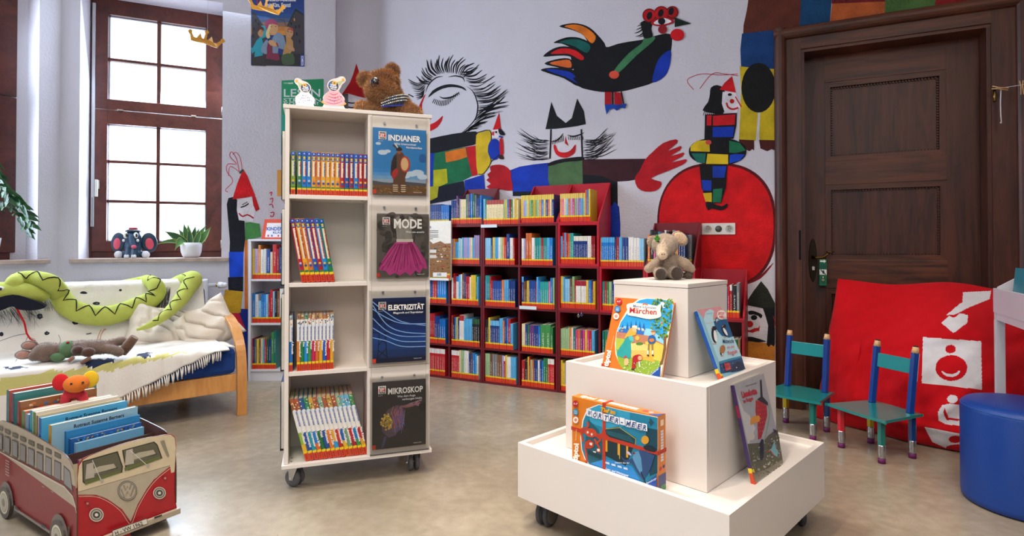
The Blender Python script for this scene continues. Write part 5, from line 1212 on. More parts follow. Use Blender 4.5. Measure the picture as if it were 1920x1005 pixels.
A.text('5-7', *cw([(90, 146)])[0], 3.2, '#f0dcd8', wid=7.6, ang=.12)
for i in range(3): A.line(cw([(94, 208 + i * 13), (126, 213 + i * 13)]), .8, '#c8e4f0', step=False)
A.disc(*cw([(112, 300)])[0], 2.6, 3, '#d87a6a', 12)
A.text('tiptoi', *cw([(128, 712)])[0], 8.8, '#f4ead8', wid=34, ang=-1.5, bold=.08); A.text('Die interaktive Lernwelt', *cw([(118, 500)])[0], 2, '#f4d8a8', wid=20, ang=-1.52, bold=0)
A.poly(cw([(915, 838), (915, 975), (800, 938)]), '#1a4a9a'); A.text('Ravensburger', *cw([(820, 935)])[0], 3.4, '#c8d4ee', wid=21, ang=-.5, bold=.04)
A.mb.build('printed_front', 'print', root, weld=False)
# printed side and top
A = Art(lambda a, b: M @ Vector((bx1 + .0003, b * bd, bh * (1 - a))), aD, .00009)
A.rect(.78, 0, 1, 1, '#2a3a78'); A.rect(.93, .35, 1, 1, '#4a8a4a'); A.disc(.70, .3, .028, .16, '#b82a3a'); A.disc(.69, .72, .025, .14, '#4a3a7a')
A.text('WÖRTER-MEER', .63, .32, .3, '#e8e4dc', wid=.0001 + .40, ang=0, bold=.05, down=False) if False else None
for i in range(11): A.rect(.20 + i * .038, .32, .23 + i * .038, .68, '#dcd8e0', step=False)
A.rect(.06, .3, .14, .7, '#f0dcb8')
A.mb.build('printed_side', 'print', root)
A = Art(lambda a, b: M @ Vector((bx0 + a * (bx1 - bx0), b * bd, bh + .0003)), UZ, .00009)
A.text('tiptoi', .07, .25, .55, '#f6ead6', wid=.18, down=False, bold=.07)
for i in range(11): A.rect(.29 + i * .042, .25, .325 + i * .042, .75, '#e4e2e6', step=False)
A.disc(.83, .5, .03, .22, '#c03a3a'); A.disc(.89, .5, .025, .2, '#d8b0b8'); A.poly([(.9, 0), (1, 0), (1, .9)], '#1f4a98')
A.mb.build('printed_top', 'print', root)
m = MB(M); bw = .006; x = bx0 + (bx1 - bx0) * .405; zc = bh * .52; RB = '#b8341c'
m.box(bx0 - .002, bx1 + .002, -.002, -.0006, zc - bw, zc + bw, RB); m.box(x - bw, x + bw, -.0022, -.0006, -.000, bh + .002, RB); m.box(x - bw, x + bw, -.002, bd + .001, bh + .0006, bh + .002, RB); m.box(bx1 + .0006, bx1 + .002, -.002, bd + .001, zc - bw, zc + bw, RB); m.box(bx0 - .002, bx0 - .0006, -.002, bd + .001, zc - bw, zc + bw, RB)
m.prism([(x - .022, zc - bw), (x - bw, zc - bw), (x - bw, zc - .026), (x + bw, zc - .026), (x + bw, zc - bw), (x + .022, zc - bw), (x + .022, zc + bw), (x + .010, zc + .012), (x + bw, zc + .026), (x - bw, zc + .026), (x - .010, zc + .012), (x - .022, zc + bw)], -.0024, -.0006, RB)
m.build('rubber_band', 'rubber', root)

# ================================================================== white book trolley
PT = Vector((-.970, 2.4745, 0)); A_T = .3287; TT = fr(PT, A_T)
dT = Vector((math.cos(A_T), math.sin(A_T), 0)); nT = Vector((math.sin(A_T), -math.cos(A_T), 0))
def sT(px, py=500): return (onpl(px, py, PT, nT) - PT).dot(dT)
def zT(px, py): return onpl(px, py, PT, nT).z
trol = thing('book_trolley', 'tall white double-sided book trolley on castors, teddy dog on top', 'book trolley', TT @ Vector((.30, .22, 0)), A_T)
XR = sT(806); D2 = .46; x_div = .332
m = MB(TT); m.box(-.0265, XR + .008, -.004, D2 + .004, 1.675, 1.691, LAM); m.build('top_board', 'laminate', trol, bevel=.001)
m = MB(TT); m.box(-.0265, XR + .008, -.012, D2 + .012, .111, .1268, LAM); m.build('bottom_board', 'laminate', trol, bevel=.001)
for x in (-.018, XR - .018): m = MB(TT); m.box(x, x + .018, 0, D2, .1275, 1.6745, LAM); m.build('side_panel', 'laminate', trol, bevel=.001)
m = MB(TT); m.box(x_div, x_div + .018, 0, D2, .1275, 1.6745, LAM); m.build('partition', 'laminate', trol, bevel=.001)
m = MB(TT); m.box(.0002, x_div - .0002, .229, .237, .1275, 1.6745, LAM); m.build('back_panel', 'laminate', trol)
for z1 in (1.299, .912, .525): m = MB(TT); m.box(.0003, x_div - .0003, .0005, .2288, z1 - .0178, z1, LAM); m.build('shelf_board', 'laminate', trol, bevel=.001)
m = MB(TT); m.box(x_div + .0185, XR - .0185, .002, .018, .1275, 1.6745, LAM); m.build('display_panel', 'laminate', trol)
m = MB(TT)
for x in (.02, .075, .255, .31):
    for z, s_ in ((1.282, 1),): m.tube([(x if x < .1 or x > .2 else x, .03, z - .003), (x, .03, z)], .004, '#8a8680', 8)
for x in (.012, .075):
    for y in (.03, .075): m.tube([(x, y, .1275), (x, y, .1282)], .004, '#5a5048', 8)
m.build('shelf_pins', 'plastic', trol)
for x, y, an in ((.035, .085, .95), (XR - .06, .085, .1), (.045, .39, .4), (XR - .06, .39, -.3)): twin_castor(trol, TT, x, y, an, .111, .038, True, '#66666c')
# ---- boxed series on the trolley shelves
bk = random.Random(21)
def tbook(x, z, t, h, d, tilt, col, label, group, top=None, style=0, title='', ink='#ffffff', low=None, y=.012):
    """book with parts; tilt leans its top to the left; x is the lower left corner"""
    M = TT @ Matrix.Translation((x, y, z)) @ Matrix.Rotation(-tilt, 4, 'Y')
    root = thing('book', label, 'book', M @ Vector((t / 2, d / 2, 0)), A_T, group)
    m = MB(M); c = .0016
    xs = [0, t * .25, t * .75, t]; ys = [.003, 0, 0, .003]
    bands = [(0, h, col)]
    if style == 1: bands = [(0, .13, low or col), (.13, .225, '#e4e3e1'), (.225, h, top or '#7ab0c8')]
    if style == 1 and low: bands = [(0, .075, low), (.075, .13, col), (.13, h * .8, '#e6e4e0'), (h * .8, h, top or '#7ab0c8')]
    for a, b, cc in bands: m.add([(xx, yy, zz) for zz in (a, b) for xx, yy in zip(xs, ys)], [(0, 1, 5, 4), (1, 2, 6, 5), (2, 3, 7, 6)], cc)
    m.box(0, c, .003, d, 0, h, col); m.box(t - c, t, .003, d, 0, h, col); m.build('cover', 'print', root)
    m = MB(M); m.box(c + .0002, t - c - .0002, .004, d - .004, .003, h - .003, '#b8a88e'); m.build('pages', 'paper', root)
    A = Art(lambda a, b: M @ Vector((a, -.0002, b)), M.to_3x3() @ Vector((0, -1, 0)), .0001)
    q_ = .12 * h; A.rect(.0008, .0005, t - .0008, q_, '#cc3a1c'); A.rect(.0008, q_, t - .0008, q_ * 1.33, '#e6c61a')
    for i in range(3): A.rect(t * .3, q_ * (.25 + i * .22), t * .7, q_ * (.34 + i * .22), '#5a1a10', step=False)
    A.mb.build('signature_sticker', 'print', root)
    A = Art(lambda a, b: M @ Vector((a, -.0003, b)), M.to_3x3() @ Vector((0, -1, 0)), .0001)
    w_ = t - .002
    if style == 0:
        A.rect(.001, h - .019, t - .001, h - .003, '#1a4aa8'); A.poly([(t * .3, h - .012), (t * .7, h - .012), (t * .5, h - .006)], '#c8d8f0')
        A.disc(t / 2, h - .030, w_ * .48, .0095, '#1c3a7a'); A.disc(t / 2, h - .027, w_ * .28, .005, '#d8c030'); A.rect(t * .25, h - .036, t * .75, h - .033, '#c8d0e0', step=False)
        tb = .052 if h < .22 else .075; tt_ = h - .043
        A.rect(t * .27, tb + .030, t * .73, tt_, '#ded6c0'); A.text(title or 'Tiere', t * .64, tt_ - .004, t * .34, ink, wid=min(tt_ - tb - .035, .012 * len(title or 'Tiere') + .01), ang=-math.pi / 2, down=False, bold=.05)
        A.disc(t / 2, tb + .010, w_ * .3, .005, bk.choice(['#d8b040', '#a8c0d8', '#d87a4a'])); A.disc(t / 2, tb - .0005, w_ * .34, .005, '#2a4a90'); A.rect(.002, h * .162, t - .002, h * .19, '#1a7a4a')
    else:
        A.disc(t / 2, h * .80, w_ * .45, .007, '#d8e0ea'); A.text('WIESO? WESHALB? WARUM?', t * .68, h * .79, t * .34, '#2a6ab8', wid=h * .24, ang=-math.pi / 2, down=False, bold=.04)
        A.text(title, t * .70, .128, t * .52, '#f2f0e8', wid=min(.07, .0075 * len(title)), ang=-math.pi / 2, down=False, bold=.05)
        for i in range(7): A.disc(bk.uniform(.003, t - .003), bk.uniform(h * .83, h - .004), .0025, .003, bk.choice(['#e8d080', '#3a6a3a', '#c85a3a', '#f0f0e8', '#3a5a8a']), 8, step=False)
    A.mb.build('spine_print', 'print', root)
C16 = ['#7a9a3a', '#3a7a44', '#1c78c8', '#1c78c8', '#d8982a', '#c8742e', '#dca22c', '#d89a28', '#dca22c', '#dca22c', '#b01c2c', '#1a4a98', '#8e1c28', '#1c78c8', '#b01c2c', '#8a1824']
N16 = ['olive green', 'dark green', 'blue', 'blue', 'yellow', 'orange', 'yellow', 'yellow', 'yellow', 'yellow', 'red', 'dark blue', 'dark red', 'bright blue', 'red', 'dark red']
T16 = ['Drei im Park', 'Spuk', 'Der Ausflug', 'Das Floß', 'Nachtwache', 'Im Zirkus', 'Auf dem Bauernhof', 'Die Rettung', 'Das Zelt', 'Die Höhle', 'Der Wald', 'Das Meer', 'Im Park', 'Ponyhof', 'Ritterburg', 'Schule']
x = .0045
for i in range(16):
    t = .0193
    tbook(x, 1.2993, t, .192, .14, 0, C16[i], f'{N16[i]} slim book, {ORD[i]} from left on the trolley\'s highest book shelf', 'upright series books on the trolley\'s highest shelf', title=T16[i], ink='#b01c24' if i % 3 else '#1c4a98')
    x += t + (.0067 if i == 0 else .0008)
C7 = [('#b01c2c', 'red'), ('#e0a41c', 'yellow'), ('#d0702c', 'orange'), ('#1c5ab8', 'blue'), ('#a81c2c', 'red'), ('#1c88d8', 'bright blue'), ('#1a7a4a', 'green')]
T7 = ['Alles über Tiere', 'Auf der Baustelle', 'Experimente', 'Unsere Erde', 'Alles über Pferde', 'Unsere Dinosaurier', 'Wir entdecken die Natur']
tl = R(10.3); h = .285; x = h * math.sin(tl) + .001
for i, (c_, nm) in enumerate(C7):
    tbook(x, .9125 + .0193 * math.sin(0), .0193, h, .15, tl, c_, f'{nm} book leaning left, {ORD[i]} of seven on the trolley\'s second book shelf', 'leaning books on the trolley\'s second shelf', title=T7[i], ink='#b01c24')
    x += (.0193 + .0006) / math.cos(tl)
C11 = [('#1c6ab8', 'blue'), ('#d07c30', 'orange'), ('#1f7a44', 'green'), ('#1c8ad8', 'bright blue'), ('#3a8a4a', 'leaf green'), ('#c41c5a', 'magenta'), ('#c8642c', 'orange'), ('#dca22c', 'yellow'), ('#1c58b8', 'blue'), ('#b81c2c', 'red'), ('#dca22c', 'yellow')]
T11 = ['Uhrzeit', 'Bauernhof', 'Zoo', 'Bei uns', 'Natur', 'Farben', 'Zirkus', 'Ritter', 'Flugzeuge', 'Feuer', 'Technik']
x = .0015
for i, (c_, nm) in enumerate(C11):
    tbook(x, .5255, .0146, .245, .17, 0, c_, f'{nm} and white book, {ORD[i]} of eleven on the trolley\'s third book shelf', 'upright books on the trolley\'s third shelf', style=1, title=T11[i], top=bk.choice(['#8ab0c8', '#c8a070', '#6a9a7a', '#a87a5a']))
    x += .0155 if i else .031
C14 = [('#8ab040', 'light green', '#e0b030'), ('#1c4aa0', 'dark blue', '#1c4aa0'), ('#1c94a8', 'turquoise', '#1c94a8'), ('#1c78c8', 'blue', '#d8642c'), ('#1f6a3c', 'dark green', '#1f6a3c'), ('#1c4a98', 'navy', '#1c4a98'), ('#d8742c', 'orange', '#d8742c'), ('#dca22c', 'yellow', '#2a9ad8'), ('#c02a2c', 'red', '#b02024'), ('#1c5ab0', 'blue', '#dcb02c'), ('#6a9a78', 'sage green', '#6a9a78'), ('#b81c30', 'red', '#a81a2c'), ('#1c78c0', 'blue', '#3a8a4a'), ('#b8242c', 'red', '#dca02c')]
T14 = ['Fußball', 'Naturkatastrophen', 'Unterwasser', 'Unsere Erde', 'Wald', 'Weltraum', 'Uhr und Zeit', 'Indianer', 'Dinosaurier', 'Flughafen', 'Lebensräume', 'Feuerwehr', 'Baustelle', 'Mein Körper']
tl = R(14.0); h = .285; x = h * math.sin(tl) + .0015
for i, (c_, nm, lo_) in enumerate(C14):
    tbook(x, .1273, .0181, h, .19, tl, c_, f'{nm} and white book leaning left, {ORD[i]} of fourteen on the trolley\'s lowest shelf', 'leaning books on the trolley\'s lowest shelf', style=1, title=T14[i], low=lo_, top=bk.choice(['#6ab0d0', '#3a8a5a', '#c8a050', '#2a5a9a', '#8ab8a0', '#a85a3a']))
    x += (.0181 + .0005) / math.cos(tl)
# ---- clear pockets with non-fiction books on the display panel
PPk = PT + nT * .006
def pocket(pxs, pys, screws, cover, title, sub, base, label, paint):
    x0, x1 = sT(pxs[0]), sT(pxs[1]); zt_, zb_ = zT(750, pys[0]), zT(750, pys[1])
    root = thing('acrylic_pocket', f'clear acrylic pocket on the trolley holding the {title} book', 'holder', TT @ Vector(((x0 + x1) / 2, 0, zb_)), A_T, 'clear pockets on the trolley front')
    m = MB(TT); m.box(x0, x1, -.0022, -.0004, zb_, zt_, '#ffffff'); m.build('back_sheet', 'acrylic', root)
    m = MB(TT); m.box(x0, x1, -.017, -.0158, zb_, zt_ - .052, '#ffffff'); m.box(x0, x1, -.017, -.0022, zb_ - .0012, zb_, '#ffffff'); m.build('front_sheet', 'acrylic', root)
    m = MB(TT); m.box(x0, x1, -.0035, -.0022, zt_ - .030, zt_ - .004, '#e6e4e2'); m.build('fixing_strip', 'acrylic', root)
    for px, py in screws:
        X, Zz = sT(px), zT(px, py); m = MB(TT); m.tube([(X, -.0036, Zz), (X, -.006, Zz)], .0055, '#a8aeb4', 12); m.build('screw', 'steel', root)
    # the book
    u0, u1 = sT(cover[0]), sT(cover[2]); v0 = zT(cover[0], cover[3]); v1 = zT(cover[0], cover[1])
    rb_ = thing('book', label, 'book', TT @ Vector(((u0 + u1) / 2, -.009, v0)), A_T, 'non-fiction books in the trolley pockets')
    m = MB(TT); m.box(u0, u1, -.0145, -.0135, v0, v1, base); m.box(u0, u1, -.0045, -.0035, v0, v1, base); m.box(u0, u0 + .001, -.0145, -.0035, v0, v1, base); m.build('cover', 'print', rb_)
    m = MB(TT); m.box(u0 + .001, u1 - .003, -.0134, -.0046, v0 + .003, v1 - .003, '#d8d0c0'); m.build('pages', 'paper', rb_)
    W_, H_ = u1 - u0, v1 - v0
    A = Art(lambda a, b: TT @ Vector((u0 + a * W_, -.0147, v1 - b * H_)), nT, .00006)
    A.rect(0, 0, 1, 1, base); paint(A)
    # series mark
    lx, ly = .105, .055
    A.rect(lx, ly, lx + .14, ly + .118, '#e8e6e2'); A.rect(lx + .012, ly + .038, lx + .128, ly + .08, '#c01c24')
    A.text('WAS', lx + .012, ly + .034, .026, '#181818', wid=.116, bold=.08); A.text('IST', lx + .03, ly + .074, .03, '#f0eeea', wid=.08, bold=.06); A.text('WAS', lx + .012, ly + .113, .026, '#181818', wid=.116, bold=.08)
    A.text('Band 92', lx, ly + .15, .012, '#e0e0e0', wid=.08, bold=0)
    A.text('TESSLOFF', .76, .965, .012, '#e8e6e2', wid=.16, bold=.02); A.rect(0, .93, .06, .995, '#c83a1e')
    A.text(title, {'INDIANER': .285, 'MODE': .32, 'ELEKTRIZITÄT': .285, 'MIKROSKOP': .285}[title], .185 if title != 'MODE' else .225, .085 if title in ('INDIANER', 'MIKROSKOP') else .14 if title == 'MODE' else .078, '#f0efec', wid={'INDIANER': .61, 'MODE': .54, 'ELEKTRIZITÄT': .68, 'MIKROSKOP': .66}[title], bold=.045)
    for i, (s_, x_, w2) in enumerate(sub): A.text(s_, x_, (.245 if title != 'MODE' else .30) + i * .048, .03, '#e8ebee', wid=w2, bold=.02)
    A.mb.build('printed_cover', 'print', rb_, weld=False)
rc = random.Random(31)
def p_ind(A):
    for i in range(5): A.rect(0, .62 + i * .05, 1, .67 + i * .05, ['#2f7cc0', '#4a8cc4', '#6a98c0', '#8a9cae', '#7a7a74'][i])
    for x, y, r in ((.18, .37, .09), (.27, .35, .06), (.72, .68, .1), (.84, .66, .12), (.93, .72, .1), (.62, .72, .07), (.1, .24, .05)): A.disc(x, y, r, r * .42, '#b8cadc', 16)
    A.poly([(0, .80), (.3, .83), (.6, .80), (1, .82), (1, .88), (0, .88)], '#4a4a50'); A.rect(0, .86, 1, 1, '#6a4c2c')
    for i in range(90): A.line([(rc.uniform(0, 1), .99), (rc.uniform(0, 1) * .02 + 0, .0)], 0, '#000000') if False else A.disc(rc.uniform(0, 1), rc.uniform(.87, .99), .02, .006, rc.choice(['#a0783c', '#7a5428', '#4a3620', '#b88c4a']), 6, rc.random(), step=False)
    A.k += 1
    A.poly([(.40, .40), (.47, .34), (.55, .36), (.62, .45), (.66, .6), (.6, .74), (.62, .95), (.50, .97), (.47, .80), (.44, .97), (.36, .97), (.38, .76), (.32, .70), (.34, .5)], '#5a3a24', 0)
    A.poly([(.38, .42), (.44, .40), (.44, .62), (.36, .72), (.33, .6)], '#1e1612', 0); A.disc(.485, .335, .045, .05, '#8a5034', 14); A.poly([(.43, .30), (.48, .27), (.54, .30), (.53, .33), (.44, .34)], '#1c1414', 2); A.line([(.40, .22), (.46, .29)], .02, '#d8d0c0'); A.line([(.37, .25), (.45, .30)], .018, '#3a2018')
    A.poly([(.36, .66), (.44, .60), (.47, .66), (.42, .74), (.36, .76)], '#a02420', 2)
    A.disc(.60, .535, .095, .125, '#b03a24', 20); A.disc(.59, .535, .07, .10, '#c8a878', 20)
    for x in (.41, .56):
        for i in range(4): A.line([(x - .04, .86 + i * .03), (x + .05, .86 + i * .03)], .012, '#d8c8a8', step=False)
    A.disc(.93, .43, .07, .065, '#1f5c9c', 18)
def p_mod(A):
    for i in range(60): A.disc(rc.uniform(.05, .95), rc.uniform(.03, .97), rc.uniform(.05, .14), rc.uniform(.03, .08), rc.choice(['#57524c', '#5e5850', '#504a46', '#665e54', '#4c4844']), 12, rc.random() * 3, step=False)
    A.k += 1
    A.poly([(.36, .06), (.42, .03), (.45, .12), (.58, .12), (.62, .03), (.68, .06), (.66, .25), (.68, .42), (.38, .42), (.36, .25)], '#8c8880', 0); 
    for i in range(9): A.line([(.39 + i * .032, .13), (.395 + i * .031, .42)], .006, '#b8b4aa', step=False)
    A.rect(.37, .40, .69, .445, '#c8c2b8'); A.poly([(.36, .445), (.70, .445), (.80, .56), (.94, .76), (.97, .88), (.88, .86), (.82, .95), (.74, .90), (.64, .98), (.54, .92), (.44, .98), (.34, .93), (.24, .97), (.16, .90), (.04, .88), (.10, .74), (.22, .58)], '#b83c82', 0)
    for i in range(26):
        x = .37 + i * .0125; A.line([(x, .46), (.06 + i * .034 + rc.uniform(-.02, .02), rc.uniform(.8, .93))], rc.uniform(.008, .02), rc.choice(['#cc5a9a', '#a8306e', '#d878ac', '#c24a8c', '#98285e']), step=False)
    A.k += 1; A.rect(.36, .445, .70, .47, '#c04a8a'); A.poly([(.58, .45), (.66, .44), (.70, .52), (.66, .62), (.62, .52)], '#8a1c50', 0)
def p_ele(A):
    for i, c_ in enumerate(['#0c2350', '#0e2a60', '#123678', '#163e88', '#1a4a96', '#1c4488', '#173a74', '#122e60']): A.rect(0, .2 + i * .1, 1, .3 + i * .1, c_)
    A.rect(0, 0, 1, .2, '#0a1c42')
    for p in ([(.14, .2), (.09, .98)], [(.21, .2), (.27, .98)], [(.02, .35), (.34, .37)], [(.0, .52), (.38, .55)], [(.12, .6), (.24, .7)], [(.24, .6), (.11, .72)], [(.10, .8), (.25, .9)], [(.25, .78), (.09, .92)]): A.line(p, .012, '#0a1226')
    for a, b, c_, d in ((.05, .22, .52, .45), (.10, .40, .62, .58), (.16, .30, .40, .42), (.30, .50, .70, .62), (.45, .58, .76, .70), (.60, .66, .84, .78)):
        pts = [(0, a), (.25, b), (.55, (b + d) / 2 + .04), (1, d)]
        A.line(pts, .022, '#2a6ac8', 6); A.line(pts, .008, '#bfe4f4', 6)
    A.rect(0, .93, 1, 1, '#0e1e40')
def p_mik(A):
    A.rect(0, .25, 1, 1, '#2e2c2c')
    A.poly([(.16, .58), (.28, .42), (.44, .36), (.56, .42), (.60, .55), (.54, .70), (.42, .82), (.30, .84), (.18, .74)], '#5a4a58', 0); A.poly([(.40, .40), (.52, .44), (.50, .60), (.42, .74), (.36, .66)], '#8a4a44', 0)
    for i in range(60):
        t, r = rc.uniform(0, 6.28), rc.uniform(0, 1) ** .5; A.disc(.27 + .11 * r * math.cos(t), .60 + .12 * r * math.sin(t), .020, .016, rc.choice(['#d8b848', '#c8a43c', '#e4cc6a', '#a8882c']), 8, step=False)
    A.k += 1
    for i in range(50):
        x = rc.uniform(.38, .62); A.line([(x, rc.uniform(.36, .8)), (x + rc.uniform(-.06, .06), rc.uniform(.36, .8))], .006, rc.choice(['#6a7ac8', '#a86a8a', '#4a5aa8', '#c08a7a']), step=False)
    for i in range(14): A.line([(.50, .40 + rc.uniform(-.02, .02)), (.7, .38 + rc.uniform(-.03, .03)), (.9 + rc.uniform(-.03, .04), .34 + rc.uniform(-.05, .08))], .007, rc.choice(['#c07a6a', '#9a6a9a', '#b8a0b0']), 3, step=False)
    A.poly([(.20, .84), (.26, .82), (.22, .95), (.17, .99)], '#4a4a6a', 2); A.disc(.93, .42, .07, .065, '#1c1a1c', 18)
pocket((693, 803), (222, 367), ((720, 231), (780, 236)), (697.9, 239.5, 797.5, 364), 'INDIANER', [('Die Ureinwohner', .43, .38), ('Nordamerikas', .62, .30)], '#2678b8', 'blue non-fiction book titled Indianer in the topmost clear pocket', p_ind)
pocket((692, 803), (384, 524), ((720, 389), (779, 391)), (706, 400.5, 803, 520), 'MODE', [('Was uns anzieht', .55, .36)], '#5a544e', 'grey non-fiction book titled Mode with a pink tutu, second pocket', p_mod)
pocket((692, 804), (543, 684), ((718, 548), (778, 547)), (698.5, 559.5, 797.5, 680.5), 'ELEKTRIZITÄT', [('Megavolt und Supraleiter', .38, .57)], '#0c2350', 'dark blue non-fiction book titled Elektrizität, third pocket from the top', p_ele)
pocket((694, 804), (703, 846), ((717, 707), (777, 703)), (698.5, 717, 797.5, 842), 'MIKROSKOP', [('Was dem Auge', .46, .34), ('verborgen bleibt', .55, .38)], '#2e2c2c', 'black non-fiction book titled Mikroskop in the lowest pocket', p_mik)
# pockets on the trolley's left end, seen edge on
for i, (za, zb_) in enumerate(((1.28, 1.60), (.90, 1.25), (.52, .87), (.17, .48))):
    root = thing('acrylic_pocket', f'clear acrylic pocket with a thin book on the trolley\'s left end, {ORD[i]} from the top', 'holder', TT @ Vector((-.03, .2, za)), A_T, 'clear pockets on the trolley\'s left end')
    m = MB(TT); m.box(-.0195, -.0185, .06, .34, za, zb_ + .02, '#f0f0f4'); m.box(-.036, -.035, .06, .34, za, zb_ - .03, '#f0f0f4'); m.box(-.036, -.0195, .06, .34, za - .001, za, '#f0f0f4'); m.build('sheet', 'acrylic', root)
    m = MB(TT); m.box(-.034, -.022, .08, .32, za + .002, zb_ - .01, ['#3a4a3a', '#4a6a8a', '#5a5048', '#2a3a6a'][i]); m.box(-.033, -.023, .0795, .0799, za + .002, zb_ - .012, '#d8d0c0')
    tag(m.build('book', 'print'), f'thin book seen edge-on in the {ORD[i]} pocket on the trolley\'s left end', 'book')
# ================================================================== soft toys
def LF(p, ang=0, s=1.0): return fr(p, ang) @ Matrix.Scale(s, 4)
def sc_(prims, k):
    out = []
    for p in prims:
        if p[0] == 'e': out.append(('e', tuple(a * k for a in p[1]), tuple(a * k for a in p[2])) + tuple(p[3:]))
        else: out.append(('c', [tuple(a * k for a in q) for q in p[1]], [r * k for r in p[2]]))
    return out
# ---- shaggy brown toy dog on the trolley
b0 = TT @ Vector((.445, .15, 1.6912)); KX = .00262
dog = thing('toy_dog', 'shaggy brown plush dog with a patterned neckerchief sitting on the book trolley', 'soft toy', b0, .15)
prims = sc_([('e', (-14, 0, 62), (27, 24, 24)), ('e', (-13, -17, 46), (27, 20, 22)), ('e', (-6, -4, 70), (22, 18, 18)), ('e', (6, 8, 26), (24, 22, 27)), ('c', [(2, 4, 48), (8, 4, 30)], [18, 20]),
             ('c', [(-10, -4, 16), (-30, -18, 12), (-45, -28, 9)], [12, 11, 10]), ('e', (-46, -29, 11), (10, 11, 11)), ('c', [(18, 0, 18), (38, -12, 11), (50, -16, 8)], [17, 14, 9]), ('c', [(24, 2, 32), (34, -14, 14)], [11, 9]), ('e', (14, 14, 14), (28, 24, 14))], KX)
body = blob('body', prims, 'plush', dog, .0045, '#8a5526', lambda p: '#9c6632' if p.y < -.06 and p.z < .165 else '#7a4a20')
ears = blob('ear', sc_([('e', (-44, 2, 72), (12, 9, 13))], KX), 'plush', dog, .004, '#8a5020'); ear2 = blob('ear', sc_([('e', (5, 2, 90), (12, 8, 13))], KX), 'plush', dog, .004, '#8a5020')
fur('fur', body, dog, 26000, .02, '#a8743a', .0011, .1, seed=3)
for e_ in (ears, ear2): fur('fur', e_, dog, 2600, .016, '#a8743a', .0010, .1, seed=5)
m = MB(mw(dog)); m.ball((-23 * KX, -34 * KX, 58 * KX), (9 * KX, 5 * KX, 9 * KX), '#141216'); m.build('nose', 'gloss_paint', dog)
Tg = mw(dog); m = MB(Tg); n_ = 22
for i in range(n_):
    def cp_(j, w_, z_):
        t = -2.1 + 2.3 * j / n_; return ((3 + 27 * w_ * math.cos(t)) * KX, (-3 + 26 * w_ * math.sin(t)) * KX, (z_ - 8 + 11 * math.cos(t)) * KX)
    lo_ = 28 + 4 * abs(i - n_ / 2) / n_ - 6 * math.sin(math.pi * i / n_)
    m.add([cp_(i, 1.08, 42), cp_(i + 1, 1.08, 42), cp_(i + 1, 1.16, lo_), cp_(i, 1.16, lo_)], [(0, 1, 2, 3)], '#20242e' if i % 2 else '#2c3240')
    for q in range(3): m.ball(cp_(i + .5, 1.17, 40 - q * 5), (1.6 * KX, .8 * KX, 1.4 * KX), random.choice(['#c8ccd0', '#8a94a8', '#b0a890']), 6)
    m.add([cp_(i, 1.17, lo_), cp_(i + 1, 1.17, lo_), cp_(i + 1, 1.17, lo_ - 2), cp_(i, 1.17, lo_ - 2)], [(0, 1, 2, 3)], '#2a3a9a')
m.tube([(28 * KX, 0, 44 * KX), (36 * KX, -4 * KX, 46 * KX), (44 * KX, -4 * KX, 42 * KX)], .002, '#20242e', 6)
o = m.build('neckerchief', 'cloth', dog); so = o.modifiers.new('s', 'SOLIDIFY'); so.thickness = .0012

# ---- grey toy elephant on the display
b0 = onz(1252, 523, .9432); KX = .00212
el = thing('toy_elephant', 'grey plush elephant with dark soles sitting on top of the white display', 'soft toy', b0, .15)
prims = sc_([('e', (-3, 6, 64), (25, 23, 22)), ('c', [(-8, -8, 60), (-17, -20, 54), (-24, -29, 46)], [17, 13, 10]), ('e', (1, 8, 24), (22, 19, 25)), ('c', [(0, 7, 42), (1, 7, 30)], [13, 18]),
             ('c', [(-15, 2, 35), (-32, -6, 24), (-42, -10, 20)], [9, 10, 8]), ('c', [(17, 3, 38), (33, -2, 27), (44, -5, 19)], [9, 12, 8]), ('c', [(-12, -2, 11), (-26, -22, 11)], [12, 11]), ('c', [(8, -2, 11), (3, -24, 12)], [13, 12])], KX)
body = blob('body', prims, 'plush', el, .0035, '#a08c78', lambda p: '#b8a48c' if p.x < -.03 and p.z > .085 and p.y < -.03 else ('#8c7a68' if p.z < .055 and p.y > 0 else None))
fur('fur', body, el, 9000, .0035, '#aa9682', .0005, .2, seed=7)
for c_, r_ in (((-28, -33.5, 11), 10.5), ((2.5, -36, 12), 12)):
    m = MB(mw(el)); m.ball([a * KX for a in c_], (r_ * KX, 2.6 * KX, r_ * KX), '#3a2e28', 20); m.build('sole', 'plush', el, label='dark brown sole')
m = MB(mw(el) @ Matrix.Translation((28 * KX, 8 * KX, 76 * KX)) @ Euler((-.25, .35, .15)).to_matrix().to_4x4())
m.ball((0, 0, 0), (19 * KX, 4 * KX, 14 * KX), '#a08c78', 24); m.ball((0, -2.6 * KX, 0), (15 * KX, 2.4 * KX, 10.5 * KX), '#cfae8e', 24); m.build('ear', 'plush', el, label='ear with pale lining')
m = MB(mw(el) @ Matrix.Translation((-22 * KX, 18 * KX, 70 * KX))); m.ball((0, 0, 0), (12 * KX, 4 * KX, 12 * KX), '#a08c78', 18); m.build('ear', 'plush', el)
m = MB(mw(el)); m.ball((-25.5 * KX, -36 * KX, 45.5 * KX), (9.4 * KX, 4.5 * KX, 8 * KX), '#cdb59a', 18)
for x_ in (-28.5, -24.5): m.ball((x_ * KX, -40.2 * KX, 47 * KX), (1.1 * KX, 1 * KX, 1.5 * KX), '#3a2a22', 8)
m.build('snout', 'plush', el)
for p_ in ((-6, -16.5, 71), (-24, -14, 70)): m = MB(mw(el)); m.ball([a * KX for a in p_], 2.0 * KX, '#1a1614', 10); m.build('eye', 'gloss_paint', el)
m = MB(mw(el)); 
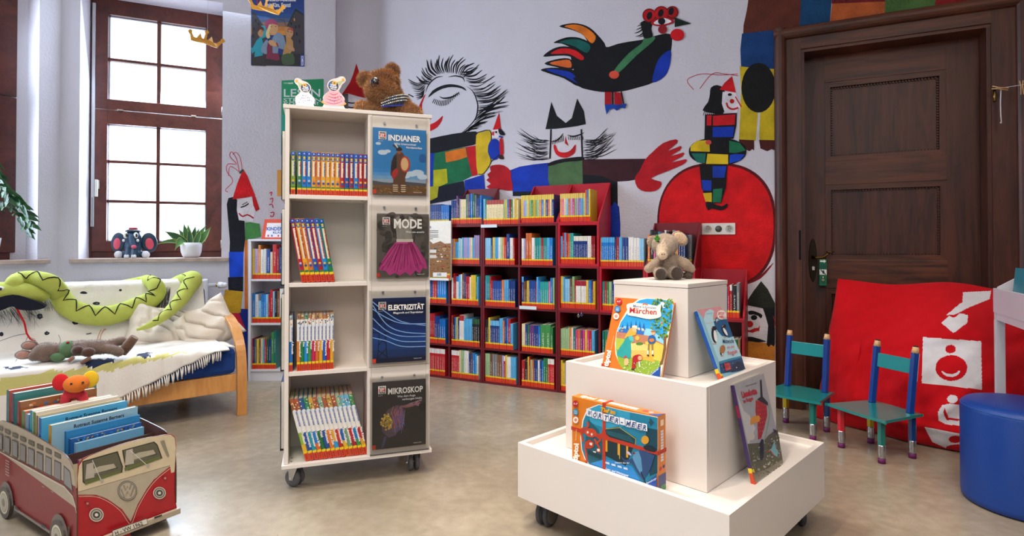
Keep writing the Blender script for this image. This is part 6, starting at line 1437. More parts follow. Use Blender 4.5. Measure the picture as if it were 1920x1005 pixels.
for a_ in range(4): m.ball(((-26 + 3 * math.cos(a_ * 1.57)) * KX, -12 * KX, (76 + 4 * math.sin(a_ * 1.57)) * KX), (3 * KX, 1.4 * KX, 3 * KX), '#3f8a2e', 8)
m.build('clover', 'cloth', el, label='small green felt clover')
m = MB(mw(el)); m.tube([(18 * KX, 16 * KX, 8 * KX), (30 * KX, 8 * KX, 6 * KX), (36 * KX, 2 * KX, 7 * KX)], 2.4 * KX, '#9a8672'); m.build('tail', 'plush', el)
tf = blob('tail_tuft', sc_([('e', (40, -2, 8), (8, 7, 8))], KX), 'plush', el, .003, '#6a5a4c'); fur('fur', tf, el, 1500, .006, '#5a4a3e', .0006, 0)
m = MB(mw(el)); m.box(24 * KX, 31 * KX, -6 * KX, -5.4 * KX, 12 * KX, 17 * KX, '#e4e0dc'); m.box(24 * KX, 31 * KX, -6.2 * KX, -6 * KX, 14 * KX, 17 * KX, '#b03038'); m.build('tag', 'cloth', el)

# ---- two cardboard cupcakes behind the trolley's top edge
def cutout(px, py, s_, flip, frost, name_, lab, yy):
    base = TT @ Vector((sT(px), yy, 1.6915)); q = base; d_ = nT; u_ = dT * (1 if flip else -1)
    root = thing('cupcake_cutout', lab, 'decoration', base, A_T); k = s_
    T = lambda a, b: q + dT * (a * k) + UZ * (b * k)
    out = [(-20, 0), (20, 0), (19, 10), (22, 22), (17, 30), (10, 38), (14 , 46), (16, 52), (20, 56), (24, 62), (20, 69), (12, 69), (6, 65), (-4, 62), (-12, 54), (-13, 46), (-9, 38), (-17, 30), (-22, 22), (-19, 10)]
    if not flip: out = [(-a, b) for a, b in out][::-1]
    m = MB(TT); pts = smooth_poly(out, 3); m.prism([((T(a, max(b, 0)) - PT).dot(dT), T(a, max(b, 0)).z) for a, b in pts], yy, yy + .004, '#e6e2de'); m.build('card', 'print', root)
    A = Art(lambda a, b: T(a, b) - Vector((-math.sin(A_T), math.cos(A_T), 0)) * .0004, nT, .0001); g = 1 if flip else -1
    A.poly([(-18, 0), (18, 0), (19, 9), (-19, 9)], '#c9cdd6' if flip else '#e2e6ee')
    if flip: A.poly([(-19, 8), (19, 8), (22, 16), (-22, 16)], '#e0a238', 2)
    A.poly([(-21, 12), (-8, 8), (8, 8), (21, 12), (20, 22), (15, 30), (8, 37), (-8, 37), (-15, 30), (-20, 22)], frost, 3)
    for i in range(4): A.line([(-18 + i * 3, 14 + i * 6), (0, 10 + i * 6.4), (18 - i * 3, 17 + i * 5.5)], 1.7, '#d84a7a' if flip else '#b8cce0', 4, True)
    rn = random.Random(px)
    for i in range(16): A.disc(rn.uniform(-15, 15), rn.uniform(13, 30), .9, .9, rn.choice(['#3a5ab8', '#d84a6a', '#e0b83a', '#6a3a8a']), 6, step=False)
    A.disc(-1 * g, 48, 10.2, 10.2, '#16244e', 22); A.disc(-4 * g, 50, 5, 5, '#2a7ac8', 14); A.disc(1 * g, 54, 5, 4.2, '#e8b02a', 14); A.disc(1 * g, 54, 1.8, 1.4, '#16244e', 8)
    for i, wd in enumerate(('Wieso?', 'Weshalb?', 'Warum?')): A.text(wd, -1 * g, 48 - i * 4, 3.1, '#eef0f4', wid=15 if i == 1 else 12, center=True, down=False, bold=.08)
    A.poly([(5 * g, 56), (12 * g, 50), (17 * g, 61)], '#c4cc88'); A.disc(18.5 * g, 62.5, 3, 3, '#e8ae2a', 12)
    A.mb.build('printed_face', 'print', root)
cutout(625, 199, .00215, True, '#ecb8c2', 'a', 'pink frosted cardboard cupcake with a yellow party hat on the book trolley', .02)
cutout(570, 196, .0019, False, '#e6eaf0', 'b', 'white frosted cardboard cupcake leaning left on the book trolley', .05)

# ---- rubber elephant and plant on the window sill
b0 = TW @ Vector((s_on(247, PW, nW, dW, KL), .07, zs + .001)); KX = .0039; NV = '#22405c'
re_ = thing('toy_elephant', 'dark blue rubber elephant with pink ears and red hat on the window sill', 'toy', b0, .3)
body = blob('body', sc_([('e', (0, 0, 24), (16, 12, 22)), ('e', (0, -2, 42), (15, 13, 14)), ('c', [(0, -12, 42), (3, -17, 30), (6, -19, 24)], [6, 5.4, 5]), ('c', [(-5, -8, 20), (-5, -14, 6)], [6, 6]), ('c', [(6, -8, 20), (6, -14, 6)], [6, 6]), ('e', (-17, -4, 7), (8, 7, 7)), ('e', (18, -4, 7), (8, 7, 7))], KX), 'vinyl', re_, .006, NV, None, 5)
for s_ in (-1, 1):
    T_ = mw(re_) @ Matrix.Translation((s_ * 27 * KX, 2 * KX, 31 * KX)) @ Matrix.Rotation(s_ * .3, 4, 'Z') @ Matrix.Rotation(-s_ * .12, 4, 'Y')
    m = MB(T_); m.ball((0, 0, 0), (14 * KX, 4 * KX, 20 * KX), '#1e3850', 20); e_ = m.build('ear', 'vinyl', re_)
    m = MB(T_); m.ball((0, -2.6 * KX, -2 * KX), (7.6 * KX, 2.4 * KX, 12 * KX), '#e0506a', 18); m.build('ear_lining', 'vinyl', e_)
    m = MB(mw(re_)); m.ball((s_ * 8.5 * KX - 1 * KX, -12.5 * KX, 45 * KX), (4.4 * KX, 2.6 * KX, 6.2 * KX), '#e8e8e4', 12); m.ball((s_ * 8.5 * KX + 1 * KX, -14.6 * KX, 45 * KX), (2 * KX, 1.2 * KX, 3.6 * KX), '#16181c', 10); m.build('eye', 'vinyl', re_)
    m = MB(mw(re_)); m.ball((s_ * 12 * KX - 1 * KX, -13 * KX, 35 * KX), (2.6 * KX, 2 * KX, 3 * KX), '#ececf0', 10); m.build('tusk', 'vinyl', re_)
m = MB(mw(re_))
for x_ in (-23, 24): m.ball((x_ * KX, -9 * KX, 7 * KX), (7.4 * KX, 4 * KX, 7.4 * KX), '#dcdce2', 14)
for x_ in (-8, -4, 4, 8): m.ball((x_ * KX, -18.5 * KX, 3.6 * KX), (2.8 * KX, 3 * KX, 4 * KX), '#dcdce2', 10)
m.build('toes', 'vinyl', re_); m = MB(mw(re_)); m.ball((7.5 * KX, -23.5 * KX, 22.5 * KX), (4.6 * KX, 2 * KX, 3.4 * KX), '#e0506a', 12); m.build('trunk_tip', 'vinyl', re_)
m = MB(mw(re_)); m.lathe([(14 * KX, 0), (13.6 * KX, 2.5 * KX), (9.5 * KX, 5 * KX)], (0, -1 * KX, 52 * KX), 20, '#182838'); m.lathe([(8 * KX, 5 * KX), (7.8 * KX, 9 * KX)], (0, -1 * KX, 52 * KX), 18, '#e0455e'); m.build('hat', 'vinyl', re_)
b0 = TW @ Vector((s_on(357, PW, nW, dW, KL), .07, zs + .001))
pl = thing('potted_plant', 'green snake plant in a white round pot on the window sill', 'plant', b0, .3); K = .0039
m = MB(mw(pl)); m.lathe([(12.5 * K, 0), (16.5 * K, 4 * K), (19 * K, 12 * K), (20 * K, 22 * K), (20.3 * K, 31 * K), (19 * K, 31 * K), (18.4 * K, 27 * K), (0.5 * K, 26 * K)], (0, 0, 0), 32, '#e2e2e8'); m.build('pot', 'ceramic', pl)
m = MB(mw(pl)); m.lathe([(18 * K, 27.2 * K), (.5 * K, 28 * K)], (0, 0, 0), 20, '#3a2c22'); m.build('soil', 'cloth', pl)
def leaf(m, base, tip, w_, bend=(0, 0, 0), col='#4a7a3c', edge='#a8b860', n=8):
    b = Vector(base); t = Vector(tip); mid = (b + t) / 2 + Vector(bend); side = (t - b).cross(Vector((0, -1, .2))).normalized()
    P = [((1 - u) ** 2) * b + 2 * u * (1 - u) * mid + u * u * t for u in [i / n for i in range(n + 1)]]
    for i in range(n):
        ww = [w_ * (.35 + .65 * math.sin(math.pi * min(1, u * 1.05 + .12)) ** .7) * (1 - u ** 6) for u in (i / n, (i + 1) / n)]
        for s0_, s1_, c_ in ((-1, -.82, edge), (-.82, 0, col), (0, .82, col), (.82, 1, edge)):
            f_ = lambda k, q: P[i + k] + side * (q * ww[k]) + Vector((0, abs(q) * ww[k] * -.35, 0))
            m.add([f_(0, s0_), f_(0, s1_), f_(1, s1_), f_(1, s0_)], [(0, 1, 2, 3)], c_, True)
for i, (bx, by, tx, ty, tz, w_, bd) in enumerate([(-4, 0, -14, -2, 72, 6, (0, 0, 0)), (-2, 2, -7, 3, 70, 6, (0, 0, 0)), (3, 0, 8, -2, 66, 6, (0, 0, 0)), (5, 2, 14, 2, 62, 5, (0, 0, 0)), (7, 0, 38, -6, 64, 8.5, (0, 0, -5)), (-6, 0, -47, -10, 54, 8, (0, 0, 5)), (-8, -3, -60, -16, 26, 4.5, (0, 0, 16)), (-5, -6, -25, -24, 14, 9, (0, 0, 28)), (0, -4, -2, -8, 60, 6, (0, 0, 0)), (8, -3, 20, -10, 58, 6, (0, 0, 0)), (3, 5, 26, 8, 68, 6, (0, 0, 0)), (-3, 4, -26, 8, 60, 6, (0, 0, 0))]):
    m = MB(mw(pl)); leaf(m, (bx * K, by * K, 27 * K), (tx * K, ty * K, tz * K), w_ * K, tuple(a * K for a in bd), ['#3f6e3a', '#4f8244', '#2f5e3e'][i % 3]); m.build('leaf', 'leaf', pl)
# ---- weeping fig branches entering at the left
q0 = TL @ Vector((l1 - .30, .03, zs + .001)); fg = thing('weeping_fig', 'dark green weeping fig on the sill at the left edge of the photo', 'plant', q0, 0)
m = MB(mw(fg)); m.lathe([(.07, 0), (.09, .15), (.085, .15), (.01, .14)], (0, 0, 0), 24, '#cfd0d4'); m.build('pot', 'ceramic', fg)
m = MB(mw(fg)); m.tube([(0, 0, .1), (.01, 0, .35), (-.02, .01, .62)], [.008, .007, .004], '#6a5442'); tips = []
rn = random.Random(12); lv = MB(mw(fg))
for z_, dx, dy, dz in ((.60, .20, -.12, -.10), (.52, .22, -.06, -.12), (.45, .26, .0, -.10), (.40, .30, .02, -.16), (.33, .24, .06, -.14), (.55, -.2, -.2, -.05), (.42, -.2, -.1, -.1)):
    pth = smooth_poly([(0, 0, z_), (dx * .4, dy * .4, z_ + .06), (dx * .8, dy * .8, z_ + dz * .3), (dx, dy, z_ + dz)], 4, False); m.tube(pth, .0025, '#6a5a3a', 5)
    for p in pth[2:]:
        for s_ in (-1, 1):
            d_ = Vector((rn.uniform(.1, .9) , s_ * rn.uniform(.2, .9), rn.uniform(-1.1, -.2))).normalized() * rn.uniform(.06, .085)
            leaf(lv, p, Vector(p) + d_, .015, (0, 0, .012), rn.choice(['#1e4a2e', '#2a5e38', '#3a7040']), '#2f6238', 5)
m.build('branches', 'plush', fg); lv.build('leaves', 'leaf', fg, kind='stuff')

# ---- gold paper crowns on threads
def crown(px, py, Y, s_, tilt, lab):
    r = ray(px, py); p = CAM + r * (Y / r.y); root = thing('paper_crown', lab, 'decoration', p, .3, 'gold paper crowns on threads')
    T = mw(root) @ Matrix.Rotation(tilt, 4, 'Y'); o_ = [(-28, -9), (-14, -9.5), (0, -8), (14, -9.5), (28, -9), (33, 4), (37, 8), (40, 12), (36, 17), (31, 15), (30, 9), (24, 1), (18, 0), (12, 13), (7, 3), (3, 2), (2, 15), (5, 20), (0, 25), (-5, 20), (-2, 15), (-3, 2), (-7, 3), (-12, 13), (-18, 0), (-24, 1), (-30, 9), (-31, 15), (-36, 17), (-40, 12), (-37, 8), (-33, 4)]
    m = MB(T); n = len(o_); k = s_; f_ = lambda a, b, d: (a * k, (a * a * .0045 + d) * k, b * k)
    tri = tessellate_polygon([[Vector((a, b, 0)) for a, b in o_]])
    for d, rev in ((0, False), (.5, True)): m.add([f_(a, b, d) for a, b in o_], [tuple(reversed(t)) if rev else tuple(t) for t in tri], '#d89c3a')
    m.add([f_(a, b, 0) for a, b in o_] + [f_(a, b, .5) for a, b in o_], [(i, (i + 1) % n, n + (i + 1) % n, n + i) for i in range(n)], '#f4cc78'); m.build('crown', 'gloss_paint', root)
    tp = T @ Vector((0, 0, 25 * k)); m = MB(); m.tube([tp, (tp.x, tp.y, H - .001)], .0009, '#d8d8dc', 5); m.build('thread', 'cloth', root)
crown(384, 75, 3.4, .0026, .22, 'gold paper crown hanging in front of the window'); crown(498, 14, 2.9, .0023, .13, 'gold paper crown hanging in front of the blue poster')

# ================================================================== posters
def flat(name, lab, cat, P, n, px, col, dirv, mat='print', th=.0008):
    """a thin sheet whose outline is given on a wall plane"""
    pts = [onpl(x, y, P, n) for x, y in px]; root = thing(name, lab, cat, sum(pts, Vector()) / len(pts), math.atan2(dirv.y, dirv.x))
    m = MB(); k = len(pts); f_ = [p + n * (th + .0004) for p in pts]; b_ = [p + n * .0004 for p in pts]
    m.add(f_ + b_, [tuple(range(k)), tuple(reversed(range(k, 2 * k)))] + [(i, k + i, k + (i + 1) % k, (i + 1) % k) for i in range(k)], col); m.build('sheet', mat, root)
    return root, Art(plane_fn(P + n * (th + .0008), n), n, .00012)
root, A = flat('poster', 'dark blue poster of three young detectives at night, above the green poster', 'poster', PW, nW, [(471, -75), (570, -70), (571, 125), (470.5, 122)], '#123a86', dW)
cq = lambda pts: Z(460, 0, 7.73, pts); rn = random.Random(5)
for i, c_ in enumerate(['#0f3c8a', '#154694', '#23508e', '#4a5c80', '#8a6a5a', '#c0783a', '#d88a2e']): A.rect(471, 10 + i * 8, 569.6, 18.4 + i * 8 if i < 6 else 66, c_)
A.poly(cq([(95, 175), (130, 180), (250, 350), (300, 480), (300, 960), (88, 950)]), '#3a383e'); A.poly(cq([(725, 122), (850, 215), (845, 955), (560, 955), (560, 600), (600, 400)]), '#3e3a42'); A.poly(cq([(725, 122), (845, 205), (848, 230), (730, 160), (620, 370), (600, 380)]), '#24242a')
for x, y in ((150, 300), (195, 350), (125, 420), (115, 520), (665, 340), (730, 390), (780, 380), (745, 490), (700, 500), (790, 600)): A.poly(cq([(x - 14, y - 26), (x + 12, y - 14), (x + 12, y + 28), (x - 14, y + 18)]), '#1a1c24', 0, False)
A.poly(cq([(700, 262), (718, 268), (718, 310), (702, 300)]), '#d8942a'); A.poly(cq([(88, 800), (848, 780), (845, 955), (88, 950)]), '#26242c'); A.line(cq([(480, 285), (560, 295), (590, 385)]), .8, '#16181e')
# three youngsters without faces of their own: plain hats, jackets and hands
A.poly(cq([(235, 370), (290, 380), (305, 440), (290, 540), (240, 560), (260, 640), (250, 830), (130, 830), (140, 740), (100, 780), (80, 690), (110, 690), (160, 590), (210, 540)]), '#1a98ac', 0); A.disc(*cq([(222, 465)])[0], 5.6, 9.6, '#b88a60', 16); A.poly(cq([(178, 420), (200, 380), (262, 400), (270, 450), (215, 425), (180, 470)]), '#4a2a22', 2); A.poly(cq([(120, 830), (270, 800), (290, 950), (110, 950)]), '#2c2a2c')
A.poly(cq([(320, 640), (440, 640), (500, 860), (470, 880), (300, 850)]), '#7c2444', 0); A.poly(cq([(430, 480), (500, 475), (560, 530), (595, 680), (560, 720), (480, 700), (470, 775), (395, 770), (390, 560)]), '#7a90aa', 0); A.poly(cq([(300, 580), (330, 600), (310, 700), (310, 785), (240, 760), (225, 710), (250, 650)]), '#7a90aa', 2)
A.disc(*cq([(405, 415)])[0], 9, 12.5, '#c89868', 18); A.poly(cq([(290, 330), (330, 285), (400, 280), (455, 320), (462, 365), (380, 345), (320, 420), (298, 420)]), '#a04068', 2); A.poly(cq([(330, 400), (350, 350), (375, 380), (345, 470), (360, 540), (320, 560), (295, 500)]), '#d8c08a', 2)
A.poly(cq([(330, 600), (390, 580), (450, 630), (470, 660), (430, 675), (360, 655)]), '#c89868', 2); A.line(cq([(450, 620), (475, 680)]), 2.6, '#a01c34')
A.poly(cq([(565, 400), (620, 390), (690, 420), (695, 500), (660, 555), (690, 600), (695, 720), (640, 790), (540, 795), (560, 700), (590, 640), (590, 560)]), '#b88a50', 0); A.disc(*cq([(640, 480)])[0], 6, 9, '#c09068', 16); A.poly(cq([(605, 460), (625, 410), (690, 425), (688, 455), (640, 425)]), '#b8302c', 2); A.poly(cq([(600, 650), (690, 680), (715, 735), (690, 745), (620, 700)]), '#c09068', 2)
A.poly(cq([(530, 800), (690, 780), (710, 920), (640, 945), (540, 930)]), '#40583e', 2)
for x, y in ((375, 388), (440, 385), (620, 462), (665, 470), (245, 455)): A.disc(*cq([(x, y)])[0], 1.1, .8, '#22262e', 8, step=False)
A.text('Detektiv-Abenteuer', *cq([(312, 20)])[0], 6.4, '#e4e8f0', wid=56, bold=.05); A.text('mit Kim, Franzi', *cq([(308, 102)])[0], 7.4, '#e4e8f0', wid=45, bold=.05); A.text('und Marie', *cq([(410, 178)])[0], 6, '#e4e8f0', wid=18, bold=.04)
A.poly(cq([(165, -20), (185, -20), (185, 70), (165, 65)]), '#a01c5a'); A.poly(cq([(205, -20), (225, -20), (222, 80), (205, 78)]), '#6a2a7a')
A.rect(563, 103, 570, 124, '#1240a0'); A.text('KOSMOS', 569, 123, 4.4, '#dfe6f4', wid=18, ang=-math.pi / 2, bold=.05)
A.mb.build('printed_face', 'print', root, weld=False)
root, A = flat('poster', 'green poster with large white letters behind the book trolley, partly covered', 'poster', PW, nW, [(528, 151), (607, 148), (607, 292), (527, 291)], '#0f8f5e', dW)
cz = lambda pts: Z(520, 140, 14.36, pts)
A.rect(527.2, 215, 607, 291, '#14a08c'); A.rect(528.3, 151.4, 574, 215, '#109a66')
A.text('SCHULE', *cz([(175, 245)])[0], 2.6, '#d0e8dc', wid=9, bold=.03); A.text('macht', *cz([(300, 248)])[0], 3.4, '#e4f2ea', wid=9, bold=.06); A.text('LESEN', *cz([(175, 595)])[0], 14.4, '#dfe8f0', wid=68, bold=.015); A.text('STREITEN', *cz([(165, 730)])[0], 6.6, '#dfe8f0', wid=70, bold=.01); A.text('KÖNNEN!', *cz([(180, 815)])[0], 5.4, '#dfe8f0', wid=64, bold=.02)
A.mb.build('printed_face', 'print', root, weld=False)
root, A = flat('poster', 'plain orange paper sheet left of the book trolley', 'poster', PW, nW, [(519.5, 319), (560, 317), (560, 368), (519.5, 368)], '#e0a050', dW, 'paper')

# ---- small white shelf beside the trolley with its sign and books
PH = onz(465, 715); PH.z = 0; TH_ = fr(PH, R(1)); yH = PH.y
def zH(y): return onpl(470, y, PH, Vector((0, -1, 0))).z
W_H, D_H = .66, .235; WS = '#dcdce4'; topz = zH(448.5)
sh = thing('bookshelf', 'low white bookshelf between the sofa and the book trolley', 'bookshelf', TH_ @ Vector((W_H / 2, D_H / 2, 0)), R(1))
for x in (0, W_H - .018): m = MB(TH_); m.box(x, x + .018, 0, D_H, 0, topz - .016, WS); m.build('side_panel', 'laminate', sh, bevel=.001)
m = MB(TH_); m.box(-.004, W_H + .004, -.003, D_H, topz - .0155, topz, WS); m.build('top_board', 'laminate', sh, bevel=.001)
hz = [zH(523.5), zH(606), zH(693)]
for z_ in hz: m = MB(TH_); m.box(.0185, W_H - .0185, .002, D_H - .01, z_ - .016, z_, WS); m.build('shelf_board', 'laminate', sh, bevel=.001)
m = MB(TH_); m.box(.0185, W_H - .0185, D_H - .009, D_H - .002, .05, topz - .016, '#c8c8d0'); m.build('back_panel', 'laminate', sh)
m = MB(TH_); m.box(.0185, W_H - .0185, .012, .026, 0, hz[2] - .0165, WS); m.build('plinth', 'laminate', sh)
rows = [[('yellow', .24, .016), ('mauve', .24, .028), ('orange', .27, .018), ('white', .235, .026), ('white', .24, .018), ('dark blue', .235, .03), ('cream', .215, .018), ('red', .275, .032), ('red', .24, .018), ('dark blue', .25, .03)],
        [('bright blue', .235, .022), ('white', .225, .024), ('sky blue', .175, .022), ('bright blue', .225, .016), ('bright blue', .225, .018), ('sky blue', .225, .02), ('red', .225, .014), ('red', .26, .02), ('sky blue', .25, .014), ('black', .25, .018), ('brown', .25, .02), ('white', .27, .026)],
        [('red', .24, .008), ('dark blue', .235, .01), ('grey', .235, .016), ('yellow', .235, .016), ('brown', .23, .014), ('cream', .24, .016), ('sky blue', .23, .013), ('red', .235, .014), ('green', .24, .016), ('dark blue', .235, .02), ('green', .29, .02), ('teal', .3, .016)]]
for r_, row in enumerate(rows):
    x = .022
    for i, (cn, h, t) in enumerate(row):
        T = TH_ @ Matrix.Translation((x, .018, hz[r_] + .0006)); m = MB(); col = COLN[cn][i % 3]; d = .18
        add_book(m, T, t, h, d, col, '#e8e4dc' if cn not in LIGHT else '#3a3a4a', uoff=i * 3); page_block(m, T, t, h, d)
        tag(m.build('book', ['book_cover', 'paper'], origin=T.translation), f'{cn} book, {ORD[i]} from left on the {["upper", "middle", "lower"][r_]} shelf of the low white bookshelf', 'book', f'books on the {["upper", "middle", "lower"][r_]} shelf of the white bookshelf'); x += t + .0008
PSg = PH + Vector((0, .10, 0)); nS = Vector((0, -1, 0))
q = [onpl(a, b, PSg, nS) for a, b in ((490, 449), (560, 449), (560, 411), (496, 411))]; z0_ = topz + .0005
root = thing('sign', 'red-framed sign reading Kinderbuch-Klassiker on the low white bookshelf', 'sign', (q[0] + q[1]) / 2, 0)
m = MB(); m.prism([(q[0].x, z0_), (q[1].x, z0_), (q[1].x, q[2].z), (q[3].x, q[3].z)], PSg.y, PSg.y + .006, '#d84a2c'); m.build('frame', 'print', root)
A = Art(plane_fn(PSg - Vector((0, .0005, 0)), nS), nS); A.poly([(501, 418), (558, 418), (558, 445), (497, 445)], '#e8e4e6'); A.text('KINDERBUCH', 500, 432, 6, '#3a5aa8', wid=52, bold=.05); A.text('KLASSIKER', 512, 438, 4, '#3a5aa8', wid=34, bold=.03); A.text('von Pippi bis Momo', 514, 425, 2, '#8a90a8', wid=24, bold=0)
for x_, c_ in ((503, '#c83a3a'), (510, '#3a5aa8'), (522, '#c83a3a')): A.disc(x_, 442, 1.6, 2, c_, 8, step=False)
A.mb.build('printed_face', 'print', root)
# ================================================================== sofa corner
from mathutils.bvhtree import BVHTree
A_S = R(40); OS = Vector((-1.679, 3.622, 0)); TSF = fr(OS, A_S)
sofa = thing('sofa', 'blue sofa with beech bentwood arms under the windows, covered by a throw', 'sofa', OS + TSF.to_3x3() @ Vector((-.85, .4, 0)), A_S)
def band(name, path, x0, x1, th):
    m = MB(TSF); n = len(path); P = [Vector((0, a, b)) for a, b in path]; o_ = []; i_ = []
    for i in range(n):
        d = (P[min(i + 1, n - 1)] - P[max(i - 1, 0)]).normalized(); q = Vector((0, -d.z, d.y)) * th / 2; o_.append(P[i] + q); i_.append(P[i] - q)
    vs = [(x0, p.y, p.z) for p in o_] + [(x1, p.y, p.z) for p in o_] + [(x1, p.y, p.z) for p in i_] + [(x0, p.y, p.z) for p in i_]
    fs = []
    for i in range(n - 1):
        for a in range(4): b = (a + 1) % 4; fs.append((a * n + i, b * n + i, b * n + i + 1, a * n + i + 1))
    fs += [(0, 3 * n, 2 * n, n), (n - 1, 2 * n - 1, 3 * n - 1, 4 * n - 1)]
    m.add(vs, fs, '#ffffff', False); return m.build(name, 'beech', sofa, bevel=.003)
arc = smooth_poly([(.70, .52), (.66, .585), (.52, .60), (.34, .585), (.18, .53), (.07, .43), (.028, .30), (.02, .15), (.02, 0.0)], 4, False)
band('arm', arc, -.058, 0, .026); band('arm', arc, -1.758, -1.70, .026)
for x in (-.20, -1.6): m = MB(TSF); m.box(x - .07, x, .70, .73, 0, .5); m.build('leg', 'beech', sofa, bevel=.003)
m = MB(TSF); m.box(-1.698, -.060, .03, .055, .155, .262); m.build('front_rail', 'beech', sofa, bevel=.003)
m = MB(TSF); m.box(-1.698, -.060, .66, .685, .155, .24); m.build('rear_rail', 'beech', sofa, bevel=.003)
m = MB(TSF); m.box(-1.695, -.062, .02, .70, .264, .425, '#1d3c7c'); m.build('seat_cushion', 'cloth', sofa, bevel=.03)
m = MB(TSF @ Matrix.Translation((0, .60, .43)) @ Matrix.Rotation(-.30, 4, 'X')); m.box(-1.69, -.10, 0, .12, 0, .375, '#1d3c7c'); m.build('back_cushion', 'cloth', sofa, bevel=.03)
# throw
def hump(x, s_=0.0): return noise.noise(Vector((x[0] * 3.1 + s_, x[1] * 3.1, s_)))
NX, prof_n = 230, 120
def drop(x): return max(.012, min(.36, (-x - .16) * .42))
VS = []; bl = MB(TSF)
for i in range(NX + 1):
    x = -1.72 + (1.72 - .115) * i / NX; L = drop(x); path = [(-.012, .44 - L), (-.014, .44 - L * .5), (-.012, .42), (.012, .436), (.10, .440), (.30, .438), (.50, .436), (.57, .450), (.62, .56), (.675, .70), (.715, .805), (.75, .828), (.82, .822), (.855, .79), (.875, .70), (.885, .55)]
    if x > -.20: path[11:] = [(.75, .828 - (x + .20) * .2), (.82, .815 - (x + .2) * .4), (.86, .77), (.88, .66), (.89, .55)]
    seg = [0]
    for a, b in zip(path, path[1:]): seg.append(seg[-1] + math.hypot(a[0] - b[0], a[1] - b[1]))
    row = []; k = 0
    for j in range(prof_n + 1):
        s_ = seg[-1] * j / prof_n
        while k < len(seg) - 2 and s_ > seg[k + 1]: k += 1
        t = (s_ - seg[k]) / (seg[k + 1] - seg[k]); y = path[k][0] + (path[k + 1][0] - path[k][0]) * t; z = path[k][1] + (path[k + 1][1] - path[k][1]) * t
        q = .010 * noise.noise(Vector((x * 4, s_ * 5, 1))) + .004 * noise.noise(Vector((x * 15, s_ * 9, 4)))
        if j < 26: y -= .010 + .016 * abs(math.sin(x * 26 + 2 * noise.noise(Vector((x * 5, 0, 0))))) * (1 - j / 26)
        if y < .56: z += abs(q) + .002
        else: y -= abs(q) * 1.6 + .004; z += .35 * q + (.01 if y > .7 else 0)
        row.append((x, y, z))
    VS += row
W2 = prof_n + 1; FS = [(i * W2 + j, (i + 1) * W2 + j, (i + 1) * W2 + j + 1, i * W2 + j + 1) for i in range(NX) for j in range(prof_n)]
bl.add(VS, FS, '#e4dfd7', True)
YEL_ = [(-20, 716), (60, 700), (160, 690), (200, 682), (250, 672), (330, 662), (360, 661), (300, 672), (250, 684), (190, 700), (120, 716), (60, 728), (-20, 742)]
DRK_ = [(150, 682), (175, 676), (205, 672), (215, 678), (190, 684), (165, 688)]; DRK2 = [(255, 668), (275, 662), (288, 663), (270, 672)]
DRK3 = [(0, 690), (40, 688), (60, 691), (30, 694)]
cols = []
for f_ in bl.f:
    c = sum((bl.v[k] for k in f_), Vector()) / 4; px, py = proj(c); px += 5 * noise.noise(c * 25); py += 5 * noise.noise(c * 31); col = '#e4dfd7'
    if c.z < .47 and pip(px, py, YEL_): col = '#c9c47a'
    if pip(px, py, DRK_) or pip(px, py, DRK2) or pip(px, py, DRK3): col = '#23304e'
    cols.append(hx(col))
bl.c = cols
throw = bl.build('throw', 'canvas', origin=TSF @ Vector((-1, .4, .43)))
tag(throw, 'cream cotton throw with printed dark spots and fringe draped over the sofa', 'blanket')
so = throw.modifiers.new('s', 'SOLIDIFY'); so.thickness = .003; so.offset = 1
throw_bvh = BVHTree.FromPolygons([tuple(v) for v in bl.v], [tuple(f_) for f_ in bl.f])
def on_throw(a, b):
    h = throw_bvh.ray_cast(CAM, ray(a, b).normalized()); 
    if h[0] is None: return onpl(a, b, TSF @ Vector((0, .62, 0)), TSF.to_3x3() @ Vector((0, -1, 0)))
    return h[0] - ray(a, b).normalized() * .0035
A = Art(on_throw, (0, -.3, .2), .0001); rn = random.Random(14)
for x, y, rx, ry in ((75, 593, 6, 5.5), (142, 604, 7, 5), (88, 625, 5, 4), (157, 549, 8, 2.6), (181, 569, 7, 3.4), (226, 544, 3, 2.4), (3, 627, 4, 4), (49, 652, 3, 3), (36, 676, 4, 2)):
    A.poly([(x + rx * rn.uniform(.75, 1.1) * math.cos(t), y + ry * rn.uniform(.75, 1.1) * math.sin(t)) for t in [i * .524 for i in range(12)]], '#2c2e3a', 2)
    A.disc(x + 1, y, rx * .35, ry * .3, '#6a6a74', 8)
for i in range(46): x0 = rn.uniform(-6, 62); y0 = 572 + rn.uniform(-4, 10); A.line([(x0, y0), (x0 + rn.uniform(2, 16), y0 + 14), (x0 + rn.uniform(4, 26), y0 + rn.uniform(18, 40))], rn.uniform(.4, .9), '#55555e', 2, True, step=False)
for i in range(22): x0 = rn.uniform(68, 92); A.line([(x0, 552), (x0 + 6, 566), (x0 + rn.uniform(6, 18), 584)], .6, '#6a6670', 2, True, step=False)
for i in range(60): x0 = 298 + rn.uniform(0, 22); y0 = 536 + rn.uniform(0, 12); A.line([(x0, y0), (x0 - 3, y0 + 24), (x0 - rn.uniform(2, 14), y0 + rn.uniform(34, 56))], rn.uniform(.6, 1.2), rn.choice(['#4a4850', '#6a6268', '#38363e']), 2, True, step=False)
for pts in ([(22, 690), (40, 660), (52, 632)], [(52, 632), (68, 640), (60, 668), (44, 690)], [(0, 640), (28, 630), (50, 626)], [(110, 628), (114, 640), (106, 650)]): A.line(pts, .9, '#7a7470', 3)
for pts in ([(183, 640), (184, 632), (190, 618)], [(188, 640), (190, 628), (197, 616)], [(192, 622), (200, 617)]): A.line(pts, 1.6, '#c89880', 3)
A.line([(162, 627), (172, 625)], 1.6, '#4a4a52')
A.mb.build('printed_pattern', 'cloth', throw, weld=False)
m = MB(TSF); fr_ = MB(TSF)
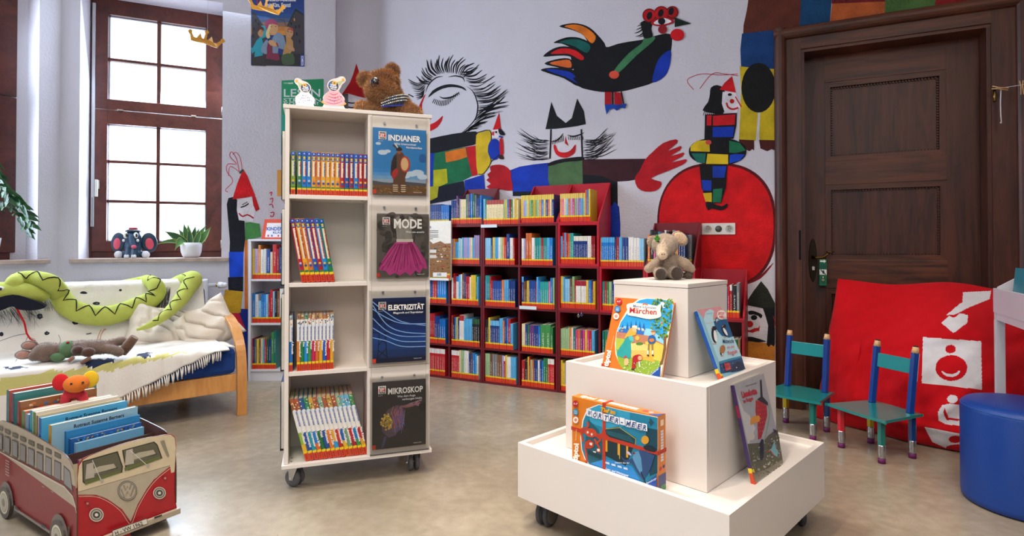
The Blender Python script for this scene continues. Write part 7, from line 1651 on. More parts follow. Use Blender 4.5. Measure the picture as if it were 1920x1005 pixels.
for i in range(150):
    x = -1.70 + i * .0119; L = drop(x); z = .44 - L; y = -.03
    if x > -.16: break
    dx = rn.uniform(-.006, .01); ln = rn.uniform(.045, .062)
    fr_.tube([(x, y, z + .004), (x + dx * .5, y - .004, z - ln * .5), (x + dx, y, z - ln)], [.0030, .0042, .0034], '#e6e1d8', 5)
for i in range(14):
    y = .0 + i * .016; fr_.tube([(-.12, y, .447), (-.10 + rn.uniform(0, .01), y - .004, .447 - .004), (-.078 + rn.uniform(-.01, .01), y - .012, .438)], [.003, .004, .003], '#e6e1d8', 5)
fr_.build('fringe', 'cloth', throw, kind='stuff')

# ---- crumpled cream pillows
def pillow(name, lab, px, py, dep, size, rx, ry, rz, col, seed, pts_=.9):
    r = ray(px, py); p = CAM + r * (dep / r.y); T = Matrix.Translation(p) @ Euler((rx, ry, rz)).to_matrix().to_4x4(); n = 44; vs = []; fs = []
    for s_ in (1, -1):
        b = len(vs)
        for i in range(n + 1):
            for j in range(n + 1):
                u, v = 2 * i / n - 1, 2 * j / n - 1; e = (1 - abs(u) ** 3) * (1 - abs(v) ** 3); k = 1 - .13 * (1 - abs(u * v)) * (max(abs(u), abs(v)) ** 4)
                th = .085 * e ** .5 * s_; q = noise.noise(Vector((u * 1.3, v * 1.3, seed + s_))) * .05 * e - .035 * e ** .6 * (1 - min(1, abs(noise.noise(Vector((u * 1.6 + v, v * 1.5, seed)))) * 5)) ** 2
                vs.append((u * k * size[0], th + q * s_, v * k * size[1] + .02 * noise.noise(Vector((u * 2, seed, v)))))
        for i in range(n):
            for j in range(n):
                a = b + i * (n + 1) + j; f_ = (a, a + n + 1, a + n + 2, a + 1); fs.append(f_ if s_ < 0 else tuple(reversed(f_)))
    m = MB(T); m.add(vs, fs, col, True); o = m.build(name, 'canvas', origin=p, subsurf=0); tag(o, lab, 'pillow', 'cream pillows on the sofa'); return o
pillow('pillow', 'large crumpled cream pillow in the middle of the sofa', 300, 617, 3.78, (.20, .155), -.35, .22, .72, '#ded4c6', 3)
pillow('pillow', 'cream pillow with one corner pointing up beside the wooden arm', 388, 614, 3.86, (.19, .165), -.35, -.55, .45, '#dbcfbe', 9)

# ---- long green plush snake
def sp(px, py, out=.05, dep=None):
    if dep: r = ray(px, py); return CAM + r * (dep / r.y)
    return on_throw(px, py) - ray(px, py).normalized() * out
pts = [sp(34, 548, .09), sp(26, 534, dep=3.33), sp(38, 524, dep=3.40), sp(66, 523, dep=3.42), sp(96, 531, dep=3.42), sp(112, 552, .055), sp(128, 575, .055), sp(160, 589, .055), sp(198, 592, .055), sp(232, 584, .055), sp(262, 571, .055), sp(284, 561, .055), sp(295, 548, .055), sp(290, 533, .05), sp(276, 527, dep=3.92), sp(264, 528, dep=4.0)]
pts += [TSF @ Vector((-.72, .97, .74)), TSF @ Vector((-.62, .98, .60)), TSF @ Vector((-.45, .98, .60)), TSF @ Vector((-.32, .95, .74)), sp(360, 523, dep=4.02), sp(352, 541, dep=3.92), sp(340, 560, dep=3.83), sp(322, 580, dep=3.72), sp(300, 598, dep=3.58), sp(278, 611, dep=3.54), sp(257, 618, dep=3.53)]
rad = [.040, .044, .046, .048, .050, .055, .060, .062, .062, .060, .056, .054, .052, .048, .042, .036, .04, .045, .05, .055, .058, .052, .045, .036, .026, .018, .008]
path = smooth_poly([(*p, r_) for p, r_ in zip(pts, rad)], 6, False)
snake = thing('toy_snake', 'long lime green plush snake with black zigzag lying along the sofa back', 'soft toy', pts[8])
GR = '#b0b856'; m = MB(); rr = [p[3] * (1 + .05 * math.sin(i * 2.1) * (noise.noise(Vector((i * .3, 0, 0))) + .3)) for i, p in enumerate(path)]
m.tube([p[:3] for p in path], rr, GR, 18, roll=(0, 0, 1)); m.build('body', 'cloth', snake)
zz = MB(); seqs = [(12, 88), (118, 150)]
for a_, b_ in seqs:
    line = []; flip = 1
    for i in range(a_, b_, 3):
        p = Vector(path[i][:3]); d = (Vector(path[i + 1][:3]) - p).normalized(); view = (CAM - p).normalized(); side = d.cross(view).normalized(); rr_ = path[i][3]
        up = side if side.z > 0 else -side; th = 1.1 if flip > 0 else .0; flip = -flip
        line.append(p + (up * math.sin(th) + view * math.cos(th) * 1.0) * (rr_ * 1.03))
    L2 = []
    for p, q in zip(line, line[1:]):
        for t in (0, .33, .66):
            c = p.lerp(q, t); best = min(path, key=lambda w_: (Vector(w_[:3]) - c).length_squared); o_ = Vector(best[:3]); L2.append(o_ + (c - o_).normalized() * best[3] * 1.035)
    zz.tube(L2, .0036, '#1c2418', 5)
zz.build('zigzag_stitching', 'cloth', snake)
hd = sp(28, 556, .10); Th = Matrix.Translation(hd) @ Matrix.Rotation(A_S - .1, 4, 'Z')
m = MB(Th @ Matrix.Rotation(.12, 4, 'Y')); m.ball((0, 0, .018), (.165, .088, .068), GR, 24); m.build('head', 'cloth', snake)
m = MB(Th); pr = smooth_poly([(-.17, -.060), (-.09, -.010), (0, .018), (.08, -.012), (.150, -.058), (.10, -.078), (.03, -.070), (0, -.05), (-.05, -.070), (-.12, -.085)], 3); m.prism(pr, -.098, -.02, '#1a1c28'); m.build('mouth', 'cloth', snake)
m = MB(Th); m.ball((-.060, -.070, .052), (.024, .012, .015), '#e8e8ea', 14); m.ball((-.055, -.081, .052), (.009, .006, .009), '#1a1a22', 10); m.build('eye', 'vinyl', snake)
m = MB(); m.tube([sp(28, 572, .13), sp(36, 587, .09), sp(45, 603, .05), sp(50, 625, .03), sp(57, 636, .025), sp(66, 640, .02)], [.010, .008, .007, .007, .006, .004], '#c4141c', 8, flat=.35); m.build('tongue', 'cloth', snake)

# ---- stuffed mouse lying on the seat
b0 = on_throw(148, 676); mo = thing('toy_mouse', 'brown plush mouse in a green waistcoat lying on the sofa, hugging a small monkey', 'soft toy', b0, .30); KX = .0034
T = lambda px, py, y=0: ((px - 148) * KX, y, (676 - py) * KX)
body = blob('body', [('e', T(104, 660, 0), (20 * KX, .055, 15 * KX)), ('e', T(92, 664, -.03), (8 * KX, .03, 8 * KX)), ('c', [T(118, 658), T(150, 656), T(178, 656)], [.038, .042, .04]), ('c', [T(170, 656, -.02), T(196, 660, -.02), T(206, 664, -.03)], [.026, .026, .026]), ('c', [T(190, 652, .02), T(206, 648, .02)], [.024, .024]), ('c', [T(150, 650, -.03), T(165, 662, -.05)], [.02, .018])], 'plush', mo, .006, '#7a6558', None, 4)
fur('fur', body, mo, 6000, .006, '#86705f', .0007, .1, seed=9)
for px, py in ((82, 648), (78, 661)):
    m = MB(mw(mo)); m.ball(T(px, py, .0 if py < 655 else -.03), (12 * KX, .012, 7.5 * KX), '#7a6558', 16); m.ball(T(px, py, -.008 if py < 655 else -.038), (9 * KX, .008, 5.4 * KX), '#b08070', 14); m.build('ear', 'plush', mo)
m = MB(mw(mo)); m.ball(T(134, 657, -.002), (13 * KX, .052, 14 * KX), '#5c7c58', 18); m.ball(T(124, 667, -.04), (11 * KX, .02, 7 * KX), '#5c7c58', 14); m.ball(T(136, 645, -.03), (2.6 * KX, .01, 1.5 * KX), '#b01c24', 8); m.build('waistcoat', 'cloth', mo, label='sage green waistcoat')
m = MB(mw(mo)); m.tube([T(208, 668), T(216, 655), T(226, 642)], [.022, .028, .022], '#6a4c38', 12); m.build('slipper', 'plush', mo)
mk = thing('toy_monkey', 'tiny dark brown plush monkey held in the toy mouse\'s arm', 'soft toy', mo.matrix_basis @ Vector(T(160, 668, -.08)), .30)
m = MB(mw(mo)); m.ball(T(154, 656, -.075), (8.5 * KX, .026, 7.5 * KX), '#4a3026', 14); m.build('head', 'plush', mk); m = MB(mw(mo)); m.ball(T(168, 660, -.072), (10 * KX, .026, 7.5 * KX), '#54362a', 14); m.build('body', 'plush', mk)
m = MB(mw(mo)); m.tube([T(150, 666, -.085), T(143, 672, -.085)], .010, '#a87860', 8); m.tube([T(172, 668, -.08), T(160, 676, -.085)], .010, '#8a6450', 8); m.build('limbs', 'plush', mk)

# ---- radiator on the window wall
rad_ = thing('radiator', 'white ribbed radiator behind the sofa under the window', 'radiator', TW @ Vector((.5 * (s0 + s1), -.1, .12)), A_W)
PR = PW + nW * .10; ra = s_on(150, PR, nW, dW, KL); rb2 = s_on(396, PR, nW, dW, KL); zt_ = z_on(300, 525, PR, nW); nn = int((rb2 - ra) / .06)
for i in range(nn): x = ra + i * .06; m = MB(TW); m.box(x, x + .048, -.15, -.05, .13, zt_, '#d6dbe6'); m.build('rib', 'ceramic', rad_, bevel=.012)
m = MB(TW); m.tube([(ra, -.1, .17), (ra + nn * .06, -.1, .17)], .018, '#d6dbe6'); m.tube([(ra, -.1, zt_ - .05), (ra + nn * .06 + .04, -.1, zt_ - .05)], .016, '#d6dbe6'); m.build('pipe', 'ceramic', rad_)
m = MB(TW); x = ra + nn * .06 + .03; m.tube([(x, -.1, zt_ - .05), (x + .03, -.1, zt_ - .05)], .015, '#a8803c'); m.build('valve', 'steel', rad_)
m = MB(TW); m.tube([(x + .035, -.11, zt_ - .05), (x + .075, -.14, zt_ - .05)], [.026, .022], '#e2e2e8', 16); m.ball((x + .075, -.14, zt_ - .05), .021, '#e2e2e8'); m.build('thermostat', 'plastic', rad_)

# ================================================================== cardboard bus full of picture books
F1 = Vector((-1.468, 1.928, 0)); uV = Vector((.537, .843, 0)).normalized(); wV = Vector((-.843, .537, 0)).normalized(); nF = Vector((.843, -.537, 0)).normalized(); nSd = -uV; WV = .326
def V(a, b, z): return F1 + uV * a + wV * b + UZ * z      # a across the front, b towards the rear
van = thing('cardboard_bus', 'red and cream cardboard camper bus book box with a round badge on the floor', 'book box', V(WV / 2, .37, 0), math.atan2(uV.y, uV.x))
def vpanel(name, pts, fn, nrm, th, col, mat='print'):
    m = MB(); n = len(pts); a_ = [fn(*p) for p in pts]; b_ = [p - nrm * th for p in a_]; tri = tessellate_polygon([[Vector((a, b, 0)) for a, b in pts]])
    m.add(a_, [tuple(t) for t in tri], col); m.add(b_, [tuple(reversed(t)) for t in tri], col); m.add(a_ + b_, [(i, (i + 1) % n, n + (i + 1) % n, n + i) for i in range(n)], '#4a3424'); return m.build(name, mat, van)
fS = lambda a, b: V(0, a, b); fS2 = lambda a, b: V(WV, a, b); fF = lambda a, b: V(a, .004, b)
zt1 = .365
side = smooth_poly([(0, .085), (0, .19), (.006, .26), (.03, .315), (.075, .345), (.16, .357), (.40, .372), (.60, .374), (.74, .36), (.765, .30), (.77, .20), (.77, .06)], 3, False) + [(.70, .06), (.70, .08), (.56, .08), (.55, .05), (.20, .05), (.19, .09), (.06, .09), (.05, .05)]
vpanel('side_panel', side, fS, nSd, .004, '#8c2c30'); vpanel('side_panel', side, fS2, -nSd, .004, '#5a3a34')
front = smooth_poly([(.005, .045), (.005, .2), (.005, .335), (.06, .358), (.16, .366), (.26, .360), (.321, .337), (.321, .2), (.321, .045)], 3, False)
vpanel('front_panel', front, fF, nF, .004, '#a81c26'); vpanel('rear_panel', [(.005, .05), (.321, .05), (.321, .34), (.005, .34)], lambda a, b: V(a, .765, b), nF, .004, '#5a3a34')
vpanel('divider', [(.006, .06), (.32, .06), (.32, .325), (.006, .325)], lambda a, b: V(a, .17, b), nF, .004, '#4a3a32'); vpanel('base', [(.006, .008), (.32, .008), (.32, .76), (.006, .76)], lambda a, b: V(a, b, .06), UZ, .004, '#5a4030')
for b in (.125, .63):
    for a, s_ in ((-.012, 1), (WV - .004, 1)):
        m = MB(); c = V(a, b, .062); M3 = Matrix((uV, wV, UZ)).transposed() @ Matrix.Rotation(R(90), 3, 'Y')
        m.lathe([(.061, 0), (.061, .014)], c, 28, '#4c4640', False, M=M3); m.lathe([(.044, -.0006), (.044, .0)], c, 24, '#d8d2b8', False, M=M3); m.lathe([(.036, -.0010), (.036, .0)], c, 24, '#6a6258', False, M=M3); m.lathe([(.034, -.0013), (.034, .0)], c, 24, '#b8b2a0', False, M=M3); m.lathe([(.016, -.0016), (.016, .0)], c, 18, '#7c766c', False, M=M3); m.build('wheel', 'print', van)
# print on the near side
PSd = F1; cv = lambda pts: Z(0, 760, 4.103, pts)
A = Art(lambda a, b: V(-.0004, a, b), nSd, .00012)
belt = .243
top_ = smooth_poly([(.002, .225), (.006, .262), (.03, .3145), (.075, .3445), (.16, .3565), (.40, .3715), (.60, .3735), (.74, .3595), (.763, .30), (.765, belt)], 3, False)
A.poly([(.764, belt - .0), (.10, belt), (.03, .225), (.001, .19)][::-1] + top_[3:], '#b8ab94')
A.line([(.764, belt - .004), (.10, belt - .004), (.03, .222), (.001, .175)], .004, '#d8cfc0', 0); A.line([(.764, belt + .003), (.10, belt + .003), (.03, .230)], .0015, '#6a2a2c')
for i, (x0, x1) in enumerate(((.04, .105), (.125, .185), (.205, .26), (.28, .34), (.36, .42), (.44, .50), (.52, .58), (.60, .66), (.68, .74))):
    z0_, z1_ = .252, .318
    if i == 0: pts = [(.105, .248), (.028, .238), (.052, .305), (.105, .314)]
    else: pts = [(x0, z0_), (x1, z0_), (x1, z1_), (x0, z1_)]
    A.poly(pts, '#4a4640'); cx_ = sum(p[0] for p in pts) / 4; cz_ = sum(p[1] for p in pts) / 4; A.poly([(cx_ + (a - cx_) * .82, cz_ + (b - cz_) * .86) for a, b in pts], '#8e8c8c' if i % 2 == 0 else '#8a8684')
    if i: A.rect(x0 + .002, .330, x1 - .002, .347, '#4e4a3e'); A.rect(x0 + .005, .333, x1 - .005, .344, '#6a6656')
for b in (.125, .63): A.poly([(b + .075 * math.cos(t), .062 + .078 * math.sin(t)) for t in [math.pi * i / 16 for i in range(17)]], '#7a706a')
A.rect(.2, .052, .545, .062, '#8a8076'); A.rect(.04, .07, .055, .12, '#3a2a22'); 
for a in (.245, .5): A.rect(a, .058, a + .035, .068, '#2c3444')
for a in (.175, .255): A.line([(a, .205), (a + .02, .205)], .003, '#9a9a94')
for i in range(6): A.line([(.60, .225 - i * .011), (.64, .225 - i * .011)], .004, '#b89a94', step=False)
A.mb.build('printed_side', 'print', van, weld=False)
# print on the front
A = Art(plane_fn(F1 + wV * .004 + nF * .0004, nF), nF, .00012); CR = '#cfc0a0'
A.poly(cv([(520, 400), (1250, 195), (1300, 250), (1345, 470), (1300, 465), (1120, 560), (600, 695), (575, 650), (540, 450)])[0:0] or [proj(fF(a, b) + nF * .001) for a, b in smooth_poly([(.007, .20), (.007, .33), (.06, .3575), (.16, .3655), (.26, .3595), (.319, .335), (.319, .205)], 3, False)], CR)
A.poly(cv([(600, 670), (1310, 460), (1305, 470), (1200, 550), (1130, 640), (1060, 760), (1005, 895), (940, 800), (840, 730), (740, 690), (600, 690)]), '#b0a590', 0); A.line(cv([(598, 668), (1308, 462)]), .6, '#5a4a40')
A.poly(cv([(600, 692), (740, 692), (840, 732), (940, 802), (1003, 898), (1003, 1010), (600, 1100)]), '#a81a24', 0); A.poly(cv([(1005, 896), (1062, 765), (1132, 645), (1205, 555), (1308, 470), (1362, 800), (1000, 960)]), '#a81a24', 0)
for o in (0, 14): A.line(cv([(604, 688 + o), (740, 690 + o), (845, 735 + o), (935, 808 + o), (1005, 900 + o), (1056, 780 + o), (1126, 655 + o), (1200, 560 + o), (1306, 472 + o)]), .8, '#8a3a3c' if o == 0 else '#d8ccb4', 4)
for q in ([(632, 430), (905, 352), (945, 470), (940, 515), (650, 603), (635, 590)], [(938, 345), (1185, 278), (1210, 300), (1248, 405), (985, 500), (965, 490)]):
    A.poly(cv(q), '#2e2c26', 0); k_ = [(sum(a for a, _ in q) / 6, sum(b for _, b in q) / 6)]; A.poly([(x + (k - x) * .06, y + (l - y) * .08) for (x, y), (k, l) in zip(cv(q), cv(k_) * 6)], '#5c5a48')
    cx_, cy_ = k_[0]; A.poly(cv([(cx_ - 95, cy_ + 5), (cx_ - 20, cy_ - 25), (cx_ + 90, cy_ - 45), (cx_ + 110, cy_ - 10), (cx_ - 90, cy_ + 50)]), '#aca690', 0); A.poly(cv([(cx_ - 135, cy_ + 95), (cx_ + 140, cy_ + 5), (cx_ + 140, cy_ + 25), (cx_ - 130, cy_ + 118)]), '#5f6a38', 0); A.poly(cv([(cx_ - 120, cy_ - 40), (cx_ - 70, cy_ - 55), (cx_ - 60, cy_ + 60), (cx_ - 130, cy_ + 75)]), '#b0aa9c', 0); A.line(cv([(cx_ - 60, cy_ + 35), (cx_ + 120, cy_ - 15)]), 1.2, '#2e2c24')
A.line(cv([(708, 420), (775, 575)]), 1.3, '#cfcfc8'); A.line(cv([(995, 342), (1132, 462)]), 1.3, '#cfcfc8')
for x, y in ((783, 577), (1137, 465)): A.disc(*cv([(x, y)])[0], 3.2, 3, '#a8a8a0', 12)
A.poly(cv([(555, 455), (595, 445), (590, 630), (580, 640)]), '#a89c80', 0); A.poly(cv([(1230, 275), (1260, 265), (1300, 390), (1285, 395)]), '#8a8470', 0)
x, y = cv([(978, 655)])[0]; ro = -.25
for r_, c_ in ((18, '#5a5650'), (17, '#9a968a'), (15.4, '#4e4a44'), (14.6, '#b0a590')): A.disc(x, y, r_, r_ * 1.03, c_, 30)
for pts in ([(-7.5, -12), (-3.5, -1), (0, -8.5), (3.5, -1), (7.5, -12)], [(-12.5, -6), (-5.5, 12.5), (0, 1.5), (5.5, 12.5), (12.5, -6)]):
    L_ = [(x + a, y + b - a * .22) for a, b in pts]; A.line(L_, 2.6, '#55514a'); A.line(L_, 1.3, '#9c978c')
for q, r_ in (((738, 840), 13.5), ((1222, 672), 12)):
    x, y = cv([q])[0]
    for k, c_ in ((1, '#cfcabc'), (.86, '#5a564e'), (.72, '#a8a498'), (.5, '#3a3834'), (.25, '#d8d4c8')): A.disc(x, y, r_ * k, r_ * k * .95, c_, 24)
for q in ((668, 752), (1265, 558)): A.disc(*cv([q])[0], 4, 3.8, '#7a2a2a', 14); A.disc(*cv([q])[0], 2.4, 2.2, '#c87a6a', 12)
A.mb.build('printed_front', 'print', van, weld=False)
m = MB(Matrix((( uV.x, wV.x, 0, F1.x), (uV.y, wV.y, 0, F1.y), (0, 0, 1, 0), (0, 0, 0, 1)))); m.box(-.004, .334, -.016, -.002, .045, .066, '#a89c88'); m.build('bumper', 'print', van, bevel=.002, label='cream cardboard bumper')
A = Art(plane_fn(F1 - wV * .0165, nF), nF, .0004); A.poly(cv([(862, 962), (1130, 868), (1138, 912), (868, 1012)]), '#3a3834'); A.poly(cv([(866, 966), (1127, 873), (1134, 909), (872, 1007)]), '#d8d2c4'); A.text('H - VW 1962', *cv([(890, 998)])[0], 7, '#2a2826', wid=55, ang=-.36, bold=.02)
A.poly(cv([(1185, 858), (1245, 838), (1245, 850), (1185, 872)]), '#2a2420')
A.mb.build('number_plate', 'print', van, weld=False)
# the picture books in the bus, standing across it
def vbook(b, th, h, a0, a1, col, spine, lab, lines=(), page='#ddd5c4', z0=.0645):
    a0 = max(a0, .008)
    root = thing('picture_book', lab, 'book', V((a0 + a1) / 2, b + th / 2, z0), math.atan2(uV.y, uV.x), 'picture books standing in the cardboard bus')
    T = Matrix(((uV.x, wV.x, 0, F1.x), (uV.y, wV.y, 0, F1.y), (0, 0, 1, 0), (0, 0, 0, 1)))
    m = MB(T); c = min(.002, th / 5); m.box(a0, a1, b, b + c, z0, z0 + h, col); m.box(a0, a1, b + th - c, b + th, z0, z0 + h, col); m.box(a0 - .001, a0 + .001, b, b + th, z0, z0 + h, spine); m.build('cover', 'print', root)
    m = MB(T); m.box(a0 + .002, a1 - .002, b + c + .0002, b + th - c - .0002, z0 + .002, z0 + h - .002, page); m.build('pages', 'paper', root)
    if lines:
        A = Art(lambda a, q: V(a0 + a, b - .0004, z0 + h - q), nF, .0001)
        for ln in lines: ln(A)
        A.mb.build('printed_cover', 'print', root, weld=False)
TXT = lambda s_, a, q, hh, wd, c='#1c2440': (lambda A: A.text(s_, a, q, hh, c, wid=wd, bold=.03))
vbook(.02, .004, .275, .04, .25, '#1c4a9a', '#1c4a9a', 'thin dark blue picture book, foremost in the cardboard bus'); vbook(.032, .005, .27, .03, .25, '#c83a2a', '#c83a2a', 'thin red picture book near the front of the cardboard bus'); vbook(.044, .004, .27, .03, .245, '#5aa8a8', '#5aa8a8', 'thin turquoise picture book near the front of the cardboard bus'); vbook(.056, .005, .268, .03, .25, '#9ab84a', '#9ab84a', 'thin green picture book near the front of the cardboard bus'); vbook(.07, .004, .265, .03, .25, '#a8408a', '#a8408a', 'thin violet picture book near the front of the cardboard bus')
vbook(.20, .014, .285, .07, .30, '#6aa8cc', '#8ab8d0', 'pale blue picture book just behind the divider of the cardboard bus'); vbook(.222, .014, .30, .06, .30, '#1c5aa0', '#14407a', 'deep blue picture book, second behind the divider of the cardboard bus', [lambda A: [A.disc(random.uniform(.01, .22), random.uniform(.004, .02), .004, .002, random.choice(['#3a8ac8', '#12305a', '#c8a040']), 6, step=False) for _ in range(60)]])
vbook(.245, .012, .325, .055, .305, '#2a80b8', '#1c5a98', 'mid blue picture book, third behind the divider of the cardboard bus')
vbook(.275, .022, .352, .02, .310, '#8ab4c8', '#b89020', 'large pale blue board book with yellow spine in the cardboard bus', [TXT('Rotraut Susanne Berners', .07, .028, .013, .17)], '#e2d8c4')
vbook(.33, .020, .372, .006, .295, '#4aa0c8', '#1c5aa8', 'large blue board book titled Winter with deep blue spine in the cardboard bus', [TXT('Rotraut Susanne Berners', .075, .030, .014, .175), TXT('Winter', .12, .054, .018, .10), lambda A: A.poly([(.0, .16), (.03, .12), (.05, .14), (.04, .20), (0, .22)], '#d8b08a', 2), lambda A: A.poly([(.005, .15), (.03, .14), (.03, .16)], '#b83a2a')])
vbook(.362, .012, .376, .0, .29, '#c8b890', '#6a5030', 'cream picture book behind the winter board book in the bus'); vbook(.385, .022, .385, .0, .29, '#d8cfc0', '#5a7a3a', 'thick white picture book in the middle of the bus'); vbook(.42, .022, .385, .01, .28, '#e0dcd4', '#1c8aa0', 'white picture book with turquoise spine in the middle of the bus')
vbook(.455, .03, .365, .01, .28, '#3a7a9a', '#6a8aa8', 'grey-blue picture book under the small bright toy'); vbook(.50, .03, .37, .012, .26, '#c86a4a', '#5a7a4a', 'red and green picture book behind the small toy'); vbook(.545, .028, .40, .01, .27, '#8a5a34', '#7a2a34', 'brown picture book with a crowded city scene on its cover', [lambda A: [A.rect(x_, y_, x_ + .012, y_ + .008, rn.choice(['#c86a2c', '#3a6a9a', '#d8b88a', '#7a3a24', '#4a3424', '#b8442c']), step=False) for x_, y_ in [(rn.uniform(.01, .24), rn.uniform(.01, .12)) for _ in range(110)]]])
vbook(.60, .03, .425, .008, .29, '#3a7c7c', '#4a2a4a', 'large teal picture book, second rearmost in the cardboard bus'); vbook(.65, .03, .43, .008, .29, '#c84a3a', '#2a6a6a', 'large red picture book, rearmost in the cardboard bus')
# ---- small plush toy standing on the books: generic, in plain bright felt pieces
b0 = V(.16, .472, .436); ty = thing('plush_toy', 'small soft toy in red, orange and yellow pieces standing on the bus\'s books', 'soft toy', b0, .6); KX = .0023
blob('body', [('e', (0, .0, 20 * KX), (15 * KX, .04, 13 * KX)), ('c', [(-10 * KX, -.015, 14 * KX), (-11 * KX, -.015, 4 * KX)], [.018, .018]), ('c', [(12 * KX, -.015, 14 * KX), (14 * KX, -.015, 4 * KX)], [.018, .018]), ('c', [(10 * KX, .03, 14 * KX), (10 * KX, .03, 4 * KX)], [.016, .016]), ('c', [(-10 * KX, .03, 14 * KX), (-10 * KX, .03, 4 * KX)], [.016, .016])], 'cloth', ty, .003, '#b8303a')
m = MB(mw(ty)); m.ball((4 * KX, -.03, 36 * KX), (19 * KX, .036, 15 * KX), '#d8742c', 20); m.build('head', 'cloth', ty)
for x_, c_ in ((-18, '#c8242c'), (24, '#e0b82a')): m = MB(mw(ty)); m.ball((x_ * KX, -.01, 40 * KX), (12 * KX, .012, 15 * KX), c_, 16); m.build('ear', 'cloth', ty)
for x_ in (-2, 14): m = MB(mw(ty)); m.ball((x_ * KX, -.064, 40 * KX), .0045, '#1a1a1e', 8); m.build('eye', 'vinyl', ty)
# ================================================================== pencil chairs
def pencil(name, parent, T, x, y, z0, z1, col, lowcol=None, tip=False, tilt=0, foot=True, r=.0185):
    root = None; M = T @ Matrix.Translation((x, y, 0))
    if foot:
        m = MB(M); m.lathe([(r * .92, 0), (r * .92, .026)], (0, 0, 0), 16, '#6a1f5c'); e_ = m.build(name, 'rubber', parent); root = e_
        m = MB(M); m.lathe([(r * .96, .026), (r * .98, .034), (r * .94, .038), (r * .98, .042), (r * .94, .046), (r, .05), (r, .072), (r * .95, .076), (r, .080), (r * .95, .084), (r, .09)], (0, 0, 0), 18, '#c2c2c6'); m.build('ferrule', 'steel', root)
        m = MB(M); m.lathe([(r, .09), (r, z1)], (0, 0, 0), 6, lowcol or col, False); m.build('shaft', 'gloss_paint', root); return root
    M = T @ Matrix.Translation((x, y, z0)) @ Matrix.Rotation(tilt, 4, 'X')
    m = MB(M); h = z1 - z0; m.lathe([(r, 0), (r, h - .036)], (0, 0, 0), 6, col, False)
    for i in range(6):
        a = i * math.pi / 3 + math.pi / 6; 
    o = m.build(name, 'gloss_paint', parent); m = MB(M); m.lathe([(r * .93, h - .038), (r * .66, h - .006)], (0, 0, 0), 14, '#c99a62'); m.build('sharpened_tip', 'pale_wood', o); m = MB(M); m.lathe([(r * .66, h - .006), (r * .5, h)], (0, 0, 0), 12, '#22201e'); m.build('pencil_lead', 'rubber', o); return o
TEAL = '#137f7c'
def chair(lab, c, ang):
    """local x: across, y: towards the backrest"""
    T = fr((c[0], c[1], 0), ang); root = thing('pencil_chair', lab, 'chair', (c[0], c[1], 0), ang, 'children\'s pencil chairs')
    for x, y, cl in ((-.115, -.11, '#c2182a'), (.115, -.11, '#0e6f66'), (-.115, .10, '#c8a81c'), (.115, .10, '#163c78')): pencil('leg', root, T, x, y, 0, .211, cl)
    m = MB(T); pts = smooth_poly([(-.165, -.15), (0, -.158), (.165, -.15), (.162, -.14), (.140, .12), (.13, .135), (0, .142), (-.13, .135), (-.140, .12), (-.162, -.14)], 3); m.prism(pts, .211, .2245, TEAL, 'z'); m.build('seat', 'gloss_paint', root, bevel=.002)
    for x in (-.105, .105): pencil('back_post', root, T, x, .10, .2247, .565, '#163c88', foot=False, tilt=-.13, r=.020)
    m = MB(T @ Matrix.Translation((0, .10, .2247)) @ Matrix.Rotation(-.13, 4, 'X')); m.box(-.092, .092, -.008, .006, .195, .270, '#18868a'); m.build('back_slat', 'gloss_paint', root, bevel=.003)
    return root
chair('blue and teal pencil chair nearer the blue pouf, full view', (1.896, 2.968), R(18.6 - 90)); chair('blue and teal pencil chair partly hidden behind the white display', (1.668, 3.316), R(42.3 - 90))

# ================================================================== large red bean bag leaning on the door
NU, NV_ = 330, 250
PBb = PB + nB * .075
def bb_top(u): px = 1571 + u * (1985 - 1571); py = 523 + 26 * u + 7 * math.sin(u * 9) * math.sin(u * math.pi); return onpl(px, py, PBb, nB)
flo = [(1528, 782), (1570, 795), (1640, 812), (1700, 828), (1760, 840), (1820, 850), (1900, 862), (1985, 868)]
def bb_bot(u):
    t = u * (len(flo) - 1); i = min(int(t), len(flo) - 2); t -= i; return onz(flo[i][0] + (flo[i + 1][0] - flo[i][0]) * t, flo[i][1] + (flo[i + 1][1] - flo[i][1]) * t, 0)
vs = []
for i in range(NU + 1):
    u = i / NU; a = bb_top(u); b = bb_bot(u); 
    for j in range(NV_ + 1):
        v = j / NV_; p = b.lerp(a, v); e = math.sin(math.pi * min(1, u * 1.0 + .0)) ** .35 if 0 < u < 1 else 0; k = math.sin(math.pi * v ** .75) ** .8 if 0 < v < 1 else 0
        bul = .20 * e * k; w1 = .028 * k * (1 + math.sin(u * 7 - v * 9 + 3 * noise.noise(Vector((u * 2, v * 2, 1))))) * (.3 + v) * .6 + noise.noise(Vector((u * 3.5 + v * 2, v * 2, 5))) * .075 * k + noise.noise(Vector((u * 10 - v * 7, v * 4, 2))) * .022 * k
        fold = .02 * math.exp(-((v - .62 - .25 * (u - .6)) / .05) ** 2) * (u > .15) * e - .02 * math.exp(-((v - .12) / .03) ** 2) * e
        d = (nB * .85 + UZ * .12 + Vector((0, -.3, 0))).normalized(); p = p + d * (bul - w1 - fold)
        if v < .1: p.z = max(p.z, .001)
        vs.append(p)
m = MB(); W3 = NV_ + 1; m.add(vs, [(i * W3 + j, (i + 1) * W3 + j, (i + 1) * W3 + j + 1, i * W3 + j + 1) for i in range(NU) for j in range(NV_)], '#c60c18', True)
bkv = []
for i in range(NU + 1):
    for v in (0, 1): u = i / NU; a = bb_top(u) - nB * .005; b = Vector((a.x, a.y, .001)); bkv.append(b.lerp(a, v))
m.add(bkv, [(2 * i, 2 * i + 1, 2 * i + 3, 2 * i + 2) for i in range(NU)], '#c60c18', True)
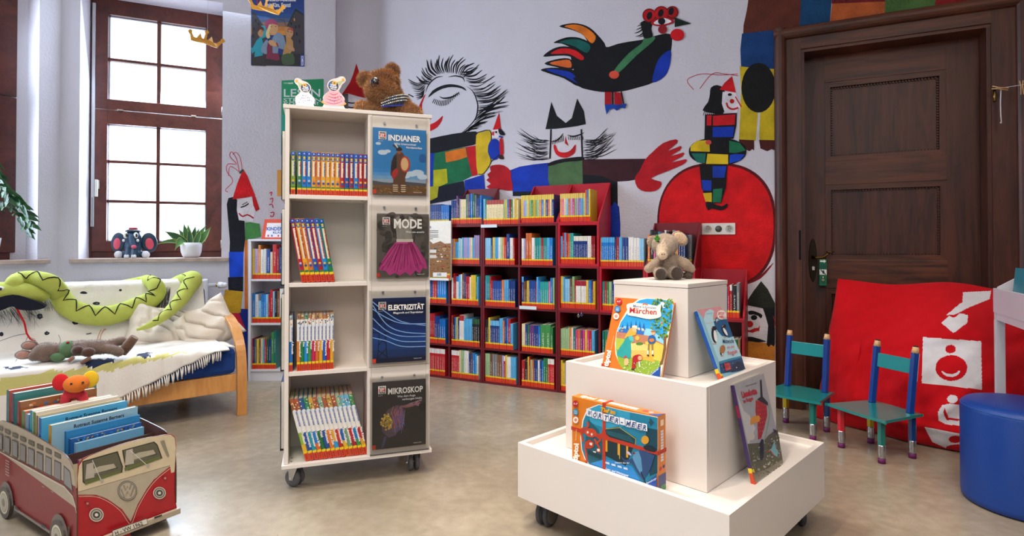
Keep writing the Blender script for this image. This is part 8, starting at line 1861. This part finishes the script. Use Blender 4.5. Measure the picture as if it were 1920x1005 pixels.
m.add([vs[i * W3] for i in range(NU + 1)] + [bkv[2 * i] for i in range(NU + 1)], [(i, NU + 1 + i, NU + 2 + i, i + 1) for i in range(NU)], '#c60c18')
m.add([vs[i * W3 + NV_] for i in range(NU + 1)] + [bkv[2 * i + 1] for i in range(NU + 1)], [(i, i + 1, NU + 2 + i, NU + 1 + i) for i in range(NU)], '#c60c18')
for i0 in (0, NU): m.add([vs[i0 * W3 + j] for j in range(NV_ + 1)] + [bkv[2 * i0 + 1], bkv[2 * i0]], [tuple(range(NV_ + 3))], '#c60c18')
cb = lambda pts: Z(1440, 480, 1.914, pts)
WH = [cb([(556, 291), (765, 306), (768, 480), (552, 456)]), cb([(700, 130), (802, 125), (780, 160), (745, 148), (697, 175)]), cb([(640, 212), (690, 170), (760, 140), (800, 130), (795, 155), (720, 185), (672, 210)]), cb([(622, 240), (650, 215), (668, 222), (690, 205), (718, 212), (715, 240), (665, 277), (648, 262)]),
      cb([(610, 560), (625, 535), (650, 530), (690, 535), (722, 560), (722, 590), (712, 610), (640, 605), (612, 590)]), cb([(563, 614), (700, 640), (760, 650), (760, 705), (700, 700), (640, 690), (590, 668)])]
RD = [cb([(634, 545), (648, 580), (690, 585), (690, 566), (700, 564), (696, 592), (640, 588), (628, 560)])]
def inel(px, py, cx, cy, rx, ry): return ((px - cx) / rx) ** 2 + ((py - cy) / ry) ** 2 < 1
cols = []
for f_ in m.f:
    c = sum((m.v[k] for k in f_), Vector()) / len(f_); px, py = proj(c); col = '#c60c18'
    if (c - PB).dot(nB) > .076 or c.z < .6:
        X, Y = (px - 1440) * 1.914, (py - 480) * 1.914
        if any(pip(px, py, q) for q in WH) or inel(X, Y, 662, 513, 19, 15): col = '#dcd8dc'
        if inel(X, Y, 655, 334, 19, 15) or inel(X, Y, 658, 402, 57, 46) or any(pip(px, py, q) for q in RD) or inel(X, Y, 672, 658, 24, 13) or (inel(X, Y, 680, 690, 42, 14) and Y > 672): col = '#c60c18'
        if inel(X, Y, 656, 408, 34, 26) and not inel(X, Y, 655, 400, 32, 24) and Y > 412: col = '#dcd8dc'
    cols.append(hx(col))
m.c = cols
bbg = m.build('bean_bag', 'cloth', origin=onz(1700, 800)); tag(bbg, 'big red bean bag with white pictograms leaning against the dark door', 'bean bag')

# ================================================================== blue pouf
m = MB(); m.lathe([(.19, 0), (.207, .008), (.21, .03), (.21, .385), (.206, .402), (.195, .414), (.17, .42), (.10, .424), (.001, .425)], (0, 0, 0), 64, '#0c3f92'); pf = thing('pouf', 'round blue vinyl pouf at the right edge of the photo', 'pouf', (2.125, 2.37, 0))
m.T = Matrix.Translation((2.125, 2.37, 0)); m.v = [m.T @ v for v in m.v]; m.build('body', 'vinyl', pf)
m = MB(Matrix.Translation((2.125, 2.37, 0))); m.tube([(.2075 * math.cos(t), .2075 * math.sin(t), .398) for t in [2 * math.pi * i / 48 for i in range(49)]], .0022, '#1a5cb0', 5); m.build('seam', 'vinyl', pf)

# ================================================================== white browser table
Cb = Vector((.8452 * 2.75, 2.75, 0)); A_TB = math.atan2(-.44, .9); TBr = fr(Cb, A_TB)      # local x right along the wall, y away; near side at y<0
tb = thing('browser_table', 'white book browser table on square legs at the right edge', 'table', TBr @ Vector((.35, -.3, 0)), A_TB); WT = '#d4d2da'
m = MB(TBr); m.box(0, .016, -.70, 0, .755, .87, WT); m.build('side_panel', 'laminate', tb, bevel=.001); m = MB(TBr); m.box(.684, .70, -.70, 0, .755, .87, WT); m.build('side_panel', 'laminate', tb, bevel=.001)
for y in (-.016, -.70): m = MB(TBr); m.prism([(.0165, .755), (.6835, .755), (.6835, .87), (.52, .985), (.18, .985), (.0165, .875)], y, y + .016, WT); m.build('end_panel', 'laminate', tb, bevel=.001)
m = MB(TBr); m.box(.0165, .6835, -.683, -.017, .756, .77, WT); m.build('tray', 'laminate', tb)
for x, y in ((.002, -.034), (.002, -.70), (.664, -.034), (.664, -.70)): m = MB(TBr); m.box(x, x + .034, y, y + .034, 0, .7205, WT); m.build('leg', 'laminate', tb, bevel=.001)
m = MB(TBr)
for y in (-.03, -.696): m.box(.002, .698, y, y + .025, .721, .7545, WT)
for x in (.004, .671): m.box(x, x + .025, -.67, -.032, .721, .7545, WT)
m.build('apron', 'laminate', tb)
for i, (c_, n_) in enumerate((('#2f8a9a', 'teal'), ('#c87a4a', 'orange'), ('#5a7ab0', 'blue'))):
    T = TBr @ Matrix.Translation((.06 + i * .05, -.06, .7712)) @ Matrix.Rotation(.10, 4, 'Y'); m = MB(T); add_book(m, T, .012, .20 - i * .012, .17, c_, '#f0f0e8', stick=False); page_block(m, T, .012, .20 - i * .012, .17)
    m.v = [T @ Matrix.Rotation(R(180), 4, 'Z') @ T.inverted() @ v for v in m.v]; tag(m.build('book', ['book_cover', 'paper'], origin=T.translation), f'{n_} picture book standing in the white browser table', 'book')

# ================================================================== wall sockets, washing line
PK = PB + nB * .001
root = thing('wall_socket', 'white triple wall socket on the red painted ball', 'socket', onpl(1347, 429, PK, nB), A_B)
xs_ = [(onpl(x, 429, PK, nB) - PB).dot(dB) for x in (1316, 1379)]; z0_, z1_ = onpl(1347, 440, PK, nB).z, onpl(1347, 418.5, PK, nB).z
m = MB(TB); m.box(xs_[0], xs_[1], -.010, -.001, z0_, z1_, '#dedad2'); m.build('plate', 'plastic', root, bevel=.003)
for i, px in enumerate((1327.5, 1347.5, 1367.5)):
    x = (onpl(px, 429, PK, nB) - PB).dot(dB); z = (z0_ + z1_) / 2; M3 = TB.to_3x3() @ Matrix.Rotation(R(90), 3, 'X'); c = TB @ Vector((x, -.0105, z))
    m = MB(); m.lathe([(.026, 0), (.026, .002), (.023, .002), (.022, -.0), (.001, -.0)] if i != 1 else [(.022, 0), (.022, .003), (.001, .003)], c, 24, '#cfcbc2' if i != 1 else '#4a4844', M=M3); m.build('socket_cup' if i != 1 else 'blank_cover', 'plastic', root)
    if i != 1:
        m = MB(TB)
        for s_ in (-.008, .008): m.tube([(x + s_, -.0135, z), (x + s_, -.0125, z)], .0025, '#2a2826', 8)
        m.build('contact_hole', 'plastic', root)
PL_ = PB + nB * .09
def lp(px, py, o=.09): return onpl(px, py, PB + nB * o, nB)
root = thing('washing_line', 'thin white string with a hanging end fixed to the door casing', 'string', lp(1876, 165, .05), A_B)
m = MB(); m.tube([lp(1868, 165, .03), lp(1877, 165), lp(1920, 158.5, .12), lp(1990, 150, .16)], .0016, '#d8d4d4', 6); m.tube([lp(1877, 165), lp(1876, 190), lp(1876.5, 215), lp(1878, 231)], .0030, '#d8d4d4', 6); m.ball(lp(1877, 230), (.006, .004, .006), '#d8d4d4', 8); m.build('string', 'cloth', root)
def peg(pts, lab):
    a, b = pts; r_ = thing('clothes_peg', lab, 'clothes peg', (a + b) / 2, 0)
    d = (b - a); s_ = nB.cross(d).normalized()
    for q in (-1, 1): m = MB(); m.tube([a + s_ * (.0045 * q + .003 * q), a.lerp(b, .4) + s_ * .0035 * q, b + s_ * .006 * q], .0034, '#c98f66', 4); m.build('peg_half', 'pale_wood', r_)
peg((lp(1860, 164, .10), lp(1891, 167, .10)), 'wooden clothes peg lying level on the string at the door casing'); peg((lp(1915, 151, .13), lp(1917, 177, .13)), 'wooden clothes peg hanging upright on the string at the right edge')
